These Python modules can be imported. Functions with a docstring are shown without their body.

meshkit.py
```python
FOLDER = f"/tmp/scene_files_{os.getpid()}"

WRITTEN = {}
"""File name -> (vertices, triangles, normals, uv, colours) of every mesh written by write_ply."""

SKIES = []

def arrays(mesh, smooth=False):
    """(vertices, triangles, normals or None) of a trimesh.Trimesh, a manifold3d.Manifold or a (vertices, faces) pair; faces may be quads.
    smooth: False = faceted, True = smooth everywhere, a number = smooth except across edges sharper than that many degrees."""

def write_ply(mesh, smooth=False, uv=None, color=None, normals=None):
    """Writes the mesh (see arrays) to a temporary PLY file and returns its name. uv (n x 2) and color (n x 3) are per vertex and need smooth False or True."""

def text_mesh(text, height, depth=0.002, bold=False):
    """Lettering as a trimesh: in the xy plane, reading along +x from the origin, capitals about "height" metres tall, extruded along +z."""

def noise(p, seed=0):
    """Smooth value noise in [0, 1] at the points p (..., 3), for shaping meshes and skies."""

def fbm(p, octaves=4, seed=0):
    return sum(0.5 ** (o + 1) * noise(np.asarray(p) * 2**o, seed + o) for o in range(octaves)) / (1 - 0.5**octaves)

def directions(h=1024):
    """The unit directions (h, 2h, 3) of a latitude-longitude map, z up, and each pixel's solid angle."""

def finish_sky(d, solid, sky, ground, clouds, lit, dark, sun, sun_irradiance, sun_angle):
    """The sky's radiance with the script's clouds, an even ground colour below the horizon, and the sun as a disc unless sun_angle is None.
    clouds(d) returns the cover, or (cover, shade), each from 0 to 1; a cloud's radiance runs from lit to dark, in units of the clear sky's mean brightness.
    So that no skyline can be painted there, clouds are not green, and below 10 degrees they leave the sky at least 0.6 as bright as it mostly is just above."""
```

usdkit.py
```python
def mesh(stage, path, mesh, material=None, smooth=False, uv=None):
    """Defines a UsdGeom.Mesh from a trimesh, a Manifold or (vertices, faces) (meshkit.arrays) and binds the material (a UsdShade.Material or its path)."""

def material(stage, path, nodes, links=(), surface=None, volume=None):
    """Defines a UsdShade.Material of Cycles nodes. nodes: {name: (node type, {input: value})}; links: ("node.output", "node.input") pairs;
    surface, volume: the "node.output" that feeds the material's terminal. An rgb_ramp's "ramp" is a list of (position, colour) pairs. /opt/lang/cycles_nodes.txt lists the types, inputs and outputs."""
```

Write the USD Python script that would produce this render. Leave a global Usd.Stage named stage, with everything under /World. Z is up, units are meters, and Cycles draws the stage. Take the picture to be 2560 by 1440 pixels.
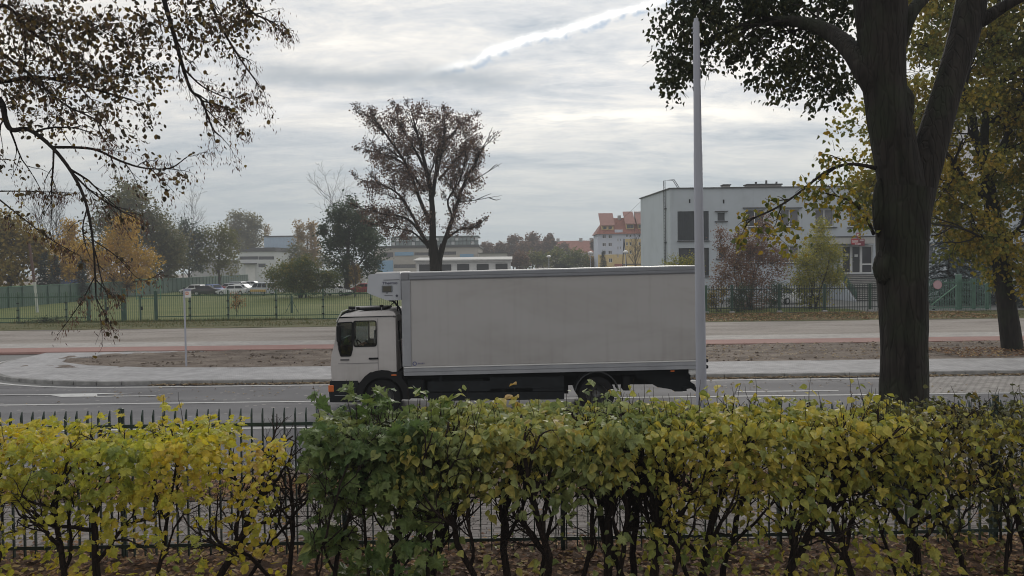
import math, random
import numpy as np, trimesh
from shapely.geometry import Polygon, Point, box as sbox
from shapely.ops import unary_union
import usdkit, meshkit
from pxr import Usd, UsdGeom, UsdLux, UsdShade, Gf, Sdf

stage = Usd.Stage.CreateInMemory()
UsdGeom.SetStageUpAxis(stage, UsdGeom.Tokens.z)
UsdGeom.SetStageMetersPerUnit(stage, 1.0)
WORLD = UsdGeom.Xform.Define(stage, '/World')
UsdGeom.Scope.Define(stage, '/World/Looks')

# ------------------------------------------------------------------ camera
EYE = np.array([0.0, 0.0, 3.8])
FPX = 2000.0
PITCH, ROLL = math.atan(55 / FPX), 0.0122
_r = np.array([math.cos(ROLL), 0, -math.sin(ROLL)])
_f = np.array([0, math.cos(PITCH), -math.sin(PITCH)])
_f = _f - _r * _f.dot(_r); _f /= np.linalg.norm(_f)
_u = np.cross(_r, _f)
cam = UsdGeom.Camera.Define(stage, '/World/camera')
cam.CreateHorizontalApertureAttr(36.0)
cam.CreateVerticalApertureAttr(20.25)
cam.CreateFocalLengthAttr(36.0 * FPX / 2560)
cam.CreateClippingRangeAttr(Gf.Vec2f(0.1, 20000))
cam.CreateExposureAttr(0.32)
_m = np.eye(4); _m[0, :3], _m[1, :3], _m[2, :3], _m[3, :3] = _r, _u, -_f, EYE
cam.AddTransformOp().Set(Gf.Matrix4d(*_m.ravel().tolist()))

def ray(px, py):
    d = _r * (px - 1280) / FPX + _u * (720 - py) / FPX + _f
    return d / d[1]
def at(px, py, Y):
    """The point of the plane y = Y seen at pixel (px, py) of the 2560 x 1440 photograph."""
    return EYE + ray(px, py) * Y
def xat(px, py, Y):
    return float(at(px, py, Y)[0])
def zat(px, py, Y):
    return float(at(px, py, Y)[2])

# ------------------------------------------------------------------ material graphs
class G:
    def __init__(s): s.nodes, s.links, s.i = {}, [], 0
    def __call__(s, kind, out, **kw):
        name = f'n{s.i}'; s.i += 1
        inp = {}
        for k, v in kw.items():
            if isinstance(v, str) and '.' in v and v.split('.')[0] in s.nodes: s.links.append((v, f'{name}.{k}'))
            else: inp[k] = v
        s.nodes[name] = (kind, inp)
        return f'{name}.{out}'
    def m(s, op, a, b=0.0, c=0.0, clamp=False):
        return s('math', 'value', math_type=op, value1=a, value2=b, value3=c, use_clamp=clamp)
    def mix(s, f, a, b, blend='mix'):
        return s('mix_color', 'result', blend_type=blend, fac=f, a=a, b=b)
    def ramp(s, f, stops):
        return s('rgb_ramp', 'color', fac=f, ramp=stops)
    def maprange(s, v, a, b, c=0.0, d=1.0):
        return s('map_range', 'result', range_type='smoothstep', value=v, from_min=a, from_max=b, to_min=c, to_max=d, clamp=True)
    def noise(s, vec, scale, detail=3, rough=0.55, dist=0.0, out='fac'):
        return s('noise_texture', out, vector=vec, scale=scale, detail=detail, roughness=rough, distortion=dist)
    def build(s, name, surface=None, volume=None):
        return usdkit.material(stage, '/World/Looks/' + name, s.nodes, s.links, surface=surface, volume=volume)

# ------------------------------------------------------------------ sky and sun
SUN_EL, SUN_AZ = math.radians(24), math.atan2(0.16, 1.0)
SKY_STRENGTH = 0.1
def make_sky():
    g = G()
    d = g('texture_coordinate', 'generated')
    x, y, z = (g('separate_xyz', o, vector=d) for o in 'xyz')
    sky = g('sky_texture', 'color', sky_type='single_scattering', sun_disc=False, sun_elevation=SUN_EL, sun_rotation=SUN_AZ, aerosol_density=3.0)
    zz = g.m('add', g.m('maximum', z, 0.0), 0.16)
    u, v = g.m('divide', x, zz), g.m('divide', y, zz)
    vec = g('combine_xyz', 'vector', x=u, y=v, z=0.0)
    vs = g('mapping', 'vector', mapping_type='point', vector=vec, scale=(0.7, 1.5, 1), rotation=(0, 0, 0.16))
    n1 = g.noise(vs, 0.9, 7, 0.64, 0.5)
    n2 = g.noise(vs, 4.2, 7, 0.66, 0.9)
    n3 = g.noise(vs, 13.0, 5, 0.7, 0.6)
    n = g.m('add', g.m('add', g.m('multiply', n1, 0.58), g.m('multiply', n2, 0.30)), g.m('multiply', n3, 0.12))
    # even cloud sheet, darker where it is thick, brighter towards the sun
    sd = g('vector_math', 'value', math_type='dot_product', vector1=d, vector2=(math.sin(SUN_AZ) * math.cos(SUN_EL), math.cos(SUN_AZ) * math.cos(SUN_EL), math.sin(SUN_EL)))
    glow = g.m("power", g.m("multiply_add", sd, 0.5, 0.5), 3.0)
    base = g.ramp(n, [(0.33, (0.46, 0.585, 0.74)), (0.40, (0.70, 0.765, 0.835)), (0.48, (0.97, 0.99, 1.01)), (0.545, (1.20, 1.175, 1.13)), (0.63, (1.48, 1.42, 1.31))])
    low = g.maprange(z, 0.0, 0.23)
    base = g.mix(g.m('multiply', g.m('subtract', 1.0, low), 0.88), base, (0.495, 0.575, 0.605))
    # tangent-plane coordinates of the southern half for the two long gaps in the sheet
    yy = g.m('maximum', y, 0.05)
    X, Z = g.m('divide', x, yy), g.m('divide', z, yy)
    front = g.maprange(y, 0.2, 0.5)
    wob = g.m('multiply', g.m('subtract', g.noise(d, 14.0, 4, 0.6), 0.5), 0.03)
    def streak(x0, x1, z0, slope, w, fade=0.06):
        t = g.m('subtract', Z, g.m('multiply_add', X, slope, z0 - slope * (x0 + x1) / 2))
        t = g.m('add', t, wob)
        gate = g.m('multiply', g.maprange(X, x0 - fade, x0 + fade), g.maprange(X, x1 + fade, x1 - fade))
        e = g.m('exponent', g.m('multiply', g.m('power', g.m('divide', t, w), 2.0), -1.0))
        return t, g.m('multiply', g.m('multiply', gate, front), e), gate
    t, s1, gate = streak(-0.10, 0.6, 0.350, 0.316, 0.0048, 0.09)
    s1 = g.m('multiply', s1, g.maprange(g.noise(d, 22.0, 5, 0.65), 0.28, 0.52, 0.35, 1.0))
    base = g.mix(g.m('multiply', s1, 0.92), base, (1.8, 1.78, 1.73))
    t2, b1, _ = streak(-0.10, 0.6, 0.3425, 0.316, 0.0036, 0.03)
    patch = g.maprange(g.noise(d, 55.0, 4), 0.40, 0.6)
    base = g.mix(g.m('multiply', g.m('multiply', b1, patch), 0.75), base, (0.54, 0.69, 0.88))
    t3, s3, _ = streak(-0.34, -0.22, 0.196, 0.2, 0.008)
    base = g.mix(g.m('multiply', s3, 0.6), base, (1.35, 1.32, 1.27))
    t4, s4, _ = streak(0.0, 0.33, 0.186, -0.01, 0.012)
    s4 = g.m('multiply', s4, g.maprange(g.noise(vs, 5.0, 4, 0.6), 0.36, 0.58))
    base = g.mix(g.m('multiply', s4, 0.85), base, (1.6, 1.52, 1.36))
    t5, s5, _ = streak(-0.33, 0.02, 0.236, -0.03, 0.016)
    base = g.mix(g.m('multiply', s5, 0.8), base, (0.53, 0.60, 0.67))
    bright = g.m("multiply_add", glow, 0.42, 0.56)
    cloud = g('vector_math', 'vector', math_type='scale', vector1=base, scale=g.m('multiply', bright, CLOUD))
    cover = g.maprange(n, 0.16, 0.30, 0.9, 1.0)
    col = g.mix(cover, sky, cloud)
    below = g.maprange(z, -0.03, 0.0)
    col = g.mix(below, (CLOUD * 0.35, CLOUD * 0.35, CLOUD * 0.33), col)
    return g.build('sky_look', surface=g('background_shader', 'background', color=col, strength=SKY_STRENGTH))
CLOUD = 6.6
dome = UsdLux.DomeLight.Define(stage, '/World/sky')
UsdShade.MaterialBindingAPI.Apply(dome.GetPrim()).Bind(make_sky())
dome.GetPrim().SetCustomDataByKey('kind', 'structure')

sun = UsdLux.DistantLight.Define(stage, '/World/sun')
sun.CreateIntensityAttr(0.2); sun.CreateAngleAttr(14.0); sun.CreateNormalizeAttr(True)
sun.CreateColorAttr(Gf.Vec3f(1.0, 0.95, 0.88))
_d = np.array([math.sin(SUN_AZ) * math.cos(SUN_EL), math.cos(SUN_AZ) * math.cos(SUN_EL), math.sin(SUN_EL)])
_x = np.cross([0, 0, 1], _d); _x /= np.linalg.norm(_x)
_m = np.eye(4); _m[0, :3], _m[1, :3], _m[2, :3] = _x, np.cross(_d, _x), _d
sun.AddTransformOp().Set(Gf.Matrix4d(*_m.ravel().tolist()))
# ------------------------------------------------------------------ naming, things and parts
_used = {}
def numbered(parent, name):
    k = _used.get((parent, name), 0); _used[(parent, name)] = k + 1
    return f'{parent}/{name}' if k == 0 else f'{parent}/{name}_{k:03d}'
def _path(parent):
    return '/World' if parent is None else str(parent.GetPath())
def tag(o, label=None, cat=None, group=None, kind=None):
    for k, v in (('label', label), ('category', cat), ('group', group), ('kind', kind)):
        if v: o.SetCustomDataByKey(k, v)
    return o
def thing(name, label, cat, loc=(0, 0, 0), rz=0.0, group=None, parent=None, kind=None):
    x = UsdGeom.Xform.Define(stage, numbered(_path(parent), name))
    x.AddTranslateOp().Set(Gf.Vec3d(*map(float, loc)))
    if rz: x.AddRotateZOp().Set(math.degrees(rz))
    return tag(x.GetPrim(), label, cat, group, kind)
def obj(name, mesh, mat, parent=None, smooth=False, rnd=None, **kw):
    if isinstance(mesh, tuple) and rnd is None and len(mesh) == 3: mesh, rnd = mesh[:2], mesh[2]
    m = usdkit.mesh(stage, numbered(_path(parent), name), mesh, mat, smooth=smooth)
    if rnd is not None:
        UsdGeom.PrimvarsAPI(m).CreatePrimvar('rnd', Sdf.ValueTypeNames.FloatArray, 'vertex').Set([float(a) for a in rnd])
    return tag(m.GetPrim(), **kw)
def copy_of(src, loc, rz=0.0, label=None, group=None):
    x = UsdGeom.Xform.Define(stage, numbered('/World', src.GetName()))
    x.AddTranslateOp().Set(Gf.Vec3d(*map(float, loc)))
    x.AddRotateZOp().Set(math.degrees(rz))
    p = x.GetPrim(); p.GetReferences().AddInternalReference(src.GetPath()); p.SetInstanceable(True)
    was = src.GetCustomData()
    return tag(p, label or was.get('label'), was.get('category'), group or was.get('group'))

# ------------------------------------------------------------------ mesh pieces (vertices, triangles)
def cat(parts):
    vs, fs, n = [], [], 0
    for p in parts:
        v, f = (p.vertices, p.faces) if hasattr(p, 'vertices') else p[:2]
        v, f = np.asarray(v, float), np.asarray(f, int)
        if f.shape[1] == 4: f = np.vstack([f[:, :3], f[:, [0, 2, 3]]])
        vs.append(v); fs.append(f + n); n += len(v)
    return np.vstack(vs), np.vstack(fs)
_BF = np.array([[0,3,2],[0,2,1],[4,5,6],[4,6,7],[0,1,5],[0,5,4],[1,2,6],[1,6,5],[2,3,7],[2,7,6],[3,0,4],[3,4,7]])
def box(x0, x1, y0, y1, z0, z1):
    return np.array([[x0,y0,z0],[x1,y0,z0],[x1,y1,z0],[x0,y1,z0],[x0,y0,z1],[x1,y0,z1],[x1,y1,z1],[x0,y1,z1]], float), _BF
def hullm(pts):
    h = trimesh.convex.convex_hull(np.asarray(pts, float))
    return np.array(h.vertices), np.array(h.faces)
def cbox(x0, x1, y0, y1, z0, z1, c=0.03):
    p = []
    for sx in (0, 1):
        for sy in (0, 1):
            for sz in (0, 1):
                X, Y, Z = (x0, x1)[sx], (y0, y1)[sy], (z0, z1)[sz]
                ix, iy, iz = (c, -c)[sx], (c, -c)[sy], (c, -c)[sz]
                p += [(X + ix, Y + iy, Z), (X + ix, Y, Z + iz), (X, Y + iy, Z + iz)]
    return hullm(p)
def tube(pts, radii, sides=6, cap=True):
    p = np.asarray(pts, float); r = np.broadcast_to(radii, (len(p),))
    t = np.gradient(p, axis=0); t /= np.linalg.norm(t, axis=1, keepdims=True) + 1e-12
    ref = np.array([0.0, 0, 1]) if abs((p[-1] - p[0])[2]) < 0.8 * np.linalg.norm(p[-1] - p[0]) else np.array([1.0, 0.02, 0])
    a = np.cross(t, ref); a /= np.linalg.norm(a, axis=1, keepdims=True) + 1e-12
    b = np.cross(t, a)
    ang = np.arange(sides) * 2 * np.pi / sides
    v = (p[:, None] + r[:, None, None] * (np.cos(ang)[None, :, None] * a[:, None] + np.sin(ang)[None, :, None] * b[:, None])).reshape(-1, 3)
    i, j = np.meshgrid(np.arange(len(p) - 1), np.arange(sides), indexing='ij')
    A, B = i * sides + j, i * sides + (j + 1) % sides
    f = np.stack([A, B, B + sides, A + sides], -1).reshape(-1, 4)
    f = np.vstack([f[:, [0, 2, 1]], f[:, [0, 3, 2]]])
    if cap:
        n = len(v); v = np.vstack([v, p[:1], p[-1:]]); k = np.arange(sides); L = (len(p) - 1) * sides
        f = np.vstack([f, np.stack([np.full(sides, n), (k), (k + 1) % sides], 1), np.stack([np.full(sides, n + 1), L + (k + 1) % sides, L + k], 1)])
    return v, f
def cyl(p, q, r, sides=12):
    return tube([p, q], r, sides)
def extr(poly, h, z=0.0):
    """A shapely polygon in xy, extruded from z to z + h."""
    ms = [trimesh.creation.extrude_polygon(g, h, engine='earcut') for g in getattr(poly, 'geoms', [poly])]
    v, f = cat(ms); v[:, 2] += z
    return v, f
def extr_xz(pts, y0, y1, holes=()):
    """A polygon given in (x, z), extruded along y from y0 to y1."""
    v, f = extr(pts if hasattr(pts, 'area') else Polygon(pts, holes), y1 - y0)
    return np.stack([v[:, 0], y1 - v[:, 2], v[:, 1]], 1), f
def extr_yz(pts, x0, x1, holes=()):
    v, f = extr(pts if hasattr(pts, 'area') else Polygon(pts, holes), x1 - x0)
    return np.stack([v[:, 2] + x0, v[:, 0], v[:, 1]], 1), f
def move(m, d=(0, 0, 0), rz=0.0, s=1.0, ry=0.0):
    v = np.asarray(m[0], float) * s
    if ry: v = v @ np.array([[math.cos(ry), 0, -math.sin(ry)], [0, 1, 0], [math.sin(ry), 0, math.cos(ry)]])
    if rz: v = v @ np.array([[math.cos(rz), math.sin(rz), 0], [-math.sin(rz), math.cos(rz), 0], [0, 0, 1]])
    return v + np.asarray(d, float), m[1]
def rrect(x0, x1, y0, y1, r):
    return sbox(x0 + r, y0 + r, x1 - r, y1 - r).buffer(r, quad_segs=4)
def sheet(x0, x1, y0, y1, z, nx=1, ny=1, bump=0.0, scale=1.0, seed=0):
    X, Y = np.meshgrid(np.linspace(x0, x1, nx + 1), np.linspace(y0, y1, ny + 1))
    v = np.stack([X.ravel(), Y.ravel(), np.full(X.size, z)], 1)
    if bump: v[:, 2] += bump * (meshkit.fbm(v * [scale, scale, 0], 4, seed) - 0.5) * 2
    i, j = np.meshgrid(np.arange(ny), np.arange(nx), indexing='ij'); a = i * (nx + 1) + j
    f = np.stack([a, a + 1, a + nx + 2, a + nx + 1], -1).reshape(-1, 4)
    return v, np.vstack([f[:, :3], f[:, [0, 2, 3]]])
def flat(poly, z):
    """A shapely polygon as a flat sheet facing up."""
    out = []
    for g in getattr(poly, 'geoms', [poly]):
        v, f = trimesh.creation.triangulate_polygon(g, engine='earcut')
        v = np.asarray(v); f = np.asarray(f)
        e1, e2 = v[f[:, 1]] - v[f[:, 0]], v[f[:, 2]] - v[f[:, 0]]
        s = e1[:, 0] * e2[:, 1] - e1[:, 1] * e2[:, 0]
        f = np.where((s < 0)[:, None], f[:, ::-1], f)
        out.append((np.hstack([v, np.full((len(v), 1), z)]), f))
    return cat(out)
def unit(a):
    return a / (np.linalg.norm(a, axis=-1, keepdims=True) + 1e-12)

# ------------------------------------------------------------------ materials
def mat(name, c, rough=0.6, var=0.12, scale=3.0, metal=0.0, bump=0.0, bscale=60.0, spec=0.5, c2=None, coat=0.0, stretch=(1, 1, 1)):
    """A plain surface: base colour with soft variation in tone, and fine relief."""
    g = G(); p = g('texture_coordinate', 'object')
    p = g('mapping', 'vector', mapping_type='point', vector=p, scale=stretch)
    n = g.noise(p, scale, 5, 0.6)
    c = np.array(c, float); hi = np.array(c2, float) if c2 is not None else c * (1 + var); lo = c * (1 - var)
    col = g.ramp(n, [(0.3, tuple(lo)), (0.7, tuple(np.minimum(hi, 0.95)))])
    kw = {}
    if bump: kw['normal'] = g('bump', 'normal', height=g.noise(p, bscale, 4, 0.6), strength=bump, distance=0.02)
    s = g('principled_bsdf', 'BSDF', base_color=col, roughness=rough, metallic=metal, specular_ior_level=spec, coat_weight=coat, **kw)
    return g.build(name, surface=s)
def leafmat(name, stops, trans=0.3, rough=0.5):
    """Leaves: a colour per leaf from the mesh's rnd value, some light through the blade."""
    g = G()
    r = g('attribute', 'fac', attribute='rnd')
    p = g('texture_coordinate', 'object')
    n = g.noise(p, 18.0, 3)
    col = g.ramp(r, stops)
    col = g('hsv', 'color', hue=0.5, saturation=1.0, value=g.maprange(n, 0.3, 0.7, 0.75, 1.2), fac=1.0, color=col)
    a = g('principled_bsdf', 'BSDF', base_color=col, roughness=rough, specular_ior_level=0.35)
    b = g('translucent_bsdf', 'BSDF', color=g('hsv', 'color', hue=0.5, saturation=1.1, value=1.35, fac=1.0, color=col))
    return g.build(name, surface=g('mix_closure', 'closure', fac=trans, closure1=a, closure2=b))
def bark(name, c1, c2, scale=9.0, green=None):
    g = G(); p = g('texture_coordinate', 'object')
    q = g('mapping', 'vector', mapping_type='point', vector=p, scale=(1, 1, 0.16))
    n = g.noise(q, scale, 6, 0.65, 0.4)
    v = g('voronoi_texture', 'distance', vector=q, scale=scale * 1.6, feature='distance_to_edge')
    col = g.ramp(n, [(0.3, c1), (0.7, c2)])
    if green: col = g.mix(g.maprange(g.noise(p, 1.3, 4), 0.45, 0.65, 0.0, 0.7), col, green)
    h = g.m('add', g.m('multiply', n, 0.6), g.maprange(v, 0.0, 0.12, 0.0, 0.5))
    nrm = g('bump', 'normal', height=h, strength=0.9, distance=0.03)
    return g.build(name, surface=g('principled_bsdf', 'BSDF', base_color=col, roughness=0.9, specular_ior_level=0.2, normal=nrm))
def pane(name, tint=(0.02, 0.024, 0.028)):
    """A closed window of a building: dark room behind reflecting glass."""
    g = G()
    n = g.noise(g('texture_coordinate', 'object'), 0.9, 2)
    col = g.mix(n, tuple(np.array(tint) * 0.6), tuple(np.array(tint) * 1.6))
    return g.build(name, surface=g('principled_bsdf', 'BSDF', base_color=col, roughness=0.08, specular_ior_level=0.6))

MT = {}
MT['white_paint'] = mat('white_paint', (0.62, 0.61, 0.60), 0.35, 0.08, 1.2, bump=0.02)
MT['black_rubber'] = mat('black_rubber', (0.011, 0.011, 0.012), 0.85, spec=0.2)
MT['dark_metal'] = mat('dark_metal', (0.010, 0.012, 0.014), 0.75, 0.3, spec=0.25)
MT['dark_glass'] = pane('dark_glass')
MT['chrome'] = mat('chrome', (0.55, 0.55, 0.56), 0.3, 0.1, metal=0.9)
MT['green_fence'] = mat('green_fence', (0.024, 0.062, 0.042), 0.55, 0.25, 2.0)
MT['green_pale'] = mat('green_pale', (0.10, 0.22, 0.14), 0.55, 0.2, 2.0)

# ------------------------------------------------------------------ plants
def leaf_quad(w=0.6):
    return np.array([[0, 0, 0], [0.5, w / 2, 0.06], [1, 0, -0.05], [0.5, -w / 2, 0.06]], float), np.array([[0, 2, 1], [0, 3, 2]])
def leaf_ovate(w=0.85):
    h = w / 2
    top = [(0.0, 0.06), (0.12, 0.72 * h), (0.32, h), (0.55, 0.86 * h), (0.8, 0.42 * h)]
    mid = [(-0.02, 0.0), (0.35, 0.0), (0.7, 0.0), (1.05, 0.0)]
    v = [(x, 0, -0.10 * x * x) for x, _ in mid]
    v += [(x, y, 0.10 * y / max(h, .1) * 0.5 - 0.10 * x * x) for x, y in top] + [(x, -y, 0.10 * y / max(h, .1) * 0.5 - 0.10 * x * x) for x, y in top]
    f = [(0, 1, 4), (4, 1, 5), (5, 1, 6), (6, 1, 2), (6, 2, 7), (7, 2, 8), (8, 2, 3)]
    f += [(b, a, c + 5 if c > 3 else c) for a, b, c in [(0, 1, 4)]]
    g = []
    for a, b, c in [(0, 1, 4), (4, 1, 5), (5, 1, 6), (6, 1, 2), (6, 2, 7), (7, 2, 8), (8, 2, 3)]:
        g.append((a, b, c)); g.append(tuple(k + 5 if k > 3 else k for k in (a, c, b)))
    return np.array(v, float), np.array(g)
def leaf_maple():
    pts = [(0.02, 0.0), (-0.12, 0.22), (0.06, 0.20), (0.0, 0.46), (0.16, 0.36), (0.24, 0.56), (0.36, 0.44), (0.56, 0.52), (0.50, 0.30), (0.62, 0.18), (0.72, 0.24), (0.80, 0.10), (1.0, 0.0)]
    full = pts + [(x, -y) for x, y in pts[-2:0:-1]]
    v = [(0.33, 0.0, 0.05)] + [(x, y, -0.22 * ((x - .33) ** 2 + y * y) + 0.05 * math.sin(9 * x + 4 * y)) for x, y in full]
    n = len(full)
    return np.array(v, float), np.array([(0, 1 + (k + 1) % n, 1 + k) for k in range(n)])
def leaf_round():
    a = np.arange(8) / 8 * 2 * np.pi
    v = np.vstack([[0.5, 0, 0.05], np.stack([0.5 - 0.5 * np.cos(a), 0.46 * np.sin(a), -0.06 * np.abs(np.sin(a))], 1)])
    v[5, 0] = 1.1
    return v, np.array([(0, 1 + (k + 1) % 8, 1 + k) for k in range(8)])
def place(tpl, pos, axis, nrm, size):
    """One copy of a leaf shape at every position; the x axis of the shape lies along axis, its face towards nrm."""
    a = unit(np.asarray(axis, float)); b = unit(np.cross(nrm, a)); c = np.cross(a, b)
    tv, tf = tpl; n, k = len(pos), len(tv)
    s = np.broadcast_to(np.asarray(size, float), (n,))[:, None, None]
    v = pos[:, None] + s * (tv[None, :, :1] * a[:, None] + tv[None, :, 1:2] * b[:, None] + tv[None, :, 2:] * c[:, None])
    f = tf[None] + (np.arange(n) * k)[:, None, None]
    return v.reshape(-1, 3), f.reshape(-1, 3)
def many(tpl, pos, axis, nrm, size, rnd):
    v, f = place(tpl, pos, axis, nrm, size)
    return v, f, np.repeat(rnd, len(tpl[0]))
def rot_about(v, k, a):
    k = k / (np.linalg.norm(k) + 1e-12)
    return v * math.cos(a) + np.cross(k, v) * math.sin(a) + k * k.dot(v) * (1 - math.cos(a))
def grow(rng, p, d, L, r, lev, S, out, tips):
    """Recursive branching. S lists, per level: seg, wob, up, taper, n, t0, ang, len, rr."""
    n = S['seg'][lev]; pts, ds = [np.array(p, float)], []
    d = np.array(d, float) / np.linalg.norm(d)
    for i in range(n):
        d = d + rng.normal(0, S['wob'][lev], 3) + np.array([0, 0, S['up'][lev]]); d /= np.linalg.norm(d)
        pts.append(pts[-1] + d * L / n); ds.append(d)
    pts = np.array(pts); rad = r * np.linspace(1, S['taper'][lev], n + 1)
    children(rng, pts, rad, L, lev, S, out, tips)
def children(rng, pts, rad, L, lev, S, out, tips):
    out.append((pts, rad, lev))
    n = len(pts) - 1
    if lev >= len(S['seg']) - 1 - 0 or S['n'][lev] == 0:
        for i in range(1, n + 1): tips.append((pts[i], pts[i] - pts[i - 1]))
        return
    az = rng.random() * 6.28
    m = S['n'][lev]
    for k in range(m):
        t = S['t0'][lev] + (1 - S['t0'][lev]) * (k + 0.2 + 0.6 * rng.random()) / m
        if k == m - 1 and S.get('lead', True): t = 1.0
        q = t * n; i = min(int(q), n - 1)
        pos = pts[i] + (pts[i + 1] - pts[i]) * (q - i); dd = pts[i + 1] - pts[i]; dd = dd / (np.linalg.norm(dd) + 1e-12)
        rr = rad[i] + (rad[i + 1] - rad[i]) * (q - i)
        az += 2.4 + rng.normal(0, 0.3)
        ref = np.cross(dd, [0.3, 0.2, 1.0]); ref = rot_about(ref / (np.linalg.norm(ref) + 1e-9), dd, az)
        a = S['ang'][lev] * (0.7 + 0.6 * rng.random()) * (0.5 if t == 1.0 else 1)
        nd = rot_about(dd, ref, a)
        if 'flat' in S: nd = nd * np.array([1, S['flat'], 1])
        grow(rng, pos, nd, L * S['len'][lev] * (1.15 - 0.5 * t) * (0.8 + 0.4 * rng.random()), min(rr * 0.8, rad[0] * S['rr'][lev]), lev + 1, S, out, tips)
def wood(out, sides=(10, 7, 5, 4, 3, 3), rmin=0.0):
    return cat([tube(p, np.maximum(r, rmin), sides[min(l, len(sides) - 1)], cap=False) for p, r, l in out])
def leaves_on(rng, tips, tpl, n, size, spread, rnd_fn=None, droop=0.3, flatten=0.4):
    """n leaves scattered about the twigs, some drooping."""
    P = np.array([t[0] for t in tips]); D = unit(np.array([t[1] for t in tips]))
    k = rng.integers(0, len(P), n)
    pos = P[k] + rng.normal(0, spread, (n, 3))
    ax = unit(D[k] * 0.5 + rng.normal(0, 0.7, (n, 3)) + np.array([0, 0, -droop]))
    nr = unit(rng.normal(0, 1, (n, 3)) * flatten + np.array([0, 0, 1.0 - flatten]) + 0.05)
    r = rng.random(n) if rnd_fn is None else rnd_fn(pos, rng)
    return many(tpl, pos, ax, nr, size * (0.6 + 0.8 * rng.random(n)), r)
def clump_rnd(scale=0.6, seed=3, w=0.6):
    return lambda pos, rng: np.clip(w * (meshkit.noise(pos * scale, seed) * 1.5 - 0.25) + (1 - w) * rng.random(len(pos)), 0, 1)

def split_leaves(parent, O, tpls, pos, ax, nr, size, rnd, mt, keep=300, score=None, name='leaf', rest='foliage'):
    """The leaves that show largest become parts of their own, the rest one part."""
    n = len(pos); sc = size if score is None else score
    order = np.argsort(-sc); a, b = order[:keep], order[keep:]
    for c, i in enumerate(a):
        v, f = place(tpls[c % len(tpls)], pos[i:i + 1], ax[i:i + 1], nr[i:i + 1], size[i:i + 1])
        obj(name, (v - O, f), mt, parent, rnd=np.full(len(v), rnd[i]))
    if len(b):
        ms = [many(tpls[c], pos[b[c::len(tpls)]], ax[b[c::len(tpls)]], nr[b[c::len(tpls)]], size[b[c::len(tpls)]], rnd[b[c::len(tpls)]]) for c in range(len(tpls))]
        v, f = cat(ms); obj(rest, (v - O, f), mt, parent, rnd=np.concatenate([m[2] for m in ms]), kind='stuff')
def lobes_of(rng, lobes, Y, depth, n, clump, sub):
    """Points and twigs for leaf clusters that fill the lobes (given in pixels) about the depth Y."""
    m = Y / FPX; P, T = [], []
    tot = sum(l[2] * l[3] for l in lobes)
    for l in lobes:
        cx, cy, rx, ry = l[:4]; c = at(cx, cy, Y); k = max(4, int(sub * l[2] * l[3] / tot))
        d = unit(rng.normal(0, 1, (k, 3))) * rng.uniform(.3, 1, (k, 1)) ** .6
        q = c + d * [rx * m, depth, ry * m]
        P.append(q); T += [(c, e) for e in q]
    return np.vstack(P), T
def twigs_to(rng, T, r=.008):
    out = []
    for c, e in T:
        u = np.linspace(0, 1, 5)[:, None]
        s = c + (e - c) * rng.uniform(.0, .4)
        out.append((s + (e - s) * u + rng.normal(0, .05 * np.linalg.norm(e - s) + .004, (5, 3)) * np.sin(u * 3.1), r * (1 - .7 * u[:, 0]), 3))
    return out

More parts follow.
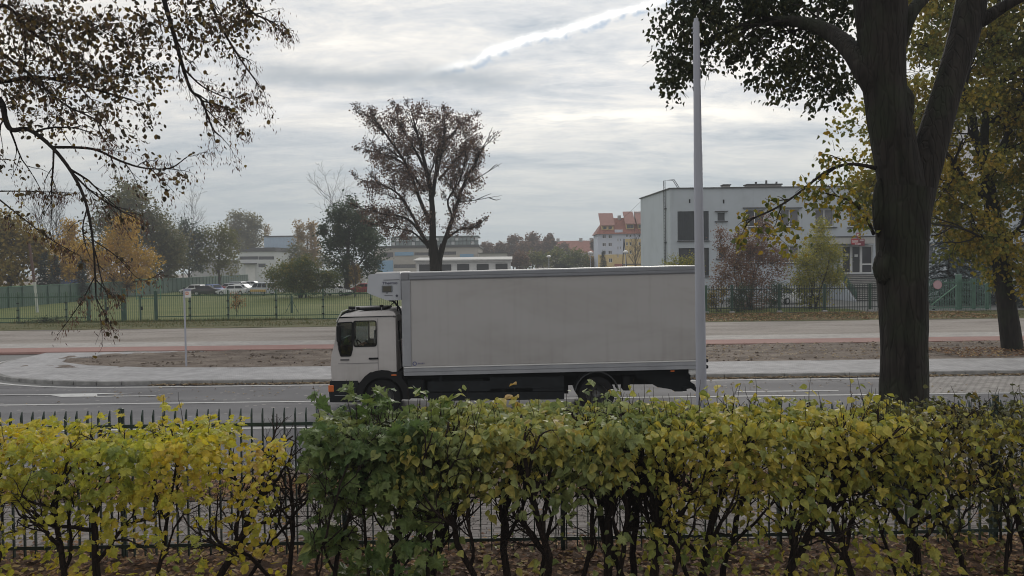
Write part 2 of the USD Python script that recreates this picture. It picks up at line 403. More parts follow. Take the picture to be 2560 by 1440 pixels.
# ------------------------------------------------------------------ ground, road and pavements
def ground_mat(name, stops, scale=2.0, fine=40.0, bump=0.3, rough=0.9, speck=None, stretch=(1, 1, 1), speckscale=30.0, amount=0.62):
    g = G(); p = g('geometry', 'position')
    q = g('mapping', 'vector', mapping_type='point', vector=p, scale=stretch)
    n = g.m('add', g.m('multiply', g.noise(q, scale, 6, 0.6, 0.3), 0.65), g.m('multiply', g.noise(p, fine, 4, 0.6), 0.35))
    col = g.ramp(n, stops)
    if speck is not None:
        vd = g('voronoi_texture', 'distance', vector=p, scale=speckscale); vc = g('voronoi_texture', 'color', vector=p, scale=speckscale)
        hit = g.m('multiply', g.m('less_than', vd, 0.32), g.m('greater_than', g('separate_xyz', 'x', vector=vc), amount))
        col = g.mix(g.m('multiply', hit, 0.8), col, speck)
    nrm = g('bump', 'normal', height=g.noise(p, fine, 5, 0.65), strength=bump, distance=0.03)
    return g.build(name, surface=g('principled_bsdf', 'BSDF', base_color=col, roughness=rough, specular_ior_level=0.25, normal=nrm))
def paver_mat(name, c1, c2, mortar, w=0.2, h=0.1, joint=0.006):
    g = G(); p = g('geometry', 'position')
    b = g('brick_texture', 'color', vector=p, color1=c1, color2=c2, mortar=mortar, scale=1.0, brick_width=w, row_height=h, mortar_size=joint, mortar_smooth=0.3)
    n = g.noise(p, 1.4, 5, 0.6)
    col = g('hsv', 'color', hue=0.5, saturation=1.0, value=g.maprange(n, 0.3, 0.7, 0.86, 1.12), fac=1.0, color=b)
    f = g('brick_texture', 'fac', vector=p, scale=1.0, brick_width=w, row_height=h, mortar_size=joint, mortar_smooth=0.3)
    nrm = g('bump', 'normal', height=g.m('multiply', f, -1.0), strength=0.35, distance=0.01)
    return g.build(name, surface=g('principled_bsdf', 'BSDF', base_color=col, roughness=0.85, specular_ior_level=0.3, normal=nrm))
def struct(name, m, material, **kw):
    return obj(name, m, material, kind='structure', **kw)

M_soil = ground_mat('soil_look', [(0.36, (0.085, 0.064, 0.050)), (0.5, (0.17, 0.135, 0.11)), (0.64, (0.26, 0.215, 0.175))], 1.2, 12.0, 1.0, stretch=(0.5, 1, 1))
M_dirt = ground_mat('dirt_look', [(0.33, (0.17, 0.145, 0.125)), (0.47, (0.27, 0.24, 0.215)), (0.65, (0.36, 0.325, 0.295))], 0.55, 6.0, 0.3, stretch=(0.35, 1, 1))
M_lawn = ground_mat('lawn_look', [(0.33, (0.075, 0.10, 0.022)), (0.5, (0.115, 0.14, 0.032)), (0.66, (0.18, 0.17, 0.06))], 0.22, 5.0, 0.5, stretch=(0.6, 1.4, 1))
M_verge = ground_mat('verge_look', [(0.33, (0.055, 0.065, 0.022)), (0.5, (0.10, 0.10, 0.036)), (0.66, (0.16, 0.125, 0.06))], 1.2, 14.0, 0.6)
def asphalt(name):
    g = G(); p = g('geometry', 'position'); y = g('separate_xyz', 'y', vector=p)
    q = g('mapping', 'vector', mapping_type='point', vector=p, scale=(0.18, 1, 1))
    n = g.m('add', g.m('multiply', g.noise(q, 0.45, 6, 0.62, 0.4), 0.6), g.m('multiply', g.noise(p, 90.0, 3, 0.6), 0.4))
    col = g.ramp(n, [(0.36, (0.108, 0.106, 0.112)), (0.5, (0.15, 0.147, 0.154)), (0.64, (0.20, 0.196, 0.20))])
    trk = g.m('multiply', g.m('sine', g.m('multiply', y, 3.5)), 0.5)
    col = g('hsv', 'color', hue=0.5, saturation=1.0, value=g.m('multiply_add', g.m('multiply', trk, g.noise(q, 0.8, 3)), 0.30, 1.0), fac=1.0, color=col)
    w = g('vector_math', 'vector', math_type='add', vector1=q, vector2=g.noise(p, 1.1, 4, 0.6, 0.0, 'color'))
    e = g('voronoi_texture', 'distance', vector=w, scale=0.33, feature='distance_to_edge')
    crack = g.m('multiply', g.maprange(e, 0.010, 0.003), g.maprange(g.noise(p, 0.25, 2), 0.5, 0.62))
    col = g.mix(g.m('multiply', crack, 0.75), col, (0.06, 0.058, 0.058))
    st = g.maprange(g.noise(q, 1.7, 4, 0.55, 0.8), 0.62, 0.74)
    col = g.mix(g.m('multiply', st, 0.35), col, (0.09, 0.088, 0.09))
    vd = g('voronoi_texture', 'distance', vector=p, scale=5.0); vc = g('voronoi_texture', 'color', vector=p, scale=5.0)
    hit = g.m('multiply', g.m('less_than', vd, 0.3), g.m('greater_than', g('separate_xyz', 'x', vector=vc), 0.9))
    col = g.mix(g.m('multiply', hit, 0.7), col, (0.33, 0.31, 0.29))
    nrm = g('bump', 'normal', height=g.noise(p, 110.0, 3, 0.65), strength=0.25, distance=0.01)
    return g.build(name, surface=g('principled_bsdf', 'BSDF', base_color=col, roughness=0.82, specular_ior_level=0.3, normal=nrm))
M_asph = asphalt('asphalt_look')
M_asph2 = ground_mat('asphalt_yard_look', [(0.33, (0.16, 0.16, 0.16)), (0.66, (0.25, 0.245, 0.235))], 0.3, 8.0, 0.1)
M_paint = ground_mat('road_paint_look', [(0.3, (0.40, 0.40, 0.40)), (0.48, (0.58, 0.575, 0.565)), (0.7, (0.68, 0.67, 0.66))], 3.0, 60.0, 0.1, 0.7)
M_paver = paver_mat('grey_paver_look', (0.36, 0.352, 0.358), (0.45, 0.44, 0.445), (0.21, 0.205, 0.21))
M_pave2 = paver_mat('light_paver_look', (0.37, 0.345, 0.325), (0.44, 0.41, 0.385), (0.24, 0.225, 0.21))
M_red = ground_mat('red_asphalt_look', [(0.3, (0.29, 0.165, 0.145)), (0.7, (0.38, 0.235, 0.21))], 0.8, 40.0, 0.1)
M_kerb = mat('kerb_look', (0.24, 0.235, 0.228), 0.85, 0.35, 2.5, bump=0.4)
M_sett = paver_mat('sett_look', (0.30, 0.275, 0.26), (0.40, 0.375, 0.35), (0.13, 0.12, 0.11), 0.22, 0.16, 0.016)
M_litter = ground_mat('litter_soil_look', [(0.33, (0.045, 0.028, 0.018)), (0.5, (0.11, 0.066, 0.042)), (0.68, (0.21, 0.13, 0.08))], 3.5, 30.0, 0.8)

KZ = 0.12
struct('ground', sheet(-480, 480, -60, 700, -0.03), M_soil)
struct('road', sheet(-90, 90, 14.9, 26.62, 0.0), M_asph)
# far side: a side street leaves at the left, the kerb sweeps round into it
CX, CY, CR = -13.0, 34.6, 8.0
arc = [(CX + CR * math.cos(a), CY + CR * math.sin(a)) for a in np.linspace(-math.pi / 2, -math.pi, 18)]
def offset_arc(d, n=18, a1=-math.pi):
    return [(CX + (CR + d) * math.cos(a), CY + (CR + d) * math.sin(a)) for a in np.linspace(-math.pi / 2, a1, n)]
side_walk = Polygon([(90, CY - CR), *arc, (arc[-1][0] - 0.2, 36.2), (90, 36.2)])
soil_isle = Polygon([(90, 30.0), (-10.5, 30.0), (-14, 30.35), (-16.6, 31.2), (-18.4, 32.5), (-18.9, 33.8), (-17.6, 35.2), (-14.5, 36.15), (-10, 36.52), (90, 36.55)]).buffer(0.01)
struct('side_street', sheet(-60, -12, 26.6, 36.6, 0.004), M_asph2)
struct('pavement', extr(side_walk.difference(soil_isle), 0.14, KZ - 0.14), M_paver)
struct('soil_verge', sheet(-19.2, 90, 29.9, 36.6, KZ - 0.025, 420, 40, 0.08, 1.6, 5), M_soil)
struct('bike_path', extr(sbox(-90, 36.6, 90, 38.6), 0.1, KZ - 0.098), M_red)
struct('footpath', extr(sbox(-90, 38.6, 90, 40.9), 0.1, KZ - 0.096), M_pave2)
struct('dirt_lane', sheet(-90, 90, 40.9, 50.6, KZ - 0.004, 120, 14, 0.02, 0.5, 2), M_dirt)
struct('grass_strip', sheet(-90, 90, 50.2, 58.6, KZ + 0.004, 200, 14, 0.03, 0.7, 8), M_verge)
struct('lawn', sheet(-140, 12.0, 58.4, 320, KZ + 0.03, 60, 40, 0.03, 0.2, 4), M_lawn)
struct('yard', sheet(12.0, 220, 58.4, 140, KZ + 0.02), M_asph2)
struct('yard_lawn', flat(Polygon([(12.2, 58.6), (26, 58.6), (26, 62.2), (20, 65.5), (12.2, 67)]), KZ + 0.045), M_lawn)
struct('parking_yard', flat(Polygon([(-48, 128), (10, 110), (60, 110), (60, 170), (-60, 170)]), KZ + 0.07), M_asph2)
# near side
struct('near_kerb', extr(sbox(-60, 14.6, 60, 14.92), 0.26, KZ - 0.24), M_kerb)
struct('near_verge', sheet(-60, 60, 12.7, 14.6, KZ - 0.01, 200, 8, 0.03, 1.2, 3), M_soil)
struct('near_bed', sheet(-60, 60, -8, 10.62, KZ - 0.02, 160, 30, 0.05, 0.7, 6), M_litter)
struct('path_bedding', sheet(-60, 60, 10.6, 12.72, KZ - 0.03), M_soil)
# painted lines
def line(name, x0, x1, y, w, z=0.008):
    struct(name, flat(sbox(x0, y - w / 2, x1, y + w / 2), z), M_paint)
line('lane_line', -90, 90, 19.0, 0.14)
line('centre_line', -90, 60, 22.75, 0.14)
line('edge_line', -13.0, 12.0, 25.95, 0.15)
struct('edge_line', flat(Polygon(offset_arc(0.72) + offset_arc(0.57)[::-1]), 0.009), M_paint)
line('short_line', 6.6, 9.6, 23.55, 0.12)
# turn arrow and guide line in the far lane
x0 = xat(130, 987, 24.4)
struct('lane_arrow', flat(Polygon([(x0 - 1.5, 24.62), (x0 + 1.1, 24.78), (x0 + 2.4, 24.72), (x0 + 1.3, 24.55), (x0 + 1.55, 24.1), (x0 + 0.45, 24.1), (x0 - 0.1, 24.5)]), 0.008), M_paint)
line('lane_line', x0 + 1.5, xat(390, 995, 24.1), 24.1, 0.12, 0.012)
line('lane_line', -40, x0 + 0.1, 24.62, 0.1, 0.012)
struct('paved_bay', flat(sbox(12.0, 22.9, 60, 26.6), 0.006), M_sett)
# far kerb of separate stones
kerb = thing('kerb', None, None, kind='structure')
def kerb_stone(cx, cy, a, L):
    m = move(cbox(-L / 2 + 0.008, L / 2 - 0.008, -0.09, 0.09, -0.1, KZ + 0.012 + 0.008 * math.sin(cx * 7), 0.015), (cx, cy + 0.012 * math.sin(cx * 3.3), 0), a + 0.012 * math.sin(cx * 5))
    obj('kerb_stone', m, M_kerb, kerb)
for k in range(60):
    kerb_stone(CX + 0.5 + k, CY - CR - 0.07, 0, 1.0)
for k in range(15):
    a0 = -math.pi / 2 - (k + 0.5) * 0.1045
    kerb_stone(CX + (CR + 0.07) * math.cos(a0), CY + (CR + 0.07) * math.sin(a0), a0 + math.pi / 2, 0.84)
# near footpath of separate pavers, seen through the fence
rng = np.random.default_rng(11)
path = thing('near_footpath', None, None, kind='structure')
M_np = [mat(f'near_paver_look_{i}', c, 0.85, 0.2, 5.0, bump=0.25) for i, c in enumerate([(0.205, 0.18, 0.17), (0.24, 0.215, 0.205), (0.175, 0.155, 0.145)])]
pav = []
for r_ in range(20):
    y = 10.66 + r_ * 0.1
    for c_ in range(120):
        x = -12 + c_ * 0.2 + (0.1 if r_ % 2 else 0)
        pav.append((abs(x + 2) + 0.4 * abs(y - 11.7), x, y))
pav.sort()
rest = [[], [], []]
for i, (_, x, y) in enumerate(pav):
    dz = KZ + rng.normal(0, 0.0025)
    k = int(rng.integers(0, 3))
    if i < 300: obj('paver', cbox(x - 0.096, x + 0.096, y - 0.0465, y + 0.0465, dz - 0.05, dz, 0.006), M_np[k], path)
    else: rest[k].append(box(x - 0.096, x + 0.096, y - 0.0465, y + 0.0465, dz - 0.05, dz))
for k in range(3): obj('far_pavers', cat(rest[k]), M_np[k], path, kind='stuff')
# ------------------------------------------------------------------ the lorry
def glass_mat(name, tint, fac=0.55):
    g = G()
    a = g('transparent_bsdf', 'BSDF', color=tint)
    b = g('glossy_bsdf', 'BSDF', color=(0.9, 0.9, 0.9), roughness=0.03)
    return g.build(name, surface=g('mix_closure', 'closure', fac=g.m('multiply_add', g('fresnel', 'fac', IOR=1.5), 0.9, 0.02), closure1=a, closure2=b))
def flat_mat(name, c, rough=0.5, metal=0.0, coat=0.0):
    g = G(); return g.build(name, surface=g('principled_bsdf', 'BSDF', base_color=c, roughness=rough, metallic=metal, coat_weight=coat))
MT['cab_glass'] = glass_mat('cab_glass', (0.93, 0.945, 0.935))
MT['dark_cab_glass'] = glass_mat('dark_cab_glass', (0.55, 0.60, 0.60))
MT['amber'] = flat_mat('amber_lens', (0.55, 0.13, 0.03), 0.3)
MT['red_lens'] = flat_mat('red_lens', (0.35, 0.02, 0.02), 0.3)
def lorry_paint(name, c, grime):
    g = G(); p = g('texture_coordinate', 'object')
    z = g('separate_xyz', 'z', vector=p)
    q = g('mapping', 'vector', mapping_type='point', vector=p, scale=(0.35, 1, 1.0))
    n = g.noise(q, 1.1, 5, 0.62, 0.5)
    streak = g.noise(g('mapping', 'vector', mapping_type='point', vector=p, scale=(7, 1, 0.35)), 1.0, 4, 0.6)
    dirt = g.m('add', g.maprange(n, 0.40, 0.75, 0.0, 0.55), g.maprange(streak, 0.5, 0.8, 0.0, 0.3))
    low = g.m('multiply', g.maprange(z, 1.9, 0.9), g.maprange(streak, 0.25, 0.7, 0.2, 0.9))
    dirt = g.m('minimum', g.m('add', dirt, g.m('multiply', low, 0.5)), 1.0)
    col = g.mix(dirt, c, grime)
    return g.build(name, surface=g('principled_bsdf', 'BSDF', base_color=col, roughness=g.m('multiply_add', dirt, 0.3, 0.38), specular_ior_level=0.4))
M_box = lorry_paint('lorry_panel_look', (0.40, 0.385, 0.38), (0.30, 0.28, 0.265))
M_cab = lorry_paint('lorry_cab_look', (0.50, 0.475, 0.465), (0.37, 0.345, 0.33))
M_alu = mat('lorry_rail_look', (0.30, 0.305, 0.325), 0.5, 0.12, 1.5, metal=0.2)
M_reef = mat('cooling_unit_look', (0.44, 0.455, 0.49), 0.5, 0.06, 2.0)
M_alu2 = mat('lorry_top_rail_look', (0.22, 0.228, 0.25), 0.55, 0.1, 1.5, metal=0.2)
M_alu_dark = mat('lorry_dark_rail_look', (0.19, 0.19, 0.205), 0.55, 0.1, 1.5, metal=0.2)

TY = 20.4
truck = thing('refrigerated_lorry', 'white box lorry with roof-edge cooling unit driving left along the road', 'lorry', (0, TY + 1.25, 0))
TILT = 0.0115
def tk(m, tilt=True):
    v = np.array(m[0], float)
    if tilt: v[:, 2] += TILT * (v[:, 0] + 2.83)
    v[:, 1] -= 1.25
    return v, m[1]
def tp(name, m, material, parent=truck, tilt=True, **kw):
    return obj(name, tk(m, tilt), material, parent, **kw)
BX0, BX1, BZ0, BZ1 = -2.83, 4.91, 1.0, 3.66
body = tp('cargo_box', cbox(BX0 + .02, BX1 - .02, 0.02, 2.48, BZ0 + .02, BZ1 - .02, 0.02), M_box)
for y0, y1 in ((0.012, 0.03), (2.47, 2.488)):
    tp('side_panel', cbox(BX0 + .24, BX1 - .12, y0, y1, BZ0 + .26, BZ1 - .19, 0.006), M_box)
for y0, y1 in ((-0.012, 0.03), (2.47, 2.512)):
    b = tp('bottom_rail', cat([cbox(BX0 + .03, BX1, y0, y1, BZ0 + .12, BZ0 + .215, 0.006), cbox(BX0 + .03, BX1, y0 + .004, y1 - .004, BZ0 + .02, BZ0 + .116, 0.006)]), M_alu)
    obj('rail_lip', tk(cbox(BX0 + .03, BX1, y0 - .006, y1 + .006, BZ0 + .22, BZ0 + .25, 0.004)), MT['white_paint'], b)
    tp('top_rail', cat([cbox(BX0 + .2, BX1, y0, y1, BZ1 - .17, BZ1 - .105, 0.006), cbox(BX0 + .2, BX1, y0 + .006, y1 - .006, BZ1 - .10, BZ1 - .01, 0.006)]), M_alu2)
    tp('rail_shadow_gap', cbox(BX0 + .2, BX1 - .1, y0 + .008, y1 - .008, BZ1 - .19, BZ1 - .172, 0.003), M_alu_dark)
    tp('corner_post', cbox(BX0, BX0 + .225, y0 + .003, y1 - .003, BZ0 + .255, BZ1 - .19, 0.012), M_alu)
    tp('corner_cap', cbox(BX0 - .006, BX0 + .195, y0 - .004, y1 + .004, BZ1 - .187, BZ1, 0.012), M_alu_dark)
    tp('corner_post', cbox(BX1 - .115, BX1 + .004, y0 + .003, y1 - .003, BZ0 + .255, BZ1 - .19, 0.012), M_alu)
tp('roof_panel', cbox(BX0 + .01, BX1 - .01, 0.03, 2.47, BZ1 - .018, BZ1 + .012, 0.006), MT['white_paint'])
for y0, y1 in ((0.06, 1.245), (1.255, 2.44)):
    d = tp('rear_door', cbox(BX1 - .015, BX1 + .02, y0, y1, BZ0 + .2, BZ1 - .2, 0.01), M_box)
    for k in (0.3, 0.7):
        yy = y0 + (y1 - y0) * k
        obj('lock_rod', tk(cyl((BX1 + .04, yy, BZ0 + .1), (BX1 + .04, yy, BZ1 - .2), 0.016, 8)), MT['chrome'], d)
for z in (1.02, 1.18):
    tp('rubber_buffer', cbox(BX1 + .02, BX1 + .09, 0.02, 0.2, z, z + .09, 0.02), MT['black_rubber'])
# faint maker's mark low on the panel: a ring and a line of small letters
mk = tp('maker_mark', extr_xz(Point(BX0 + .31, 1.33).buffer(0.055).difference(Point(BX0 + .31, 1.33).buffer(0.034)), 0.0065, 0.0115), flat_mat('mark_blue', (0.10, 0.11, 0.22)))
obj('mark_bar', tk(cat([box(BX0 + .39 + k * .036, BX0 + .415 + k * .036, 0.0065, 0.0115, 1.315, 1.35) for k in range(5)])), flat_mat('mark_grey', (0.16, 0.16, 0.22)), mk)
# cooling unit on the front wall
P = [(-3.73, 3.17), (-3.70, 3.60), (-3.62, 3.645), (-2.86, 3.66), (-2.86, 2.96), (-3.22, 2.96), (-3.62, 3.12)]
unit_ = tp('cooling_unit', extr_xz(Polygon(P).buffer(-.03).buffer(.03), 0.12, 2.38), M_reef)
obj('unit_lid', tk(cbox(-3.5, -2.88, 0.2, 2.3, 3.64, 3.685, 0.01)), MT['white_paint'], unit_)
obj('display_frame', tk(cbox(-3.345, -3.075, 0.10, 0.125, 3.175, 3.345, 0.008)), flat_mat('display_grey', (0.12, 0.13, 0.14)), unit_)
obj('display', tk(cbox(-3.31, -3.11, 0.094, 0.11, 3.19, 3.325, 0.004)), flat_mat('display_dark', (0.075, 0.07, 0.055), 0.25), unit_)
obj('panel_gap', tk(cat([box(-3.30, -2.89, 0.113, 0.13, 3.48, 3.492), box(-3.28, -3.07, 0.113, 0.13, 3.085, 3.095), box(-3.24, -3.19, 0.113, 0.13, 3.145, 3.16)])), flat_mat('gap_dark', (0.06, 0.06, 0.07)), unit_)
obj('gauge', tk(extr_xz(Point(-2.965, 3.075).buffer(0.03), 0.105, 0.125)), flat_mat('gauge_dark', (0.05, 0.05, 0.07)), unit_)
tv, tf = (lambda m: (np.array(m.vertices), np.array(m.faces)))(meshkit.text_mesh('Thermo', 0.062, 0.006, bold=True))
obj('lettering', tk((np.stack([tv[:, 0] * 1.25 - 3.335, 0.119 - tv[:, 2], tv[:, 1] + 3.375], 1), tf)), flat_mat('lettering_look', (0.045, 0.045, 0.09)), unit_)
obj('bracket', tk(cat([tube([(-2.85, y, 2.5), (-2.93, y, 2.75), (-3.08, y, 2.93), (-3.2, y, 2.955)], 0.028, 6) for y in (0.3, 2.2)])), MT['dark_metal'], unit_)
tp('hose', cat([tube([(-3.05, 0.8, 2.95), (-3.05, 0.8, 2.5), (-3.0, 0.8, 1.9), (-2.95, 0.8, 1.1)], 0.02, 6), tube([(-3.08, 0.9, 2.95), (-3.3, 1.0, 2.75), (-3.5, 1.0, 2.7)], 0.014, 5)]), MT['black_rubber'])
# cab shell
CX0 = -4.69
side = Polygon([(CX0 + .02, 0.90), (CX0, 1.30), (-4.665, 1.60), (-4.575, 1.93), (-4.52, 2.40), (-4.44, 2.53), (-3.10, 2.555), (-3.01, 2.50), (-3.0, 1.12), (-3.12, 1.12), (-3.66, 1.12), (-3.82, 1.02), (-3.9, 0.86)])
win = rrect(-4.085, -3.51, 1.80, 2.44, 0.05)
quarter = Polygon([(-4.47, 2.41), (-4.115, 2.42), (-4.13, 1.72), (-4.175, 1.56), (-4.42, 1.56), (-4.47, 1.74)]).buffer(-.03).buffer(.03)
shell = side.difference(win).difference(quarter)
cab = tp('cab', extr_xz(shell, 0.10, 0.14), M_cab)
obj('far_side', tk(extr_xz(shell, 2.36, 2.40)), M_cab, cab)
seam = lambda pts: Polygon(pts)
obj('roof_cap', tk(hullm([(x, y, z) for x, z, c in [(-4.43, 2.565, 0), (-4.28, 2.66, .1), (-3.2, 2.70, .1), (-3.06, 2.66, .08), (-3.0, 2.565, 0)] for y in (0.11 + c, 2.39 - c)])), M_cab, cab)
obj('drip_rail', tk(cat([box(-4.46, -3.0, y, y + .03, 2.548, 2.566) for y in (0.085, 2.385)])), MT['dark_metal'], cab)
obj('front_panel', tk(extr_xz([(CX0 + .02, 0.90), (CX0, 1.30), (-4.665, 1.60), (-4.575, 1.93), (-4.54, 1.93), (-4.62, 1.6), (-4.65, 1.3), (-4.64, .90)], 0.14, 2.36)), M_cab, cab)
obj('back_wall', tk(cat([extr_yz(sbox(0.14, 1.1, 2.36, 2.55).difference(rrect(0.5, 2.0, 1.85, 2.4, .08)), -3.05, -3.01)])), M_cab, cab)
obj('door_gap', tk(cat([box(-3.475, -3.462, 0.094, 0.102, 1.14, 2.5), box(-4.5, -3.47, 0.095, 0.102, 1.355, 1.37)])), flat_mat('door_gap_look', (0.22, 0.21, 0.21)), cab)
dh = obj('door_handle', tk(cbox(-3.71, -3.46, 0.07, 0.1, 1.455, 1.50, 0.01)), MT['black_rubber'], cab)
obj('name_plate', tk(cbox(-4.44, -4.21, 0.085, 0.102, 1.44, 1.482, 0.006)), flat_mat('plate_grey', (0.10, 0.095, 0.1)), cab)
obj('window_seal', tk(cat([extr_xz(w.buffer(.018).difference(w.buffer(-.012)), 0.09, 0.145) for w in (win, quarter)])), MT['black_rubber'], cab)
for y in (0.118, 2.382):
    tp('side_window', extr_xz(win, y - .003, y + .003), MT['cab_glass'])
    tp('quarter_window', extr_xz(quarter, y - .003, y + .003), MT['dark_cab_glass'])
tp('windscreen', (np.array([(-4.56, .14, 1.93), (-4.56, 2.36, 1.93), (-4.46, 2.36, 2.54), (-4.46, .14, 2.54)], float), np.array([[0, 2, 1], [0, 3, 2]])), MT['dark_cab_glass'])
tp('sun_visor', hullm([(x, y, z) for x, z in [(-4.53, 2.44), (-4.47, 2.43), (-4.38, 2.67), (-4.24, 2.74), (-4.18, 2.72)] for y in (0.2, 2.3)]), MT['dark_metal'])
tp('visor_edge', tube([(-4.545, 0.2, 2.44), (-4.40, 0.2, 2.70), (-4.25, 0.2, 2.75)], 0.012, 5), MT['white_paint'])
rk = tp('roof_hatch', cbox(-4.05, -3.35, 0.6, 1.9, 2.70, 2.755, 0.02), MT['dark_metal'])
obj('hatch_bar', tk(cat([cyl((-4.1, .5, 2.80), (-3.4, .5, 2.795), 0.016, 6), cyl((-4.1, .5, 2.70), (-4.1, .5, 2.80), .013, 6), cyl((-3.42, .5, 2.70), (-3.42, .5, 2.80), .013, 6)])), MT['chrome'], rk)
obj('hatch_stop', tk(cbox(-3.47, -3.38, 0.44, 0.56, 2.77, 2.83, 0.015)), MT['black_rubber'], rk)
obj('horn', tk(tube([(-4.3, .6, 2.76), (-4.12, .6, 2.77), (-4.02, .6, 2.765)], [0.05, 0.03, 0.02], 8)), MT['dark_metal'], rk)
mirror = tp('mirror', cbox(-4.49, -4.39, -0.12, 0.05, 1.93, 2.36, 0.03), MT['black_rubber'])
obj('mirror_arm', tk(cat([tube([(-4.5, .12, 2.44), (-4.46, -.05, 2.42), (-4.46, -.05, 1.88), (-4.5, .12, 1.84)], 0.013, 5)])), MT['dark_metal'], mirror)
# inside of the cab
tp('dashboard', extr_xz([(-4.6, 1.2), (-4.6, 1.74), (-4.35, 1.82), (-4.14, 1.76), (-4.1, 1.4), (-4.1, 1.2)], 0.15, 2.35), flat_mat('dash_look', (0.03, 0.032, 0.035), 0.7))
ang = np.linspace(0, 2 * np.pi, 17)
tp('steering_wheel', tube(np.stack([-4.02 + 0.10 * np.cos(ang) , 0.70 + 0.21 * np.sin(ang), 1.74 - 0.17 * np.cos(ang)], 1), 0.016, 6, cap=False), MT['black_rubber'])
for y in (0.45, 1.55):
    st = tp('seat', cat([cbox(-3.78, -3.25, y, y + .5, 1.25, 1.42, 0.05), move(cbox(-.07, .07, y, y + .5, 0, .66, 0.05), (-3.27, 0, 1.36), 0, 1, -0.12)]), flat_mat('seat_look', (0.05, 0.05, 0.055), 0.9))
    obj('headrest', tk(extr_yz(rrect(y + .12, y + .38, 2.06, 2.34, .06).difference(rrect(y + .18, y + .32, 2.12, 2.28, .04)), -3.24, -3.16)), flat_mat('headrest_look', (0.045, 0.045, 0.05), 0.9), st)
tp('warning_vest', hullm([(-4.44, .40, 1.78), (-4.40, .55, 1.99), (-4.33, .5, 2.02), (-4.27, .45, 1.80), (-4.30, .62, 1.78), (-4.40, .66, 1.80)]), flat_mat('vest_look', (0.34, 0.45, 0.16), .8))
tp('water_can', extr_xz(Point(-3.80, 1.0).buffer(0.001), 0, .001) if False else cyl((-3.78, 1.85, 1.72), (-3.78, 1.85, 2.08), 0.09, 12), flat_mat('can_look', (0.45, 0.46, 0.47), 0.3))
tp('cab_floor', cbox(-4.6, -3.02, 0.14, 2.36, 1.05, 1.12, 0.01), MT['dark_metal'])
# running gear
tp('chassis', cat([box(-4.5, 4.7, y, y + .09, 0.62, 0.86) for y in (0.75, 1.66)] + [box(x, x + .1, 0.84, 1.66, 0.66, 0.82) for x in (-4.4, -2.4, -0.8, 1.0, 3.0, 4.5)]), MT['dark_metal'], tilt=False)
tp('subframe', box(-2.75, 4.9, 0.3, 2.2, 0.87, 1.0), MT['dark_metal'])
bp = tp('bumper', cat([hullm([(x, y, z) for x, z in [(CX0 - .03, .36), (CX0 - .05, .62), (CX0 - .02, .90), (-4.0, .90), (-3.93, .34)] for y in (0.06, 2.44)])]), MT['dark_metal'], tilt=False)
obj('turn_lamp', tk(cbox(CX0 - .065, CX0 + .08, 0.04, 0.2, .62, .80, .02), False), MT['amber'], bp)
obj('bumper_trim', tk(cat([box(CX0 + .1, -4.0, 0.052, 0.07, .52, .535), box(-4.1, -3.95, 0.05, 0.07, .38, .40)]), False), MT['chrome'], bp)
obj('headlamp', tk(cat([cbox(CX0 - .07, CX0 - .02, y, y + .35, .62, .80, .02) for y in (0.3, 1.85)]), False), MT['chrome'], bp)
def arch(cx, r0, r1, y0, y1, a0, a1, z=0.47, n=14):
    A = np.linspace(a0, a1, n)
    pts = [(cx + r1 * math.cos(a), z + r1 * math.sin(a)) for a in A] + [(cx + r0 * math.cos(a), z + r0 * math.sin(a)) for a in A[::-1]]
    return extr_xz(pts, y0, y1)
AX = (-3.36, 2.14)
tp('front_fender', arch(AX[0], .52, .70, 2.05, 2.47, -0.1, math.pi * .98), MT['black_rubber'], tilt=False)
fd = tp('front_fender', cat([arch(AX[0], .52, .70, 0.03, 0.45, -0.1, math.pi * .98), box(-3.1, -2.86, 0.04, 0.45, .86, 1.1), extr_xz([(-3.9, .80), (-3.83, 1.0), (-3.68, 1.115), (-2.99, 1.115), (-2.99, .95), (-3.6, .95)], 0.06, 0.16)]), MT['black_rubber'], tilt=False)
obj('side_marker', tk(cbox(-3.13, -2.99, 0.02, 0.06, 1.02, 1.06, .01), False), MT['amber'], fd)
M_mg = mat('mudguard_look', (0.028, 0.03, 0.033), 0.55)
for y0, y1 in ((0.05, .62), (1.88, 2.45)): tp('rear_mudguard', arch(AX[1], .545, .575, y0, y1, 0.15, math.pi * .95, .5), M_mg, tilt=False)
def wheel(cx, y, r, w, parent, out=-1):
    wx = UsdGeom.Xform.Define(stage, numbered(_path(parent), 'wheel'))
    wx.AddTranslateOp().Set(Gf.Vec3d(cx, y, r))
    prof = np.array([(r * .60, -w / 2), (r * .80, -w * .54), (r * .95, -w * .5), (r, -w * .36), (r, w * .36), (r * .95, w * .5), (r * .80, w * .54), (r * .60, w / 2), (r * .60, -w / 2)])
    t = trimesh.creation.revolve(prof, sections=28)
    v = np.array(t.vertices)[:, [0, 2, 1]]
    obj('tyre', (v, np.array(t.faces)[:, ::-1]), MT['black_rubber'], wx.GetPrim(), smooth=40)
    p2 = np.array([(0.001, -.10), (r * .2, -.12), (r * .24, -.05), (r * .5, .02), (r * .6, -w * .46), (r * .62, -w * .40), (r * .62, w * .4), (0.001, w * .4)])
    p2[:, 1] = np.clip(p2[:, 1], -w * .6, w)
    q = trimesh.creation.revolve(p2, sections=24)
    v = np.array(q.vertices)[:, [0, 2, 1]]
    if out > 0: v[:, 1] *= -1
    obj('rim', (v, np.array(q.faces) if out > 0 else np.array(q.faces)[:, ::-1]), M_rim, wx.GetPrim(), smooth=30)
M_rim = mat('rim_look', (0.12, 0.12, 0.12), 0.5, 0.3, 3.0, metal=0.3)
for cx, w in ((AX[0], .27), (AX[1], .52)):
    wheel(cx, .08 + w / 2 - 1.25, .47, w, truck, -1)
    wheel(cx, 2.42 - w / 2 - 1.25, .47, w, truck, 1)
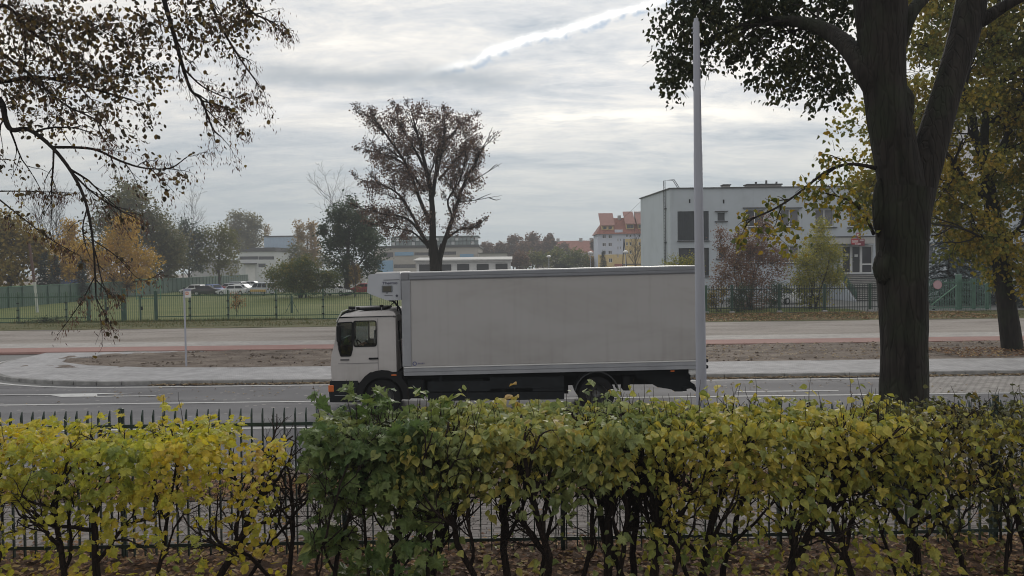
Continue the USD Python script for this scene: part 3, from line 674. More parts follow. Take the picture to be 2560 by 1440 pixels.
tp('axle', cat([cyl((cx, .3, .47), (cx, 2.2, .47), .07, 8) for cx in AX] + [cbox(AX[1] - .2, AX[1] + .2, 1.05, 1.45, .28, .66, .06)]), MT['dark_metal'], tilt=False)
tp('underbody_tray', cat([box(-2.78, 1.45, .72, .80, .40, .95), box(-2.78, 1.45, 1.7, 1.78, .40, .95)]), MT['dark_metal'], tilt=False)
tp('fuel_tank', cbox(-2.2, -0.7, 0.12, 0.72, .34, .88, .09), MT['dark_metal'], tilt=False)
tp('battery_box', cbox(-2.75, -2.3, 0.15, 0.7, .42, .90, .03), MT['dark_metal'], tilt=False)
tp('side_guard', cat([box(-2.2, 1.3, 0.05, 0.09, .36, .56), box(-0.6, 1.3, 0.05, 0.09, .66, .95), box(.5, 1.3, .05, .09, .58, .655), box(-2.2, -.6, .05, .09, .60, .86)] + [box(x, x + .06, 0.09, .13, .36, .98) for x in (-1.9, -.3, 1.2)]), MT['dark_metal'], tilt=False)
tp('mud_flap', cat([box(2.83, 2.99, y, y + .5, .56, .92) for y in (.1, 1.9)]), MT['black_rubber'], tilt=False)
tl = tp('tail_lift', cat([extr_xz([(3.15, .98), (3.2, .86), (3.45, .78), (3.75, .60), (4.1, .54), (4.2, .48), (4.4, .48), (4.45, .54), (4.72, .56), (4.72, .66), (4.5, .8), (4.62, .98)], .35, .85), extr_xz([(3.15, .98), (3.3, .84), (4.4, .6), (4.72, .6), (4.72, .98)], 1.7, 2.2), box(4.4, 4.5, .3, 2.2, .5, .62)]), MT['dark_metal'], tilt=False)
obj('lift_arm', tk(cat([cyl((3.5, .5, .8), (4.75, .5, .58), .035, 6), cyl((3.5, 2.0, .8), (4.75, 2.0, .58), .035, 6), cyl((3.6, 1.2, .9), (4.6, 1.2, .6), .05, 6)]), False), MT['dark_metal'], tl)
rb = tp('rear_bumper', cat([cbox(4.74, 4.84, 0.05, 2.45, .46, .58, .02), box(4.72, 4.82, .1, .16, .5, 1.0), box(4.72, 4.82, 2.34, 2.4, .5, 1.0)]), MT['dark_metal'], tilt=False)
obj('tail_lamp', tk(cat([cbox(4.84, 4.87, y, y + .35, .62, .76, .01) for y in (.12, 2.03)]), False), MT['red_lens'], rb)
tp('side_marker', cbox(4.03, 4.13, 0.02, 0.06, .955, 1.0, .01), MT['amber'])
tp('hinge_plate', cbox(4.5, 4.72, .03, .1, .9, 1.02, .01), MT['white_paint'])

# the driver: one continuous body, seated, hands on the wheel
def body_mesh(bones, blobs=(), refine=0.03):
    import manifold3d as m3
    def sph(p, r): return m3.Manifold.sphere(r, 16).translate([float(a) for a in p])
    parts = [m3.Manifold.batch_hull([sph(a, ra), sph(b, rb_)]) for a, ra, b, rb_ in bones] + [sph(p, r) for p, r in blobs]
    u = m3.Manifold.batch_boolean(parts, m3.OpType.Add).refine_to_length(refine).to_mesh()
    t = trimesh.Trimesh(u.vert_properties[:, :3], u.tri_verts)
    t = trimesh.smoothing.filter_taubin(t, iterations=8)
    return np.array(t.vertices), np.array(t.faces)
dv = thing('person', 'driver in dark clothes seated at the wheel behind the lorry cab window', 'person', (-3.5, TY + .72, 1.25))
B = []
hip, chest, neck, head = np.array((0.08, 0, .24)), np.array((0.16, 0, .66)), np.array((0.14, 0, .80)), np.array((0.10, 0, .96))
B += [(hip, .15, chest, .155), (chest, .10, neck, .06), (neck, .055, head - [0, 0, .04], .06)]
for s in (-1, 1):
    sh, el, ha = np.array((.15, s * .19, .70)), np.array((-.08, s * .26, .47)), np.array((-.40, s * .17, .52))
    kn, ft = np.array((-.42, s * .14, .26)), np.array((-.55, s * .14, -.08))
    B += [(chest, .11, sh, .075), (sh, .07, el, .05), (el, .048, ha, .032), (hip + [0, s * .08, -.02], .095, kn, .065), (kn, .06, ft, .045), (ft, .045, ft + [-.14, 0, -.02], .035)]
obj('body', body_mesh(B), flat_mat('driver_clothes', (0.03, 0.03, 0.035), 0.9), dv, smooth=True)
hv, hf = body_mesh([(head, .095, head + [0.015, 0, .04], .10), (head + [-.05, 0, -.06], .055, head + [-.06, 0, -.09], .04), (head + [-.095, 0, -.005], .018, head + [-.115, 0, -.03], .016), (head + [0, -.095, -.01], .02, head + [0, -.1, .02], .02), (head + [0, .095, -.01], .02, head + [0, .1, .02], .02)], refine=0.02)
obj('head', (hv, hf), flat_mat('skin_look', (0.33, 0.2, 0.15), 0.6), dv, smooth=True)
obj('hair', body_mesh([(head + [.02, 0, .045], .103, head + [.045, 0, .0], .095)], refine=0.02), flat_mat('hair_look', (0.02, 0.016, 0.013), 0.8), dv, smooth=True)
for s in (-1, 1):
    h = np.array((-.41, s * .17, .525))
    F = [(h, .030, h + [-.05, 0, .02], .028)]
    for k in range(4):
        a = h + [-.06, (k - 1.5) * .018, .028]; b = a + [-.03 - .004 * (k in (1, 2)), 0, -.004]; c = b + [-.008, 0, -.03]
        F += [(a, .009, b, .0085), (b, .0085, c, .0075)]
    F += [(h + [-.01, -s * .028, .0], .011, h + [-.05, -s * .045, -.012], .009)]
    obj('hand', body_mesh(F, refine=0.008), '/World/Looks/skin_look', dv, smooth=True)
# ------------------------------------------------------------------ railing fence behind the hedge
FA = 0.019
def fy(x): return 10.24 + FA * x
M_fence = mat('near_fence_look', (0.015, 0.030, 0.025), 0.5, 0.3, 4.0, bump=0.1)
fence = thing('railing_fence', 'dark green steel railing fence with sharp flat picket tips behind the hedge', 'fence', (0, fy(0), KZ))
k = 0
x = -8.2
while x < 8.9:
    tip = 1.90 if x < -0.2 else 1.86
    # flat bar with a slanted top, set edge-on to the rails
    m = extr_xz([(-.010, 0.02), (.010, 0.02), (.010, tip - .10), (-.004, tip), (-.010, tip)], -.019, .019)
    m = extr_yz([(-.020, 0.02), (.020, 0.02), (.020, tip), (-.020, tip - .07)], -.007, .007)
    obj('picket', move(m, (x, fy(x) - fy(0), 0)), M_fence, fence)
    x += 0.1385; k += 1
for xp in (-5.03, -2.2, 0.62, 3.45, 6.3, 8.9, -7.9):
    obj('post', move(cbox(-.03, .03, .025, .085, -.1, 1.92, .006), (xp, fy(xp) - fy(0), 0)), M_fence, fence)
for z in (0.16, 1.70):
    for a, b in ((-8.3, -2.2), (-2.18, 3.43), (3.46, 9.0)):
        v, f = box(a, b, -.032, -.021, z - .022, z + .022)
        v[:, 1] += FA * v[:, 0]
        obj('rail', (v, f), M_fence, fence)

# ------------------------------------------------------------------ lamp post
M_post = mat('galvanised_look', (0.36, 0.37, 0.42), 0.48, 0.1, 1.2, metal=0.35, stretch=(1, 1, .2))
pb = at(1756, 1100, 13.6)
lp = thing('lamp_post', 'tall tapered grey steel lamp post standing between the hedge and the road', 'lamp post', (pb[0], 13.6, KZ - .02))
H = zat(1746, 52, 13.6) - KZ
prof = [(0.0, .105), (.9, .104), (1.0, .092), (3.0, .083), (5.55, .072), (5.6, .068), (H, .054)]
obj('shaft', tube([(-.0085 * z, 0, z) for z, r in prof], [r for z, r in prof], 20), M_post, lp, smooth=40)
obj('base_plate', cat([cbox(-.17, .17, -.17, .17, 0, .03, .008)] + [cyl((sx * .13, sy * .13, .02), (sx * .13, sy * .13, .07), .016, 6) for sx in (-1, 1) for sy in (-1, 1)]), M_post, lp)
obj('service_door', cbox(-.05, .05, -.108, -.098, .45, .85, .01), M_post, lp)
obj('top_socket', cat([tube([(-.0085 * H, 0, H - .2), (-.0085 * H, 0, H + .06)], .038, 12), cyl((-.0085 * H - .03, 0, H - .18), (-.0085 * H - .075, 0, H - .18), .014, 6), cyl((-.0085 * H - .03, 0, H - .10), (-.0085 * H - .075, 0, H - .10), .014, 6)]), M_post, lp)
# ------------------------------------------------------------------ stop sign pole on the soil
sb = at(466, 925, 30.5)
sp = thing('stop_sign_pole', 'thin grey pole with a small white stop sign at its top', 'sign pole', (sb[0], 30.5, KZ - .03))
obj('pole', tube([(0.0, 0, 0), (-.02, 0, 3.02)], .034, 10), M_post, sp, smooth=40)
obj('pole_cap', tube([(-.02, 0, 3.0), (-.02, 0, 3.04)], .038, 10), MT['dark_metal'], sp)
M_sw = mat('sign_white', (0.60, 0.585, 0.56), 0.5, 0.08)
pl = obj('sign_plate', move(extr_xz(rrect(.02, .25, 2.66, 3.0, .012), -.052, -.040), (0, 0, 0), 0.12), M_sw, sp)
obj('sign_header', move(extr_xz(rrect(.022, .248, 2.905, 2.998, .01), -.056, -.053), (0, 0, 0), 0.12), flat_mat('sign_header_look', (0.24, 0.25, 0.33)), pl)
obj('sign_badge', move(cat([extr_xz(rrect(.045, .16, 2.76, 2.88, .02).difference(rrect(.075, .13, 2.80, 2.85, .01)), -.056, -.053)]), (0, 0, 0), 0.12), flat_mat('sign_badge_look', (0.50, 0.19, 0.12)), pl)
# ------------------------------------------------------------------ buildings
def plaster(name, c, stain=(0.5, 0.5, 0.5), amt=0.35, scale=0.25):
    g = G(); p = g('geometry', 'position')
    n = g.noise(p, scale, 6, 0.62, 0.3)
    s = g.noise(g('mapping', 'vector', mapping_type='point', vector=p, scale=(1.6, 1.6, 0.12)), 1.0, 5, 0.6)
    k = g.m('multiply', g.m('add', g.maprange(n, 0.42, 0.72, 0.0, 0.6), g.maprange(s, 0.5, 0.75, 0.0, 0.5)), amt)
    col = g.mix(k, c, tuple(np.array(c) * np.array(stain)))
    nrm = g('bump', 'normal', height=g.noise(p, 30.0, 4), strength=0.2, distance=0.02)
    return g.build(name, surface=g('principled_bsdf', 'BSDF', base_color=col, roughness=0.9, specular_ior_level=0.2, normal=nrm))
def holes_px(Y, rects):
    return [(xat(a, (c + d) / 2, Y), xat(b, (c + d) / 2, Y), zat((a + b) / 2, d, Y), zat((a + b) / 2, c, Y)) for a, b, c, d in rects]
def wall_with(x0, x1, z0, z1, Y, t, rects):
    P = sbox(x0, z0, x1, z1)
    for a, b, c, d in rects: P = P.difference(sbox(a, c, b, d))
    return extr_xz(P, Y, Y + t)
def window(parent, r, Y, frame, glass, n=2, fw=0.06, deep=0.16, name='window', **kw):
    a, b, c, d = r
    P = sbox(a, c, b, d); w = (b - a) / n
    for k in range(n): P = P.difference(sbox(a + k * w + fw * (1 if k == 0 else .6), c + fw, a + (k + 1) * w - fw * (1 if k == n - 1 else .6), d - fw))
    f = obj(name, extr_xz(P, Y + deep, Y + deep + .07), frame, parent, **kw)
    for k in range(n):
        obj('pane', box(a + k * w + fw * .5, a + (k + 1) * w - fw * .5, Y + deep + .03, Y + deep + .05, c + fw * .5, d - fw * .5), glass, f)
    return f
M_off = plaster('office_wall_look', (0.44, 0.475, 0.515), (0.76, 0.76, 0.74), 0.7, 0.22)
M_conc = mat('concrete_look', (0.30, 0.29, 0.28), 0.9, 0.2, 1.0)
M_roofedge = mat('roof_edge_look', (0.07, 0.07, 0.075), 0.7)
M_frame = mat('window_frame_white', (0.62, 0.62, 0.62), 0.5, 0.05)
M_shut = mat('dark_shutter_look', (0.035, 0.042, 0.05), 0.6, 0.15)
M_pane = pane('office_pane', (0.045, 0.045, 0.05))
M_pane2 = pane('curtain_pane', (0.11, 0.105, 0.115))

YB = 80.0
bx0 = xat(1676, 560, YB); bx1 = 62.0
ztop = zat(1850, 470, YB)
office = thing('office_building', 'long pale plastered two storey office with roof ladder and glazed entrance above steps', 'building', ((bx0 + bx1) / 2, 86, 0))
OB = np.array(((bx0 + bx1) / 2, 86, 0.0))
def ob(name, m, material, parent=None, **kw):
    return obj(name, (np.asarray(m[0]) - OB, m[1]), material, parent or office, **kw)
big = holes_px(YB, [(1694, 1772, 528, 601), (1697, 1773, 620, 690)])
small = holes_px(YB, [(1794, 1812, 532, 552), (1797, 1816, 622, 646)])
up = holes_px(YB, [(x, x + 47, 523, 567) for x in (1864, 1951, 2038, 2125)])
lo = holes_px(YB, [(x, x + 47, 614, 657) for x in (1864, 1951)])
ex = [(bx0 + 24.5 + k * 3.48, bx0 + 26.4 + k * 3.48, z, z + 1.75) for k in range(6) for z in (up[0][2], lo[0][2])]
door = holes_px(YB, [(2104, 2182, 613, 684)])
allr = big + small + up + lo + ex + door
front = ob('front_wall', wall_with(bx0, bx1, 0, ztop, YB, .3, allr), M_off)
xf, yf = xat(1603, 580, 91.5), 91.5
side_v = np.array([(bx0, YB, 0), (xf, yf, 0), (xf, yf, ztop), (bx0, YB, ztop), (bx0 + .3, YB + .3, 0), (xf + .3, yf, 0), (xf + .3, yf, ztop), (bx0 + .3, YB + .3, ztop)], float)
ob('side_wall', hullm(side_v), M_off)
ob('back_wall', box(xf, bx1, yf, yf + .3, 0, ztop), M_off)
rp = [(bx0 - .12, YB - .12), (bx1, YB - .12), (bx1, yf + .4), (xf - .15, yf + .4)]
ob('roof', extr(Polygon(rp), .1, ztop + .002), M_roofedge)
ob('inner_floor', box(bx0 + 1.2, bx1, YB + .4, yf - .1, 5.8, 6.0), M_conc)
ob('room_back', box(bx0 + 1.2, bx1, YB + 2.2, YB + 2.4, 0.3, ztop - .3), flat_mat('room_look', (0.10, 0.10, 0.105), 0.9))
sh = ob('shutter', cat([box(big[0][0], big[0][1], YB + .10, YB + .13, big[0][2], big[0][3])]), M_shut)
nb = 14; w = (big[0][1] - big[0][0]) / nb
for k in range(nb):
    ob('shutter_slat', cbox(big[0][0] + k * w + .012, big[0][0] + (k + 1) * w - .012, YB + .06, YB + .11, big[0][2] + .02, big[0][3] - .02, .01), M_shut, sh)
window(office, tuple(np.array(big[1]) - [OB[0], OB[0], 0, 0]), YB - OB[1], M_shut, M_pane, 3, .08)
for r in small: window(office, tuple(np.array(r) - [OB[0], OB[0], 0, 0]), YB - OB[1], M_roofedge, M_pane, 1)
for i, r in enumerate(up + lo + ex): window(office, tuple(np.array(r) - [OB[0], OB[0], 0, 0]), YB - OB[1], M_frame, M_pane2 if i % 3 else M_pane, 2, .08)
for i, r in enumerate(big + small + up + lo + ex):
    e = .28 if r in small or r in up else .06
    ob('window_sill', box(r[0] - e, r[1] + e, YB - .14, YB + .05, r[2] - .12, r[2] - .03), M_roofedge)
    if r in small or r in up: ob('lintel_ledge', box(r[0] - e, r[1] + e, YB - .2, YB + .05, r[3] + .10, r[3] + .17), M_roofedge)
for x, y in ((1724, 502), (1809, 503)):
    c = at(x, y, YB); ob('wall_vent', box(c[0] - .07, c[0] + .07, YB - .03, YB + .02, c[2] - .22, c[2] + .16), MT['dark_metal'])
for i, (x0, x1, h) in enumerate(((1806, 1822, .42), (1864, 1950, .42))):
    a, b = xat(x0, 465, YB + 2), xat(x1, 465, YB + 2)
    ch = ob('roof_vent_block', cbox(a, b, YB + 1.5, YB + 2.5, ztop, ztop + h, .03), M_conc)
    ob('vent_cap', cbox(a - .1, b + .1, YB + 1.4, YB + 2.6, ztop + h, ztop + h + .12, .03), M_roofedge, ch)
    for k in range(3 if i else 0):
        xx = a + (b - a) * (.3 + .3 * k)
        ob('vent_pipe', cyl((xx, YB + 2, ztop + h + .1), (xx, YB + 2, ztop + h + .36 + .15 * (k == 1)), .11, 8), M_roofedge, ch)
# ladder with hooped top on the side wall
lt = .14
lx = bx0 + (xf - bx0) * lt - .12; ly = YB + (yf - YB) * lt
dx, dy = (xf - bx0) / 12, (yf - YB) / 12
ladder = ob('roof_ladder', cat([tube([(lx + s * .25 * dx, ly + s * .25 * dy, 1.5), (lx + s * .25 * dx, ly + s * .25 * dy, ztop + 1.0), (lx + .25 * s * dx + .9, ly + .25 * s * dy - .1, ztop + 1.05), (lx + .25 * s * dx + 1.5, ly + .25 * s * dy - .1, ztop + .1)], .035, 6) for s in (-1, 1)] + [cyl((lx - .25 * dx, ly - .25 * dy, 1.7 + k * .32), (lx + .25 * dx, ly + .25 * dy, 1.7 + k * .32), .018, 5) for k in range(32)]), MT['dark_metal'])
ob('ladder_bracket', cat([box(lx - .05, lx + .16, ly - .35, ly + .35, z, z + .06) for z in (3.2, 6.0, 9.4)]), MT['dark_metal'], ladder)
# entrance: canopy, door, steps
cx0, cx1 = xat(2040, 600, YB - 1.2), xat(2186, 600, YB - 1.2)
zc0, zc1 = zat(2110, 610, YB - 1.2), zat(2110, 593, YB - 1.2)
can = ob('canopy', cbox(cx0, cx1, YB - 1.3, YB, zc0, zc1, .02), plaster('canopy_look', (0.42, 0.415, 0.40), (0.6, .58, .55), .5, 1.2))
ob('canopy_roof', box(cx0 - .06, cx1 + .06, YB - 1.36, YB - .02, zc1, zc1 + .1), M_roofedge, can)
d0 = door[0]
zs = d0[2]
ent = ob('entrance_door', extr_xz(unary_union([sbox(d0[0], zs, d0[1], d0[3]).difference(unary_union([sbox(a, zs + .14, b, d0[3] - .16) for a, b in [(d0[0] + .12, d0[0] + .86), (d0[0] + 1.10, d0[0] + 1.84)]] + [sbox(d0[0] + 2.08, zs + 1.0, d0[1] - .1, d0[3] - .16), sbox(d0[0] + 2.08, zs + .14, d0[1] - .1, zs + .85)]))]), YB + .06, YB + .16), M_frame)
for a, b, c, d in [(d0[0] + .1, d0[0] + .9, zs + .1, d0[3] - .1), (d0[0] + 1.08, d0[0] + 1.88, zs + .1, d0[3] - .1), (d0[0] + 2.06, d0[1] - .05, zs + .1, d0[3] - .1)]:
    ob('pane', box(a, b, YB + .10, YB + .12, c, d), M_pane, ent)
for px_, py_ in ((2116.5, 637), (2140.5, 639)):
    c = at(px_, py_, YB + .08); ob('notice', box(c[0] - .17, c[0] + .17, YB + .085, YB + .095, c[2] - .13, c[2] + .13), M_frame, ent)
c = at(2131, 654.5, YB); ob('handle', cyl((c[0] - .02, YB + .02, c[2]), (c[0] + .12, YB + .02, c[2]), .022, 6), MT['chrome'], ent)
M_sred = flat_mat('sign_red', (0.36, 0.035, 0.045), .5); M_sred2 = flat_mat('sign_dark_red', (0.17, 0.03, 0.045), .5); M_swh = flat_mat('sign_text_white', (0.62, 0.56, 0.56), .5)
YS = YB - 1.34
def signpx(name, a, b, c, d, Y, m, lines=(), parent=None):
    x0, x1, z0, z1 = holes_px(Y, [(a, b, c, d)])[0]
    s = ob(name, cbox(x0, x1, Y - .03, Y, z0, z1, .006), m, parent)
    for u0, u1, v0, v1 in lines:
        ob('text_line', box(x0 + (x1 - x0) * u0, x0 + (x1 - x0) * u1, Y - .036, Y - .029, z0 + (z1 - z0) * v0, z0 + (z1 - z0) * v1), M_swh, s)
signpx('red_sign', 2128, 2145.5, 596.5, 611.5, YS, M_sred, [(.08, .95, .68, .76), (.15, .95, .50, .60), (.12, .9, .30, .38)])
signpx('maroon_sign', 2146.5, 2161.5, 597, 614.5, YS, M_sred2, [(.12, .9, .80, .86), (.2, .8, .68, .74)])
signpx('red_sign', 2136, 2152.5, 607.8, 612.2, YS - .05, M_sred, [(.05, .30, .2, .8), (.42, .98, .2, .8)])
e = at(2146, 588.5, YS); ex_, ez_ = e[0], e[2]
em = ob('emblem', extr_xz(Polygon([(ex_ - .19, ez_ + .24), (ex_ + .19, ez_ + .24), (ex_ + .19, ez_ - .05), (ex_ + .12, ez_ - .18), (ex_, ez_ - .26), (ex_ - .12, ez_ - .18), (ex_ - .19, ez_ - .05)]).buffer(.02), YS - .04, YS), flat_mat('emblem_red', (0.30, 0.07, 0.09)))
eagle = [(0, .10), (.03, .17), (.06, .14), (.05, .09), (.14, .19), (.155, .05), (.13, -.06), (.06, -.03), (.075, -.13), (.03, -.10), (0, -.20)]
eagle = eagle + [(-x, z) for x, z in eagle[::-1] if x > 0]
ob('eagle', extr_xz(Polygon([(ex_ + x, ez_ + z) for x, z in eagle]).buffer(0), YS - .05, YS - .035), M_swh, em)
# steps, one by one, with side walls and green railing panels
sx0, sx1 = xat(2097, 720, 78), xat(2235, 720, 78)
n = 15; rise = (zs - .02 - .14) / n; run = .30
M_step = mat('step_look', (0.40, 0.39, 0.37), 0.85, 0.2, 3.0); M_riser = mat('riser_look', (0.10, 0.10, 0.10), 0.9)
stairs = ob('stairs', box(sx0, sx1, YB - 1.4, YB + .02, 0, zs - .03), M_riser)
for k in range(n):
    y1 = YB - 1.4 - k * run
    zt = zs - .02 - k * rise
    ob('step_riser', box(sx0 + .02, sx1 - .02, y1 - run, y1 - .01, 0, zt - rise - .05 + .001), M_riser, stairs)
    ob('step', cbox(sx0, sx1, y1 - run - .04, y1, zt - rise - .05, zt - rise, .01), M_step, stairs)
yb_ = YB - 1.4 - n * run
for x in (sx0 - .22, sx1 + .02):
    ob('stair_cheek', extr_yz([(YB, 0), (YB, zs + .05), (YB - 1.4, zs + .05), (yb_ - .1, .25), (yb_ - .1, 0)], x, x + .2), M_off, stairs)
rl = ob('stair_railing', cat([tube([(sx0 + .1, YB - .3, zs + .95), (sx0 + .1, YB - 1.4, zs + .95), (sx0 + .1, yb_, 1.1), (sx0 + .1, yb_ - .5, 1.05)], .03, 6)] + [cyl((sx0 + .1, y, z), (sx0 + .1, y, z + .95), .025, 6) for y, z in ((YB - .4, zs), (YB - 1.4, zs), ((YB - 1.4 + yb_) / 2, zs / 2 + .1), (yb_, .15))]), MT['green_fence'], stairs)
ob('railing_panel', extr_yz([(YB - 1.45, zs + .15), (YB - 1.45, zs + .85), (yb_ + .05, 1.0), (yb_ + .05, .3)], sx0 + .09, sx0 + .11), MT['green_fence'], stairs)
# tall pale block farther right
bl = thing('apartment_block', 'tall pale apartment block half hidden behind the yellow tree at right', 'building', (75, 118, 0))
bw0 = xat(2345, 400, 112)
wr = [(bw0 + 1.6 + k * 3.4, bw0 + 3.3 + k * 3.4, 2 + 2.9 * j, 3.5 + 2.9 * j) for k in range(9) for j in range(8)]
v, f = wall_with(bw0, bw0 + 33, 0, 26, 112, .3, wr)
M_blk = plaster('block_wall_look', (0.60, 0.59, 0.60), (0.85, .84, .84), .5, .1)
BLO = np.array((75, 118, 0.0))
obj('front_wall', (v - BLO, f), M_blk, bl)
obj('body', (lambda m: (m[0] - BLO, m[1]))(cat([box(bw0, bw0 + .3, 112.3, 124, 0, 26), box(bw0, bw0 + 33, 124, 124.3, 0, 26), box(bw0 + .3, bw0 + 33, 112.9, 113, 0.2, 25.8)])), M_blk, bl)
obj('roof', (lambda m: (m[0] - BLO, m[1]))(box(bw0 - .2, bw0 + 33.2, 111.8, 124.5, 26.002, 26.3)), M_roofedge, bl)
for r in wr: window(bl, (r[0] - 75, r[1] - 75, r[2], r[3]), 112 - 118, M_frame, M_pane, 2, .09)

# far buildings -------------------------------------------------------
def px_building(name, label, Y, px0, px1, pyt, py_ref, depth, wall, roofmat, wins, n=2, frame=None, roof_t=.35, glass=None, cat_='building'):
    x0, x1, z1 = xat(px0, py_ref, Y), xat(px1, py_ref, Y), zat((px0 + px1) / 2, pyt, Y)
    rs = holes_px(Y, wins)
    O = np.array(((x0 + x1) / 2, Y + depth / 2, 0.0))
    t = thing(name, label, cat_, O)
    sub = lambda m: (np.asarray(m[0]) - O, m[1])
    obj('front_wall', sub(wall_with(x0, x1, 0, z1, Y, .3, rs)), wall, t)
    obj('body', sub(cat([box(x0, x0 + .3, Y + .302, Y + depth, 0, z1), box(x1 - .3, x1, Y + .302, Y + depth, 0, z1), box(x0 + .3, x1 - .3, Y + depth - .3, Y + depth, 0, z1), box(x0 + .3, x1 - .3, Y + .6, Y + .7, .1, z1 - .1)])), wall, t)
    obj('roof', sub(box(x0 - .25, x1 + .25, Y - .25, Y + depth + .2, z1 + .002, z1 + roof_t)), roofmat, t)
    for (a, b, c, d), k in zip(rs, n if isinstance(n, (list, tuple)) else [n] * len(rs)):
        window(t, (a - O[0], b - O[0], c, d), Y - O[1], frame or M_frame, glass or M_pane, k, .1, .1)
    return t, O, sub, (x0, x1, z1)
M_fw = plaster('factory_white_look', (0.55, 0.56, 0.57), (.8, .8, .78), .6, .15)
M_fb = plaster('factory_blue_look', (0.36, 0.45, 0.56), (.85, .85, .85), .5, .1)
M_bg = plaster('hall_beige_look', (0.40, 0.37, 0.345), (.8, .78, .76), .6, .12)
M_tar = mat('dark_roof_look', (0.06, 0.06, 0.065), .85)
M_pbl = flat_mat('blue_panel', (0.20, 0.33, 0.48), .5)
t, O, sub, (x0, x1, z1) = px_building('factory_building', 'low white factory with dark roof band and window strip below the blue tower', 220, 597, 688, 629, 660, 14, M_fw, M_tar, [(599, 645, 641, 649), (646, 685, 641, 649), (646, 664, 659, 668)], [5, 5, 3], M_tar, 1.1)
a, b, c, d = holes_px(219.6, [(613, 637, 661, 679)])[0]
obj('loading_door', sub(box(a, b, 219.85, 219.95, .1, d)), MT['white_paint'], t); obj('door_canopy', sub(box(a - .5, b + .5, 218.6, 219.98, d + .1, d + .35)), M_tar, t)
t, O, sub, (x0, x1, z1) = px_building('factory_tower', 'pale blue panelled tower of the factory rising behind its low white wing', 235, 661, 741, 592, 640, 10, M_fw, M_tar, [(698, 727, 624, 631), (695, 729, 640, 648)], [4, 5], M_tar, .3)
z0 = zat(700, 622, 235)
nb = 10
for k in range(nb):
    obj('wall_panel', sub(box(x0 + (x1 - x0) * k / nb + .03, x0 + (x1 - x0) * (k + 1) / nb - .03, 234.85, 234.98, z0, z1 - .2)), M_fb, t)
px_building('workshop_building', 'long low white workshop far behind the green fence among trees', 245, 478, 596, 655, 662, 9, plaster('workshop_look', (0.36, 0.36, 0.36)), M_tar, [(490 + k * 13, 500 + k * 13, 660, 666) for k in range(8)], 2, M_frame, .5)
# assembly hall
t, O, sub, (x0, x1, z1) = px_building('assembly_hall', 'beige factory hall with glazed roof strip behind the big bare tree', 200, 935, 1196, 619, 650, 30, M_bg, M_tar, [(953, 983, 631, 643), (1036, 1092, 631, 638), (1108, 1140, 629, 637), (985, 1039, 661, 670)], [4, 7, 5, 8], M_tar, .5, M_pane2)
for a, b, c, d in holes_px(199.9, [(987, 1034, 630, 639), (1150, 1184, 635, 645), (944, 983, 651, 688)]):
    obj('blue_panel', sub(box(a, b, 199.86, 199.96, max(c, .1), d)), M_pbl, t)
zt0 = z1 + .5; zt1 = zat(1080, 592, 203)
M_gr = flat_mat('clerestory_frame', (0.06, 0.085, 0.08), .6); M_cg = pane('clerestory_glass', (0.19, 0.22, 0.22))
cl = obj('clerestory', sub(cat([box(x0 + 4, x1, 203, 203.3, zt0 + z, zt0 + z + .22) for z in (0, 1.05, 2.05)] + [box(x0 + 4, x1, 203.3, 215, zt1 - .1, zt1 + .2)])), M_gr, t)
nc = 22; w = (x1 - x0 - 4) / nc
for k in range(nc):
    for z in (0.22, 1.27):
        obj('pane', sub(box(x0 + 4 + k * w + .09, x0 + 4 + (k + 1) * w - .09, 203.1, 203.2, zt0 + z, zt0 + z + .83)), M_cg if (k * 7 + int(z * 3)) % 5 else M_fw, cl)
    obj('mullion', sub(box(x0 + 4 + k * w - .08, x0 + 4 + k * w + .08, 203.02, 203.28, zt0, zt1 - .1)), M_gr, cl)
px_building('hall_annex', 'plain grey annex standing against the right end of the hall', 190, 1197, 1268, 633, 650, 10, plaster('annex_look', (0.40, 0.385, 0.36)), M_tar, [(1210, 1222, 645, 650)], 1, None, .15)
# garages
t, O, sub, (x0, x1, z1) = px_building('garage_row', 'white garage row with open dark bays behind the lorry roof', 150, 1041, 1277, 656, 660, 8, MT['white_paint'], MT['white_paint'], [], 1)
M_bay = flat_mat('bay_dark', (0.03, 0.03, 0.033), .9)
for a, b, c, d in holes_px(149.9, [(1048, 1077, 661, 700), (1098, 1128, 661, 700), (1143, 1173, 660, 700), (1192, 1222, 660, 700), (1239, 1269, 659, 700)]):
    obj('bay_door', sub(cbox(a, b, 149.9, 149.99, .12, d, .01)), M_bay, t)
obj('roof_slab', sub(hullm([(x, y, z) for x in (x0 - .5, x1 + .3) for y, z in ((149.2, z1 + .35), (149.2, z1 + .55), (158.6, z1 + .9), (158.6, z1 + 1.1))])), mat('slab_look', (0.50, 0.49, 0.47), .8), t)
# house with the long red roof
M_tile = mat('red_tile_look', (0.22, 0.085, 0.062), .85, .25, 3.0); M_tile2 = mat('pale_tile_look', (0.25, 0.13, 0.11), .85, .2, 3.0)
hx0, hx1 = xat(1335, 620, 300), xat(1600, 620, 300); hz = zat(1420, 632, 300); hr = zat(1420, 601, 300)
h = thing('red_roof_house', 'long house with a plain red roof behind distant autumn trees', 'building', ((hx0 + hx1) / 2, 306, 0)); HO = np.array(((hx0 + hx1) / 2, 306, 0.))
obj('wall', (lambda m: (m[0] - HO, m[1]))(box(hx0 + .5, hx1 - .5, 300.5, 311.5, 0, hz)), M_bg, h)
obj('roof', (lambda m: (m[0] - HO, m[1]))(hullm([(x, y, z) for x in (hx0, hx1) for y, z in ((300, hz), (306, hr), (312, hz))])), M_tile, h)
for px_ in (1395, 1452, 1478):
    xx = xat(px_, 600, 306); obj('chimney', (lambda m: (m[0] - HO, m[1]))(box(xx - .6, xx + .6, 305.5, 306.5, hr - 1, hr + 1.0)), M_conc, h)
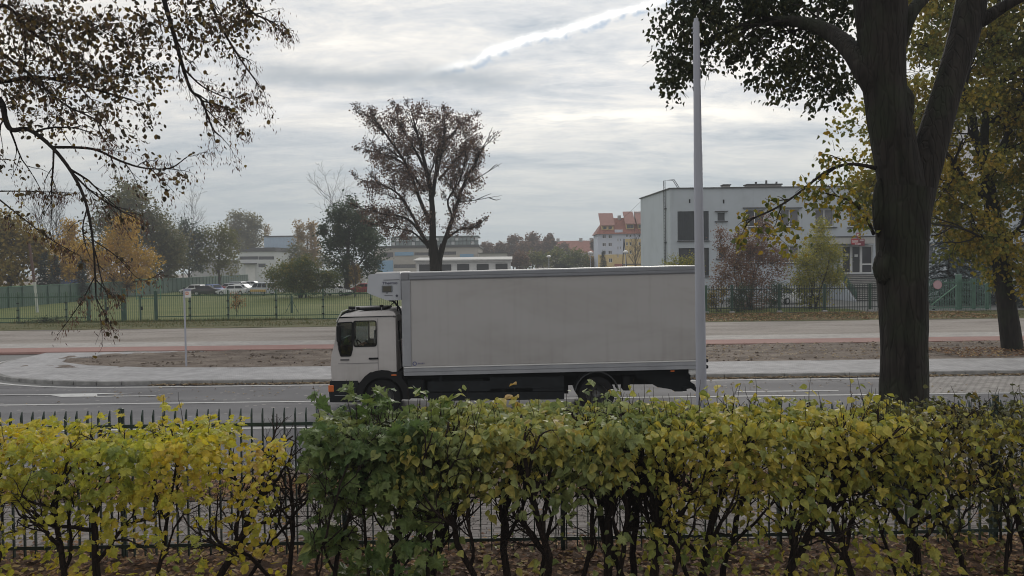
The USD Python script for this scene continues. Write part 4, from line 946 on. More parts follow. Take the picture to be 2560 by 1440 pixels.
# apartment house with dormers
YA = 190.0
ax0, ax1 = xat(1495, 620, YA), xat(1625, 620, YA)
ap = thing('apartment_house', 'pale blue and yellow apartment house with steep red roof and dormers', 'building', ((ax0 + ax1) / 2, YA + 5, 0)); AO = np.array(((ax0 + ax1) / 2, YA + 5, 0.))
sa = lambda m: (np.asarray(m[0]) - AO, m[1])
M_apb = plaster('apartment_blue_look', (0.50, 0.53, 0.60), (.92, .92, .92), .4); M_apy = plaster('apartment_yellow_look', (0.55, 0.43, 0.22), (.9, .9, .9), .4)
ze = zat(1520, 584, YA); zr = zat(1550, 545, YA + 5); zy = zat(1540, 636, YA)
xs = xat(1563, 620, YA); zy2 = zat(1585, 597, YA)
aw = holes_px(YA, [(x, x + 9, y, y + 9) for x in (1506, 1521) for y in (587, 607, 626.5)] + [(1543.5, 1546.5, y, y + 8) for y in (596, 616, 636)] + [(1550, 1553, y, y + 8) for y in (596, 616)] + [(1565, 1570, 586, 593), (1574, 1579, 586, 593), (1596, 1601, 586, 593)])
aw2 = holes_px(YA, [(1565, 1570, 605, 614), (1574, 1579, 605, 614), (1565, 1570, 626, 635), (1574, 1579, 626, 635), (1596, 1601, 605, 613), (1522, 1531, 646, 656)])
mid0, mid1 = xat(1537, 600, YA), xat(1557, 600, YA)
P = sbox(ax0, zy, ax1, ze).union(sbox(mid0, ze - .1, mid1, zat(1547, 574, YA))).difference(sbox(xs, 0, ax1, zy2))
Q = sbox(ax0, 0, ax1, zy).union(sbox(xs, 0, ax1, zy2))
for a, b, c, d in aw + aw2: P = P.difference(sbox(a, c, b, d)); Q = Q.difference(sbox(a, c, b, d))
obj('upper_wall', sa(extr_xz(P, YA, YA + .3)), M_apb, ap)
obj('lower_wall', sa(extr_xz(Q, YA, YA + .3)), M_apy, ap)
obj('body', sa(cat([box(ax0, ax0 + .3, YA + .302, YA + 10, 0, ze), box(ax0 + .3, ax1, YA + .7, YA + 10, 0, ze)])), M_apb, ap)
rf = obj('roof', sa(hullm([(x, y, z) for x, y, z in [(ax0 - .4, YA - .5, ze - .1), (ax1 + .4, YA - .5, ze - .1), (ax0 - .4, YA + 10.5, ze - .1), (ax1 + .4, YA + 10.5, ze - .1), (ax0 + 2.2, YA + 5, zr), (ax1 + .4, YA + 5, zr)]])), M_tile, ap)
for a, b, c, d in holes_px(YA + 1.5, [(1503, 1533, 565, 575), (1565, 1584, 561, 573), (1594, 1612, 561, 572)]):
    dm = obj('dormer', sa(hullm([(x, y, z) for x in (a, b) for y, z in ((YA + .9, c), (YA + .9, d), (YA + 4.5, d + 2.2), (YA + 4, c))])), M_apy, rf)
    obj('dormer_roof', sa(hullm([(x, y, z) for x in (a - .3, b + .3) for y, z in ((YA + .5, d), (YA + .5, d + .15), (YA + 5, d + 3.3), (YA + 5, d + 3.1))])), M_tile2, rf)
    for u in (.28, .72):
        xx = a + (b - a) * u; obj('dormer_window', sa(box(xx - .38, xx + .38, YA + .84, YA + .92, c + .2, d - .15)), M_pane, rf)
for px_, w in ((1514, 1.3), (1548, .7), (1598, 2.4)):
    xx = xat(px_, 545, YA + 5); obj('chimney', sa(box(xx - w / 2, xx + w / 2, YA + 4.4, YA + 5.6, zr - 1, zr + (1.3 if w > 2 else .6))), M_conc, rf)
for r in aw + aw2: window(ap, (r[0] - AO[0], r[1] - AO[0], r[2], r[3]), YA - AO[1], M_frame, M_pane, 2 if r[1] - r[0] > .6 else 1, .08, .1)
obj('porch', sa(cat([box(xat(1538, 650, YA), xat(1556, 650, YA), YA - 1.5, YA, 0, 2.4)])), M_conc, ap)
obj('porch_roof', sa(hullm([(xat(1536, 650, YA), YA - 2, 2.4), (xat(1558, 650, YA), YA - 2, 2.4), (xat(1536, 650, YA), YA, 4.0), (xat(1558, 650, YA), YA, 4.0), (xat(1536, 650, YA), YA, 2.4), (xat(1558, 650, YA), YA, 2.4)])), M_tile, ap)
# pole frame and canopy in front of the apartment house
af = thing('pole_frame', 'tall narrow a-shaped dark pole frame before the yellow wall', 'frame', (xat(1560, 640, 150), 150, 0))
pa, pb_, pc = at(1554, 660, 150), at(1560, 597, 150), at(1568, 660, 150); ao = np.array((xat(1560, 640, 150), 150, 0))
obj('pole', tube([np.array((pa[0], 150, 0.1)) - ao, pb_ - ao], .09, 6), MT['dark_metal'], af)
obj('pole', tube([np.array((pc[0] + .2, 150, 0.1)) - ao, pb_ - ao], .09, 6), MT['dark_metal'], af)
sh_ = thing('shelter', 'flat dark canopy shelter left of the office corner', 'shelter', (xat(1590, 660, 140), 140, 0))
obj('roof', cbox(-2.2, 2.6, -1.5, 1.5, 3.75, 3.95, .03), M_tar, sh_)
for x in (-1.9, 2.2):
    for y in (-1.2, 1.2): obj('post', cyl((x, y, 0.1), (x, y, 3.75), .06, 6), MT['dark_metal'], sh_)
# street lamps with round heads
def globe_lamp(px_, py_, Y, label):
    p = at(px_, py_, Y); t = thing('yard_lamp', label, 'lamp', (p[0], Y, 0))
    obj('pole', tube([(0, 0, .1), (0, 0, p[2] - .2)], .06, 6), M_post, t)
    s = trimesh.creation.icosphere(1, .33); v = np.array(s.vertices) * [1.3, 1.3, .8] + [0, 0, p[2]]
    obj('lamp_head', (v, np.array(s.faces)), MT['white_paint'], t, smooth=True)
globe_lamp(1564, 630, 130, 'white saucer lamp on a thin pole before the apartment house')
globe_lamp(1476, 632, 140, 'white ball lamp before the red roofed house')
globe_lamp(1372, 641, 150, 'white lamp head among the distant green bushes')

# thin cable sagging from the office corner to the far lamp posts
ca, cb = np.array((xf, yf, ztop - .3)), at(1440, 600, 200)
u = np.linspace(0, 1, 12)[:, None]
cl_ = thing('overhead_cable', 'thin dark cable sagging from the office corner towards the distant roofs', 'cable', ca)
cp_ = (cb - ca) * u - np.array([0, 0, 1.6]) * (4 * u * (1 - u))
obj('cable', tube(cp_, .012, 5), MT['dark_metal'], cl_)
# ------------------------------------------------------------------ fences on the far side
YF = 57.8
M_wire = mat('mesh_fence_look', (0.035, 0.085, 0.045), 0.6, .2)
M_fpost = mat('fence_post_look', (0.06, 0.105, 0.07), 0.6, .3)
zt, zr1, zr2 = zat(500, 727, YF), zat(500, 738, YF), zat(500, 790.5, YF)
mf = thing('mesh_fence', 'green wire panel fence with posts along the lawn, gate near its left end', 'fence', (-10, YF, KZ))
FO = np.array((-10, YF, KZ))
def fo(m): return np.asarray(m[0]) - FO, m[1]
xe = xat(1775, 760, YF)
gate_px = (222, 310, 390)
gx = [xat(p, 770, YF) for p in gate_px]
px_posts = [-75, 45, 165, 475, 570, 690, 808, 927, 1045, 1164, 1282, 1400, 1519, 1637, 1756]
for p in px_posts:
    x = xat(p, 770, YF)
    ps = obj('post', fo(box(x - .05, x + .05, YF - .02, YF + .10, 0, zt + .06)), M_fpost, mf)
    for z in (.5, 1.0, 1.5): obj('clamp', fo(box(x - .09, x + .09, YF - .05, YF - .02, z, z + .07)), MT['dark_metal'], ps)
segs = [(xat(-120, 770, YF), gx[0] - .1), (gx[2] + .1, xe)]
xs_ = []
for a, b in segs:
    xs_ += list(np.arange(a, b, .15))
    for z in (zr1, zr2, KZ + .05): obj('rail', fo(box(a, b, YF - .02, YF + .02, z - .035, z + .03)), M_wire, mf)
near_c = sorted(xs_, key=lambda x: abs(x + 12))
for x in near_c[:230]: obj('wire', fo(box(x - .012, x + .012, YF - .032, YF - .021, .1, zt)), M_wire, mf)
obj('far_wires', fo(cat([box(x - .012, x + .012, YF - .032, YF - .021, .1, zt) for x in near_c[230:]])), M_wire, mf, kind='stuff')
for p, w in ((222, .2), (310, .32), (390, .2)):
    x = xat(p, 770, YF); obj('gate_post', fo(cbox(x - w / 2, x + w / 2, YF - .1, YF + .1, 0, zt + (.25 if w > .3 else .05), .02)), MT['green_fence'], mf)
for a, b in ((gx[0] + .12, gx[1] - .18), (gx[1] + .18, gx[2] - .12)):
    lf = obj('gate_leaf', fo(cat([box(a, b, YF - .025, YF + .025, z, z + .06) for z in (zr1 - .03, .12)])), MT['green_fence'], mf)
    m_ = (a + b) / 2; obj('leaf_bar', fo(box(m_ - .06, m_ + .06, YF - .03, YF + .03, 0.0, zr1)), MT['green_fence'], lf)
    obj('lock_box', fo(cbox(m_ + .06, m_ + .16, YF - .06, YF + .06, .95, 1.2, .01)), MT['dark_metal'], lf)
    obj('leaf_wires', fo(cat([box(x - .01, x + .01, YF - .012, YF + .012, .18, zr1) for x in np.arange(a + .12, b, .15)])), M_wire, lf, kind='stuff')
bp_ = thing('brace_post', 'short green post with two slanting struts standing on the lawn', 'post', (xat(730, 790, 66), 66, KZ))
obj('post', box(-.08, .08, -.08, .08, 0, 1.45), MT['green_fence'], bp_)
for s in (-1, 1): obj('strut', tube([(s * .55, 0, 0), (s * .07, 0, 1.0)], .025, 5), MT['green_fence'], bp_)

YG = 58.8
M_pk = mat('dark_picket_look', (0.016, 0.028, 0.024), .6, .2)
zpt, zp1, zp2, zp0 = zat(2000, 712, YG), zat(2000, 722, YG), zat(2000, 769, YG), KZ + .03
pf = thing('picket_fence', 'dark green picket fence before the office steps and shrubs', 'fence', (20, YG, KZ)); PO = np.array((20, YG, KZ))
po = lambda m: (np.asarray(m[0]) - PO, m[1])
a, b = xe + .15, xat(2322, 760, YG)
for x in np.arange(a, b, .185): obj('picket', po(box(x - .018, x + .018, YG - .045, YG - .022, zp0 + .05, zpt)), M_pk, pf)
for z in (zp1, zp2): obj('rail', po(box(a, b, YG - .02, YG + .02, z - .03, z + .03)), M_pk, pf)
for p in (1766, 1830, 1949, 2062, 2176, 2290):
    x = xat(p, 760, YG); q = obj('post', po(box(x - .08, x + .08, YG - .01, YG + .15, 0, zpt + .05)), MT['green_fence'], pf)
    obj('post_foot', po(cbox(x - .17, x + .17, YG - .12, YG + .24, 0, .28, .03)), M_conc, q)
# sliding gate at right
YH = 59.5
gt = thing('yard_gate', 'pale green barred yard gate with diagonal brace beside the thick tree trunk', 'gate', (xat(2360, 770, YH), YH, KZ)); GO = np.array((xat(2360, 770, YH), YH, KZ))
go = lambda m: (np.asarray(m[0]) - GO, m[1])
zg1, zg0 = zat(2360, 698, YH), zat(2360, 766, YH)
M_gate = mat('gate_look', (0.075, 0.15, 0.11), .55, .2)
ga, gb = xat(2300, 770, YH), xat(2478, 770, YH)
for x in np.arange(ga, gb, .125): obj('bar', go(box(x - .018, x + .018, YH - .03, YH - .005, .12, zg1 + .02)), M_gate, gt)
for z in (zg1 - .25, zg0 - .1): obj('rail', go(box(ga, gb, YH - .003, YH + .04, z - .04, z + .04)), M_gate, gt)
for p, w, h in ((2400, .34, .35), (2436, .2, .0), (2471, .22, -.1)):
    x = xat(p, 770, YH); obj('gate_post', go(cbox(x - w / 2, x + w / 2, YH + .05, YH + .05 + w, 0, zg1 + h, .02)), M_gate, gt)
d0, d1 = at(2327, 762, YH), at(2391, 713, YH)
obj('brace', go(tube([(d0[0], YH - .06, d0[2] - .02), (d1[0], YH - .06, d1[2])], .04, 6)), MT['green_pale'], gt)
for p in (2319, 2334): 
    x = xat(p, 776, YH); obj('wheel', go(cyl((x, YH - .03, .13), (x, YH + .03, .13), .11, 10)), MT['black_rubber'], gt)
c = at(2344, 712, YH - .1)
rs = thing('round_sign', 'round faded pink traffic disc hanging on the barred yard gate', 'sign', (c[0], YH - .1, c[2]))
obj('disc', extr_xz(Point(0, 0).buffer(.32), -.012, .012), flat_mat('faded_pink', (0.42, 0.27, 0.29), .6), rs)
obj('rim', extr_xz(Point(0, 0).buffer(.325).difference(Point(0, 0).buffer(.285)), -.016, .014), flat_mat('faded_rim', (0.38, 0.20, 0.22), .6), rs)

# solid green fence running back along the left of the lawn
sf = thing('panel_fence', 'solid green panel fence with pale top edge running back along the lawn', 'fence', (-56, 110, KZ)); SO = np.array((-56, 110, KZ))
so = lambda m: (np.asarray(m[0]) - SO, m[1])
M_sf = mat('green_panel_look', (0.038, 0.085, 0.060), .6, .2, .8)
path_ = [(-50.5, 66), (-52.5, 95), (-55, 126), (-66, 200)]
npan = 0
for (xa, ya), (xb, yb) in zip(path_[:-1], path_[1:]):
    L = math.hypot(xb - xa, yb - ya); m_ = int(L / 2.6)
    for k in range(m_):
        p0 = np.array((xa, ya)) + (np.array((xb, yb)) - (xa, ya)) * k / m_; p1 = np.array((xa, ya)) + (np.array((xb, yb)) - (xa, ya)) * (k + 1) / m_
        d = (p1 - p0); l = np.linalg.norm(d); a_ = math.atan2(d[1], d[0]); mid = (p0 + p1) / 2
        h = 2.15 if ya < 120 else 2.3
        pn = obj('panel', so(move(box(-l / 2 + .06, l / 2 - .06, -.02, .02, .12, h + KZ), (mid[0], mid[1], 0), a_)), M_sf, sf)
        obj('top_edge', so(move(box(-l / 2 + .06, l / 2 - .06, -.05, .05, h + KZ + .001, h + KZ + .06), (mid[0], mid[1], 0), a_)), MT['green_pale'], pn)
        obj('post', so(move(box(-.055, .055, -.09, .09, 0, h + .15), (p0[0], p0[1], 0), a_)), MT['green_fence'], sf)
gfx = (xat(340, 720, 100), xat(400, 720, 100))
gf = thing('gate_frame', 'pale green open gate frame with a diagonal bar before the solid fence', 'gate', (gfx[0], 100, KZ))
w = gfx[1] - gfx[0]; hz_ = zat(400, 698, 100)
obj('frame', cat([box(0, w, -.04, .04, z, z + .09) for z in (.15, hz_ - .15)] + [box(x, x + .09, -.039, .039, 0, hz_ - .05) for x in (0, w * .25, w * .75, w)]), MT['green_pale'], gf)
obj('brace', tube([(w * .76, -.06, .2), (w, -.06, hz_ - .2)], .05, 5), MT['green_pale'], gf)
up_ = thing('leaning_pole', 'thin leaning brown timber pole with pale lower half by the left fence', 'pole', (xat(93, 765, 72), 72, KZ))
t0, t1 = at(73, 609, 72), at(86, 705, 72); o_ = np.array((xat(93, 765, 72), 72, KZ))
obj('pole', tube([t1 - o_, t0 - o_], [.13, .11], 8), mat('timber_look', (0.10, 0.055, 0.045), .8), up_)
obj('pole_stub', tube([(0, 0, 0), t1 - o_ + [.0, 0, .2]], [.12, .11], 8), mat('pale_pole_look', (0.38, 0.40, 0.36), .8), up_)

# ------------------------------------------------------------------ parked cars
M_tyre = MT['black_rubber']
M_cg = pane('car_window', (0.03, 0.034, 0.04))
def carpaint(name, c): return mat('paint_' + name, c, .3, .05, 1.0, coat=.4)
PAINT = {k: carpaint(k, v) for k, v in dict(white=(.60, .61, .62), silver=(.36, .38, .41), dark=(.022, .018, .020), blue=(.06, .10, .26), red=(.30, .04, .05), grey=(.16, .17, .18), yellow=(.50, .33, .11)).items()}
def car(name, label, loc, rz, kind, paint, roofpaint=None, group=None, stripe=None):
    t = thing(name, label, 'van' if kind in ('van', 'boxvan') else 'car', loc, rz, group)
    L, W, H, hood, belt, gf, gr, rf, rr = dict(hatch=(4.0, 1.68, 1.45, .78, .92, -.95, 1.85, -.30, 1.25), sedan=(4.5, 1.72, 1.42, .80, .93, -.85, 1.75, -.15, 1.05), estate=(4.6, 1.74, 1.48, .82, .95, -.95, 2.2, -.3, 1.95), mpv=(4.2, 1.74, 1.80, .95, 1.05, -1.05, 2.05, -.55, 1.85), van=(5.4, 1.95, 2.4, 1.15, 1.35, -1.75, 2.68, -1.15, 2.6), boxvan=(5.6, 2.0, 2.65, 1.15, 1.4, -1.85, -.95, -1.3, -.95))[kind]
    h = W / 2
    x0, x1 = -L / 2, L / 2
    P = paint
    body = obj('body', hullm([(x, s * (h - c), z) for x, z, c in [(x0 + .03, .28, .12), (x0, .5, .06), (x0 + .05, hood - .12, .08), (gf - .05, belt - .05, .02), (gf, belt, .06), (gr, belt, .06), (x1 - .06, belt - .04, .08), (x1, .55, .05), (x1 - .03, .28, .1), (0, .22, .05), (0, .55, 0)] for s in (-1, 1)]), P, t)
    obj('cabin', hullm([(x, s * (h - c), z) for x, z, c in [(gf, belt - .02, .07), (gr, belt - .02, .07), (rf, H - .04, .20), (rr, H - .05, .20), (rf + .25, H, .26), (rr - .2, H, .26)] for s in (-1, 1)]), roofpaint or P, body)
    if kind == 'boxvan': obj('cargo_body', cbox(-.9, x1 + .1, -h - .05, h + .05, .65, H, .04), P, t)
    zb, zt_ = belt + .05, H - .12
    f = lambda x, z, s: (x, s * (h - .07 - .13 * (z - belt) / (H - belt) + .012), z)
    def quad(name, pts): 
        a = np.array(pts, float); obj(name, (a, np.array([[0, 1, 2], [0, 2, 3], [0, 2, 1], [0, 3, 2]])), M_cg, t)
    lerp = lambda a, b, z: a + (b - a) * (z - belt) / (H - belt)
    for s in (-1, 1):
        ends = [lerp(gf, rf, zb) + .14, None]
        rear = gr if kind != 'van' else -.2
        rrr = rr if kind != 'van' else -.2
        n = 1 if kind in ('van', 'boxvan') else 3 if kind in ('estate', 'mpv') else 2
        xa = lerp(gf, rf, zb) + .15; xb = lerp(rear, rrr, zb) - .12; xta = lerp(gf, rf, zt_) + .12; xtb = lerp(rear, rrr, zt_) - .10
        for k in range(n):
            u0, u1 = k / n + (.02 if k else 0), (k + 1) / n - (.02 if k < n - 1 else 0)
            quad('side_window', [f(xa + (xb - xa) * u0, zb, s), f(xa + (xb - xa) * u1, zb, s), f(xta + (xtb - xta) * u1, zt_, s), f(xta + (xtb - xta) * u0, zt_, s)])
        for cx in (x0 + .75, x1 - .78):
            r = .31 if kind not in ('van', 'boxvan') else .34
            w = obj('wheel', tube([(cx, s * (h - .2), r), (cx, s * (h + .005), r)], r, 14), M_tyre, t)
            obj('rim', tube([(cx, s * (h - .02), r), (cx, s * (h + .015), r)], r * .6, 10), MT['chrome'], w)
        obj('mirror', cbox(gf + .25, gf + .42, s * h - .06, s * h + .1 * s if s > 0 else s * h + .06, belt, belt + .14, .02) if s > 0 else cbox(gf + .25, gf + .42, s * h - .1, s * h + .06, belt, belt + .14, .02), P, t)
    wz = [zb, zt_ + .02]
    quad('windscreen', [(lerp(gf, rf, wz[0]) - .015, -h + .2, wz[0]), (lerp(gf, rf, wz[0]) - .015, h - .2, wz[0]), (lerp(gf, rf, wz[1]) - .02, h - .28, wz[1]), (lerp(gf, rf, wz[1]) - .02, -h + .28, wz[1])])
    if kind != 'boxvan':
        e = .02
        ym = [(-h + .22, -.03), (.03, h - .22)] if kind in ('mpv', 'van') else [(-h + .2, h - .2)]
        for ya, yb in ym: quad('rear_window', [(lerp(gr, rr, zb) + e, ya, zb), (lerp(gr, rr, zb) + e, yb, zb), (lerp(gr, rr, zt_) + e, yb * .92, zt_), (lerp(gr, rr, zt_) + e, ya * .92, zt_)])
    for s in (-1, 1):
        obj('headlight', cbox(x0 - .01, x0 + .12, s * .55 - .16, s * .55 + .16, hood - .25, hood - .12, .02), MT['white_paint'], t)
        obj('tail_light', cbox(x1 - .10, x1 + .01, s * (h - .2) - .08, s * (h - .2) + .08, belt - .3, belt - .08, .02), MT['red_lens'], t)
    obj('bumper', cat([cbox(x0 - .05, x0 + .15, -h + .06, h - .06, .26, .46, .04), cbox(x1 - .15, x1 + .05, -h + .06, h - .06, .28, .48, .04)]), MT['dark_metal'] if paint in (PAINT['white'], PAINT['dark']) else paint, t, kind='stuff')
    if stripe is not None: obj('side_stripe', cat([cbox(-1.2, x1 - .25, -h - .012, -h + .03, .5, .82, .01)]), stripe, t)
    return t
CG = 'cars parked in the yard behind the lawn'
def pc(px_, Y): return (xat(px_, 720, Y), Y, KZ + .05)
PI = math.pi
car('parked_car', 'white hatchback parked at the left end of the car row by the green fence', pc(486, 119), -.15, 'hatch', PAINT['white'], group=CG)
car('parked_car', 'dark low car with a brownish roof between white hatchback and blue car', pc(521, 113.5), PI + .2, 'sedan', PAINT['dark'], group=CG)
car('parked_car', 'blue car with sloping bonnet behind the dark car', pc(536, 119), PI * .8, 'hatch', PAINT['blue'], group=CG)
car('parked_car', 'red car with pale roof behind the blue one', pc(568, 127), .2, 'estate', PAINT['red'], PAINT['silver'], group=CG)
car('parked_car', 'white hatchback facing left, nearest of the car row', pc(578, 112), .25, 'hatch', PAINT['white'], group=CG)
car('parked_car', 'white rounded hatchback half hidden left of the silver people carrier', pc(610, 119), PI - .2, 'hatch', PAINT['white'], group=CG)
car('parked_car', 'silver tall people carrier seen from behind with a yellow side stripe', pc(652, 111), PI * .5 + 1.05 - PI, 'mpv', PAINT['silver'], group=CG, stripe=PAINT['yellow'])
car('parked_car', 'grey estate with dark windows in the back row of parked cars', pc(604, 140), PI - .25, 'estate', PAINT['grey'], PAINT['silver'], group=CG)
car('parked_car', 'white estate rightmost in the back row of parked cars', pc(634, 146), PI - .1, 'estate', PAINT['white'], group=CG)
car('parked_van', 'white box van with plain pale side standing right of the green bush', pc(866, 118), .12, 'boxvan', PAINT['white'])
car('parked_van', 'white panel van half hidden behind the green bush', pc(838, 128), .1, 'van', PAINT['white'])
car('parked_car', 'white low car with its nose showing right of the bush', pc(838, 106), PI - .3, 'hatch', PAINT['white'])
car('parked_car', 'red car partly hidden behind the cooling unit of the lorry', pc(904, 113), .1, 'hatch', PAINT['red'])
car('parked_van', 'white panel van whose roof shows above the cooling unit', pc(962, 165), PI + .1, 'van', PAINT['white'])
car('parked_van', 'white van whose blue roof shows over the green fence', pc(162, 118), .1, 'van', PAINT['white'], PAINT['blue'])
car('parked_car', 'white car behind the picket fence between the two office shrubs', (xat(1988, 745, 71), 71, KZ + .02), .35, 'estate', PAINT['white'])
car('parked_van', 'white van before the garage row with its roof above the lorry', pc(1150, 130), .05, 'van', PAINT['white'])
# ------------------------------------------------------------------ trees and shrubs at a distance
GZ = KZ
BK_grey = bark('grey_bark', (0.035, 0.030, 0.028), (0.10, 0.088, 0.08))
BK_dark = bark('dark_bark', (0.012, 0.010, 0.009), (0.040, 0.034, 0.030))
BK_birch = bark('birch_bark', (0.18, 0.17, 0.17), (0.34, 0.33, 0.33), 3.0)
def C(*stops):
    return [(i / (len(stops) - 1), c) for i, c in enumerate(stops)]
LF = {}
LF['olive'] = leafmat('olive_leaf', C((.10, .09, .022), (.20, .155, .03), (.30, .20, .035), (.25, .20, .04)))
LF['yellow'] = leafmat('yellow_leaf', C((.26, .17, .03), (.42, .27, .03), (.55, .33, .035), (.45, .31, .05)))
LF['greygreen'] = leafmat('greygreen_leaf', C((.062, .074, .038), (.10, .105, .046), (.14, .13, .052), (.19, .145, .045)))
LF['dark'] = leafmat('darkgreen_leaf', C((.022, .042, .024), (.040, .068, .033), (.060, .085, .038), (.09, .098, .04)), .2)
LF['light'] = leafmat('lightgreen_leaf', C((.085, .095, .025), (.12, .125, .03), (.17, .155, .035), (.13, .14, .04)))
LF['poplar'] = leafmat('poplar_leaf', C((.085, .092, .045), (.14, .135, .06), (.20, .175, .07), (.17, .155, .065)))
LF['gold'] = leafmat('gold_leaf', C((.16, .11, .04), (.25, .165, .05), (.30, .19, .05), (.22, .15, .06)))
LF['bush'] = leafmat('bush_leaf', C((.055, .085, .03), (.09, .12, .035), (.15, .155, .04), (.26, .20, .04)))
LF['brown'] = leafmat('brown_leaf', C((.085, .052, .042), (.13, .08, .06), (.17, .10, .065), (.20, .13, .075)))
LF['purple'] = leafmat('purplebrown_leaf', C((.065, .045, .045), (.105, .072, .068), (.15, .10, .085), (.20, .125, .075)))
LF['red'] = leafmat('dullred_leaf', C((.095, .055, .044), (.165, .095, .07), (.23, .135, .095), (.28, .20, .09)))
LF['orange'] = leafmat('orange_leaf', C((.20, .075, .04), (.30, .12, .05), (.36, .18, .06), (.30, .16, .07)))
LF['ygreen'] = leafmat('yellowgreen_leaf', C((.13, .155, .045), (.22, .23, .055), (.36, .33, .055), (.52, .42, .055)))
LF['spruce'] = leafmat('spruce_needle', C((.018, .030, .024), (.032, .046, .038), (.055, .07, .06)), .05)
LF['bluespruce'] = leafmat('bluespruce_needle', C((.040, .060, .062), (.085, .115, .12), (.15, .19, .20)), .05)
Q6 = leaf_quad(.7)

def lobe_tree(name, label, Y, lobes, mt, n, leaf, r0, seed, base_px=None, bk=None, category='tree', sub=16, depth=.9, cr=.30, group=None, gz=GZ, tpl=Q6, stems=1, droop=.3, top=None):
    rng = np.random.default_rng(seed)
    cs = []
    for cx, cy, rx, ry in lobes:
        m = Y / FPX
        p = at(cx, cy, Y); p[1] += rng.normal(0, rx * m * .45 * depth)
        cs.append((p, rx * m, ry * m))
    bx = base_px if base_px is not None else np.mean([l[0] for l in lobes])
    base = np.array((xat(bx, 700, Y), Y, gz))
    zlo, zhi = min(c[0][2] - c[2] for c in cs), max(c[0][2] + c[2] * .5 for c in cs)
    O = base.copy(); t = thing(name, label, category, O, group=group)
    out, P, W = [], [], []
    area = sum(rx * rz for _, rx, rz in cs)
    for s in range(stems):
        b = base + ([rng.normal(0, .25 * stems * r0 * 3), rng.normal(0, .2), 0] if stems > 1 else [0, 0, 0])
        mine = cs if stems == 1 else cs[s::stems]
        if not mine: continue
        tgt = np.mean([c[0] for c in mine], 0); tgt[2] = zlo + .72 * (zhi - zlo)
        k = np.linspace(0, 1, 8)[:, None]
        tr = b + (tgt - b) * k + rng.normal(0, .012 * (zhi - gz), (8, 3)) * np.sin(k * 3.1)
        tr[0] = b
        rr = r0 * (1 - .75 * k[:, 0]); rr[0] *= 1.25
        out.append((tr, rr, 0))
        for c, rx, rz in mine:
            zj = max(b[2] + .25 * (c[2] - b[2]), c[2] - 1.3 * max(rx, rz)); i = int(np.argmin(abs(tr[:, 2] - zj)))
            a = tr[i]; mid = (a + c) / 2 + np.array([(c[0] - a[0]) * .15, (c[1] - a[1]) * .15, -.08 * abs(c[0] - a[0])])
            u = np.linspace(0, 1, 6)[:, None]
            out.append(((1 - u) ** 2 * a + 2 * u * (1 - u) * mid + u * u * c, rr[i] * .55 * (1 - .7 * u[:, 0]), 1))
    for c, rx, rz in cs:
        m = max(5, int(sub * (rx * rz) / (area / len(cs))))
        d = unit(rng.normal(0, 1, (m, 3))); d[:, 2] = np.abs(d[:, 2]) * rng.choice([1, 1, -1], m)
        rad = rng.uniform(.45, 1.0, (m, 1))
        q = c + d * rad * np.array([rx, rx * depth, rz])
        for e in q:
            u = np.linspace(0, 1, 4)[:, None]
            tw = c * .6 + (c + (e - c) * .1) * .4 + (e - c) * u + rng.normal(0, .03 * rx, (4, 3)) * u
            out.append((tw, r0 * .12 * (1 - .7 * u[:, 0]), 3))
            P.append(e); W.append((rx + rz) / 2 * cr)
    P, W = np.array(P), np.array(W)
    k = rng.integers(0, len(P), n)
    g3 = rng.normal(0, 1, (n, 3)); g3 *= (1 + .0 * g3)
    pos = P[k] + g3 * W[k][:, None] * [1, 1, .85]
    if droop > .6: pos[:, 2] -= rng.exponential(W[k] * .8)
    ax = unit(rng.normal(0, 1, (n, 3)) * [1, 1, .6] + [0, 0, -droop])
    nr = unit(rng.normal(0, 1, (n, 3)) * .6 + [0, -.1, .6])
    kr = rng.random(len(P))
    rnd = np.clip(.55 * kr[k] + .45 * rng.random(n), 0, 1)
    obj('trunk', (lambda w: (w[0] - O, w[1]))(wood(out, (8, 5, 4, 3), rmin=.008 if Y < 40 else .012)), bk or BK_grey, t)
    v, f, r = many(tpl, pos - O, ax, nr, leaf * (.6 + .8 * rng.random(n)), rnd)
    obj('crown', (v, f), mt, t, rnd=r)
    return t
def conifer(name, label, px_, Y, top_px, w_px, mt, seed, n=1400, leaf=.45, bottom_px=None):
    rng = np.random.default_rng(seed)
    b = np.array((xat(px_, 700, Y), Y, GZ)); H = zat(px_, top_px, Y) - GZ; R = w_px / 2 * Y / FPX
    t = thing(name, label, 'tree', b)
    out = [(np.array([(0, 0, 0), (0, 0, H * .5), (0, 0, H)]), np.array([R * .09, R * .05, .01]), 0)]
    pos, ax = [], []
    nw = 15
    for i in range(nw):
        u = i / nw; z = H * (.05 + .92 * u); L = R * (1 - u) ** .85 * 1.05 + .12
        for k in range(9 if u < .7 else 6):
            a = rng.random() * 6.28; l = L * rng.uniform(.75, 1.12)
            e = np.array([math.cos(a) * l, math.sin(a) * l, -.22 * l]); s = np.array([0, 0, z])
            out.append((np.array([s, s + e * .5 + [0, 0, .05 * l], s + e]), np.array([.03, .02, .008]) * R, 2))
            for q in np.linspace(.12, 1, max(4, int(l * 6))):
                pos.append(s + e * q + rng.normal(0, .05 * l, 3)); ax.append(e + rng.normal(0, .45 * l, 3))
    pos, ax = np.array(pos), np.array(ax)
    rep = max(1, int(n / len(pos)))
    pos, ax = np.repeat(pos, rep, 0) + rng.normal(0, .06 * R, (len(pos) * rep, 3)), np.repeat(ax, rep, 0) + rng.normal(0, .3, (len(ax) * rep, 3))
    m = len(pos)
    obj('trunk', wood(out, (8, 5, 3)), BK_dark, t)
    v, f, r = many(leaf_quad(.32), pos, unit(ax), unit(rng.normal(0, .5, (m, 3)) + [0, 0, 1]), leaf * rng.uniform(.6, 1.2, m), rng.random(m))
    obj('crown', (v, f), mt, t, rnd=r)
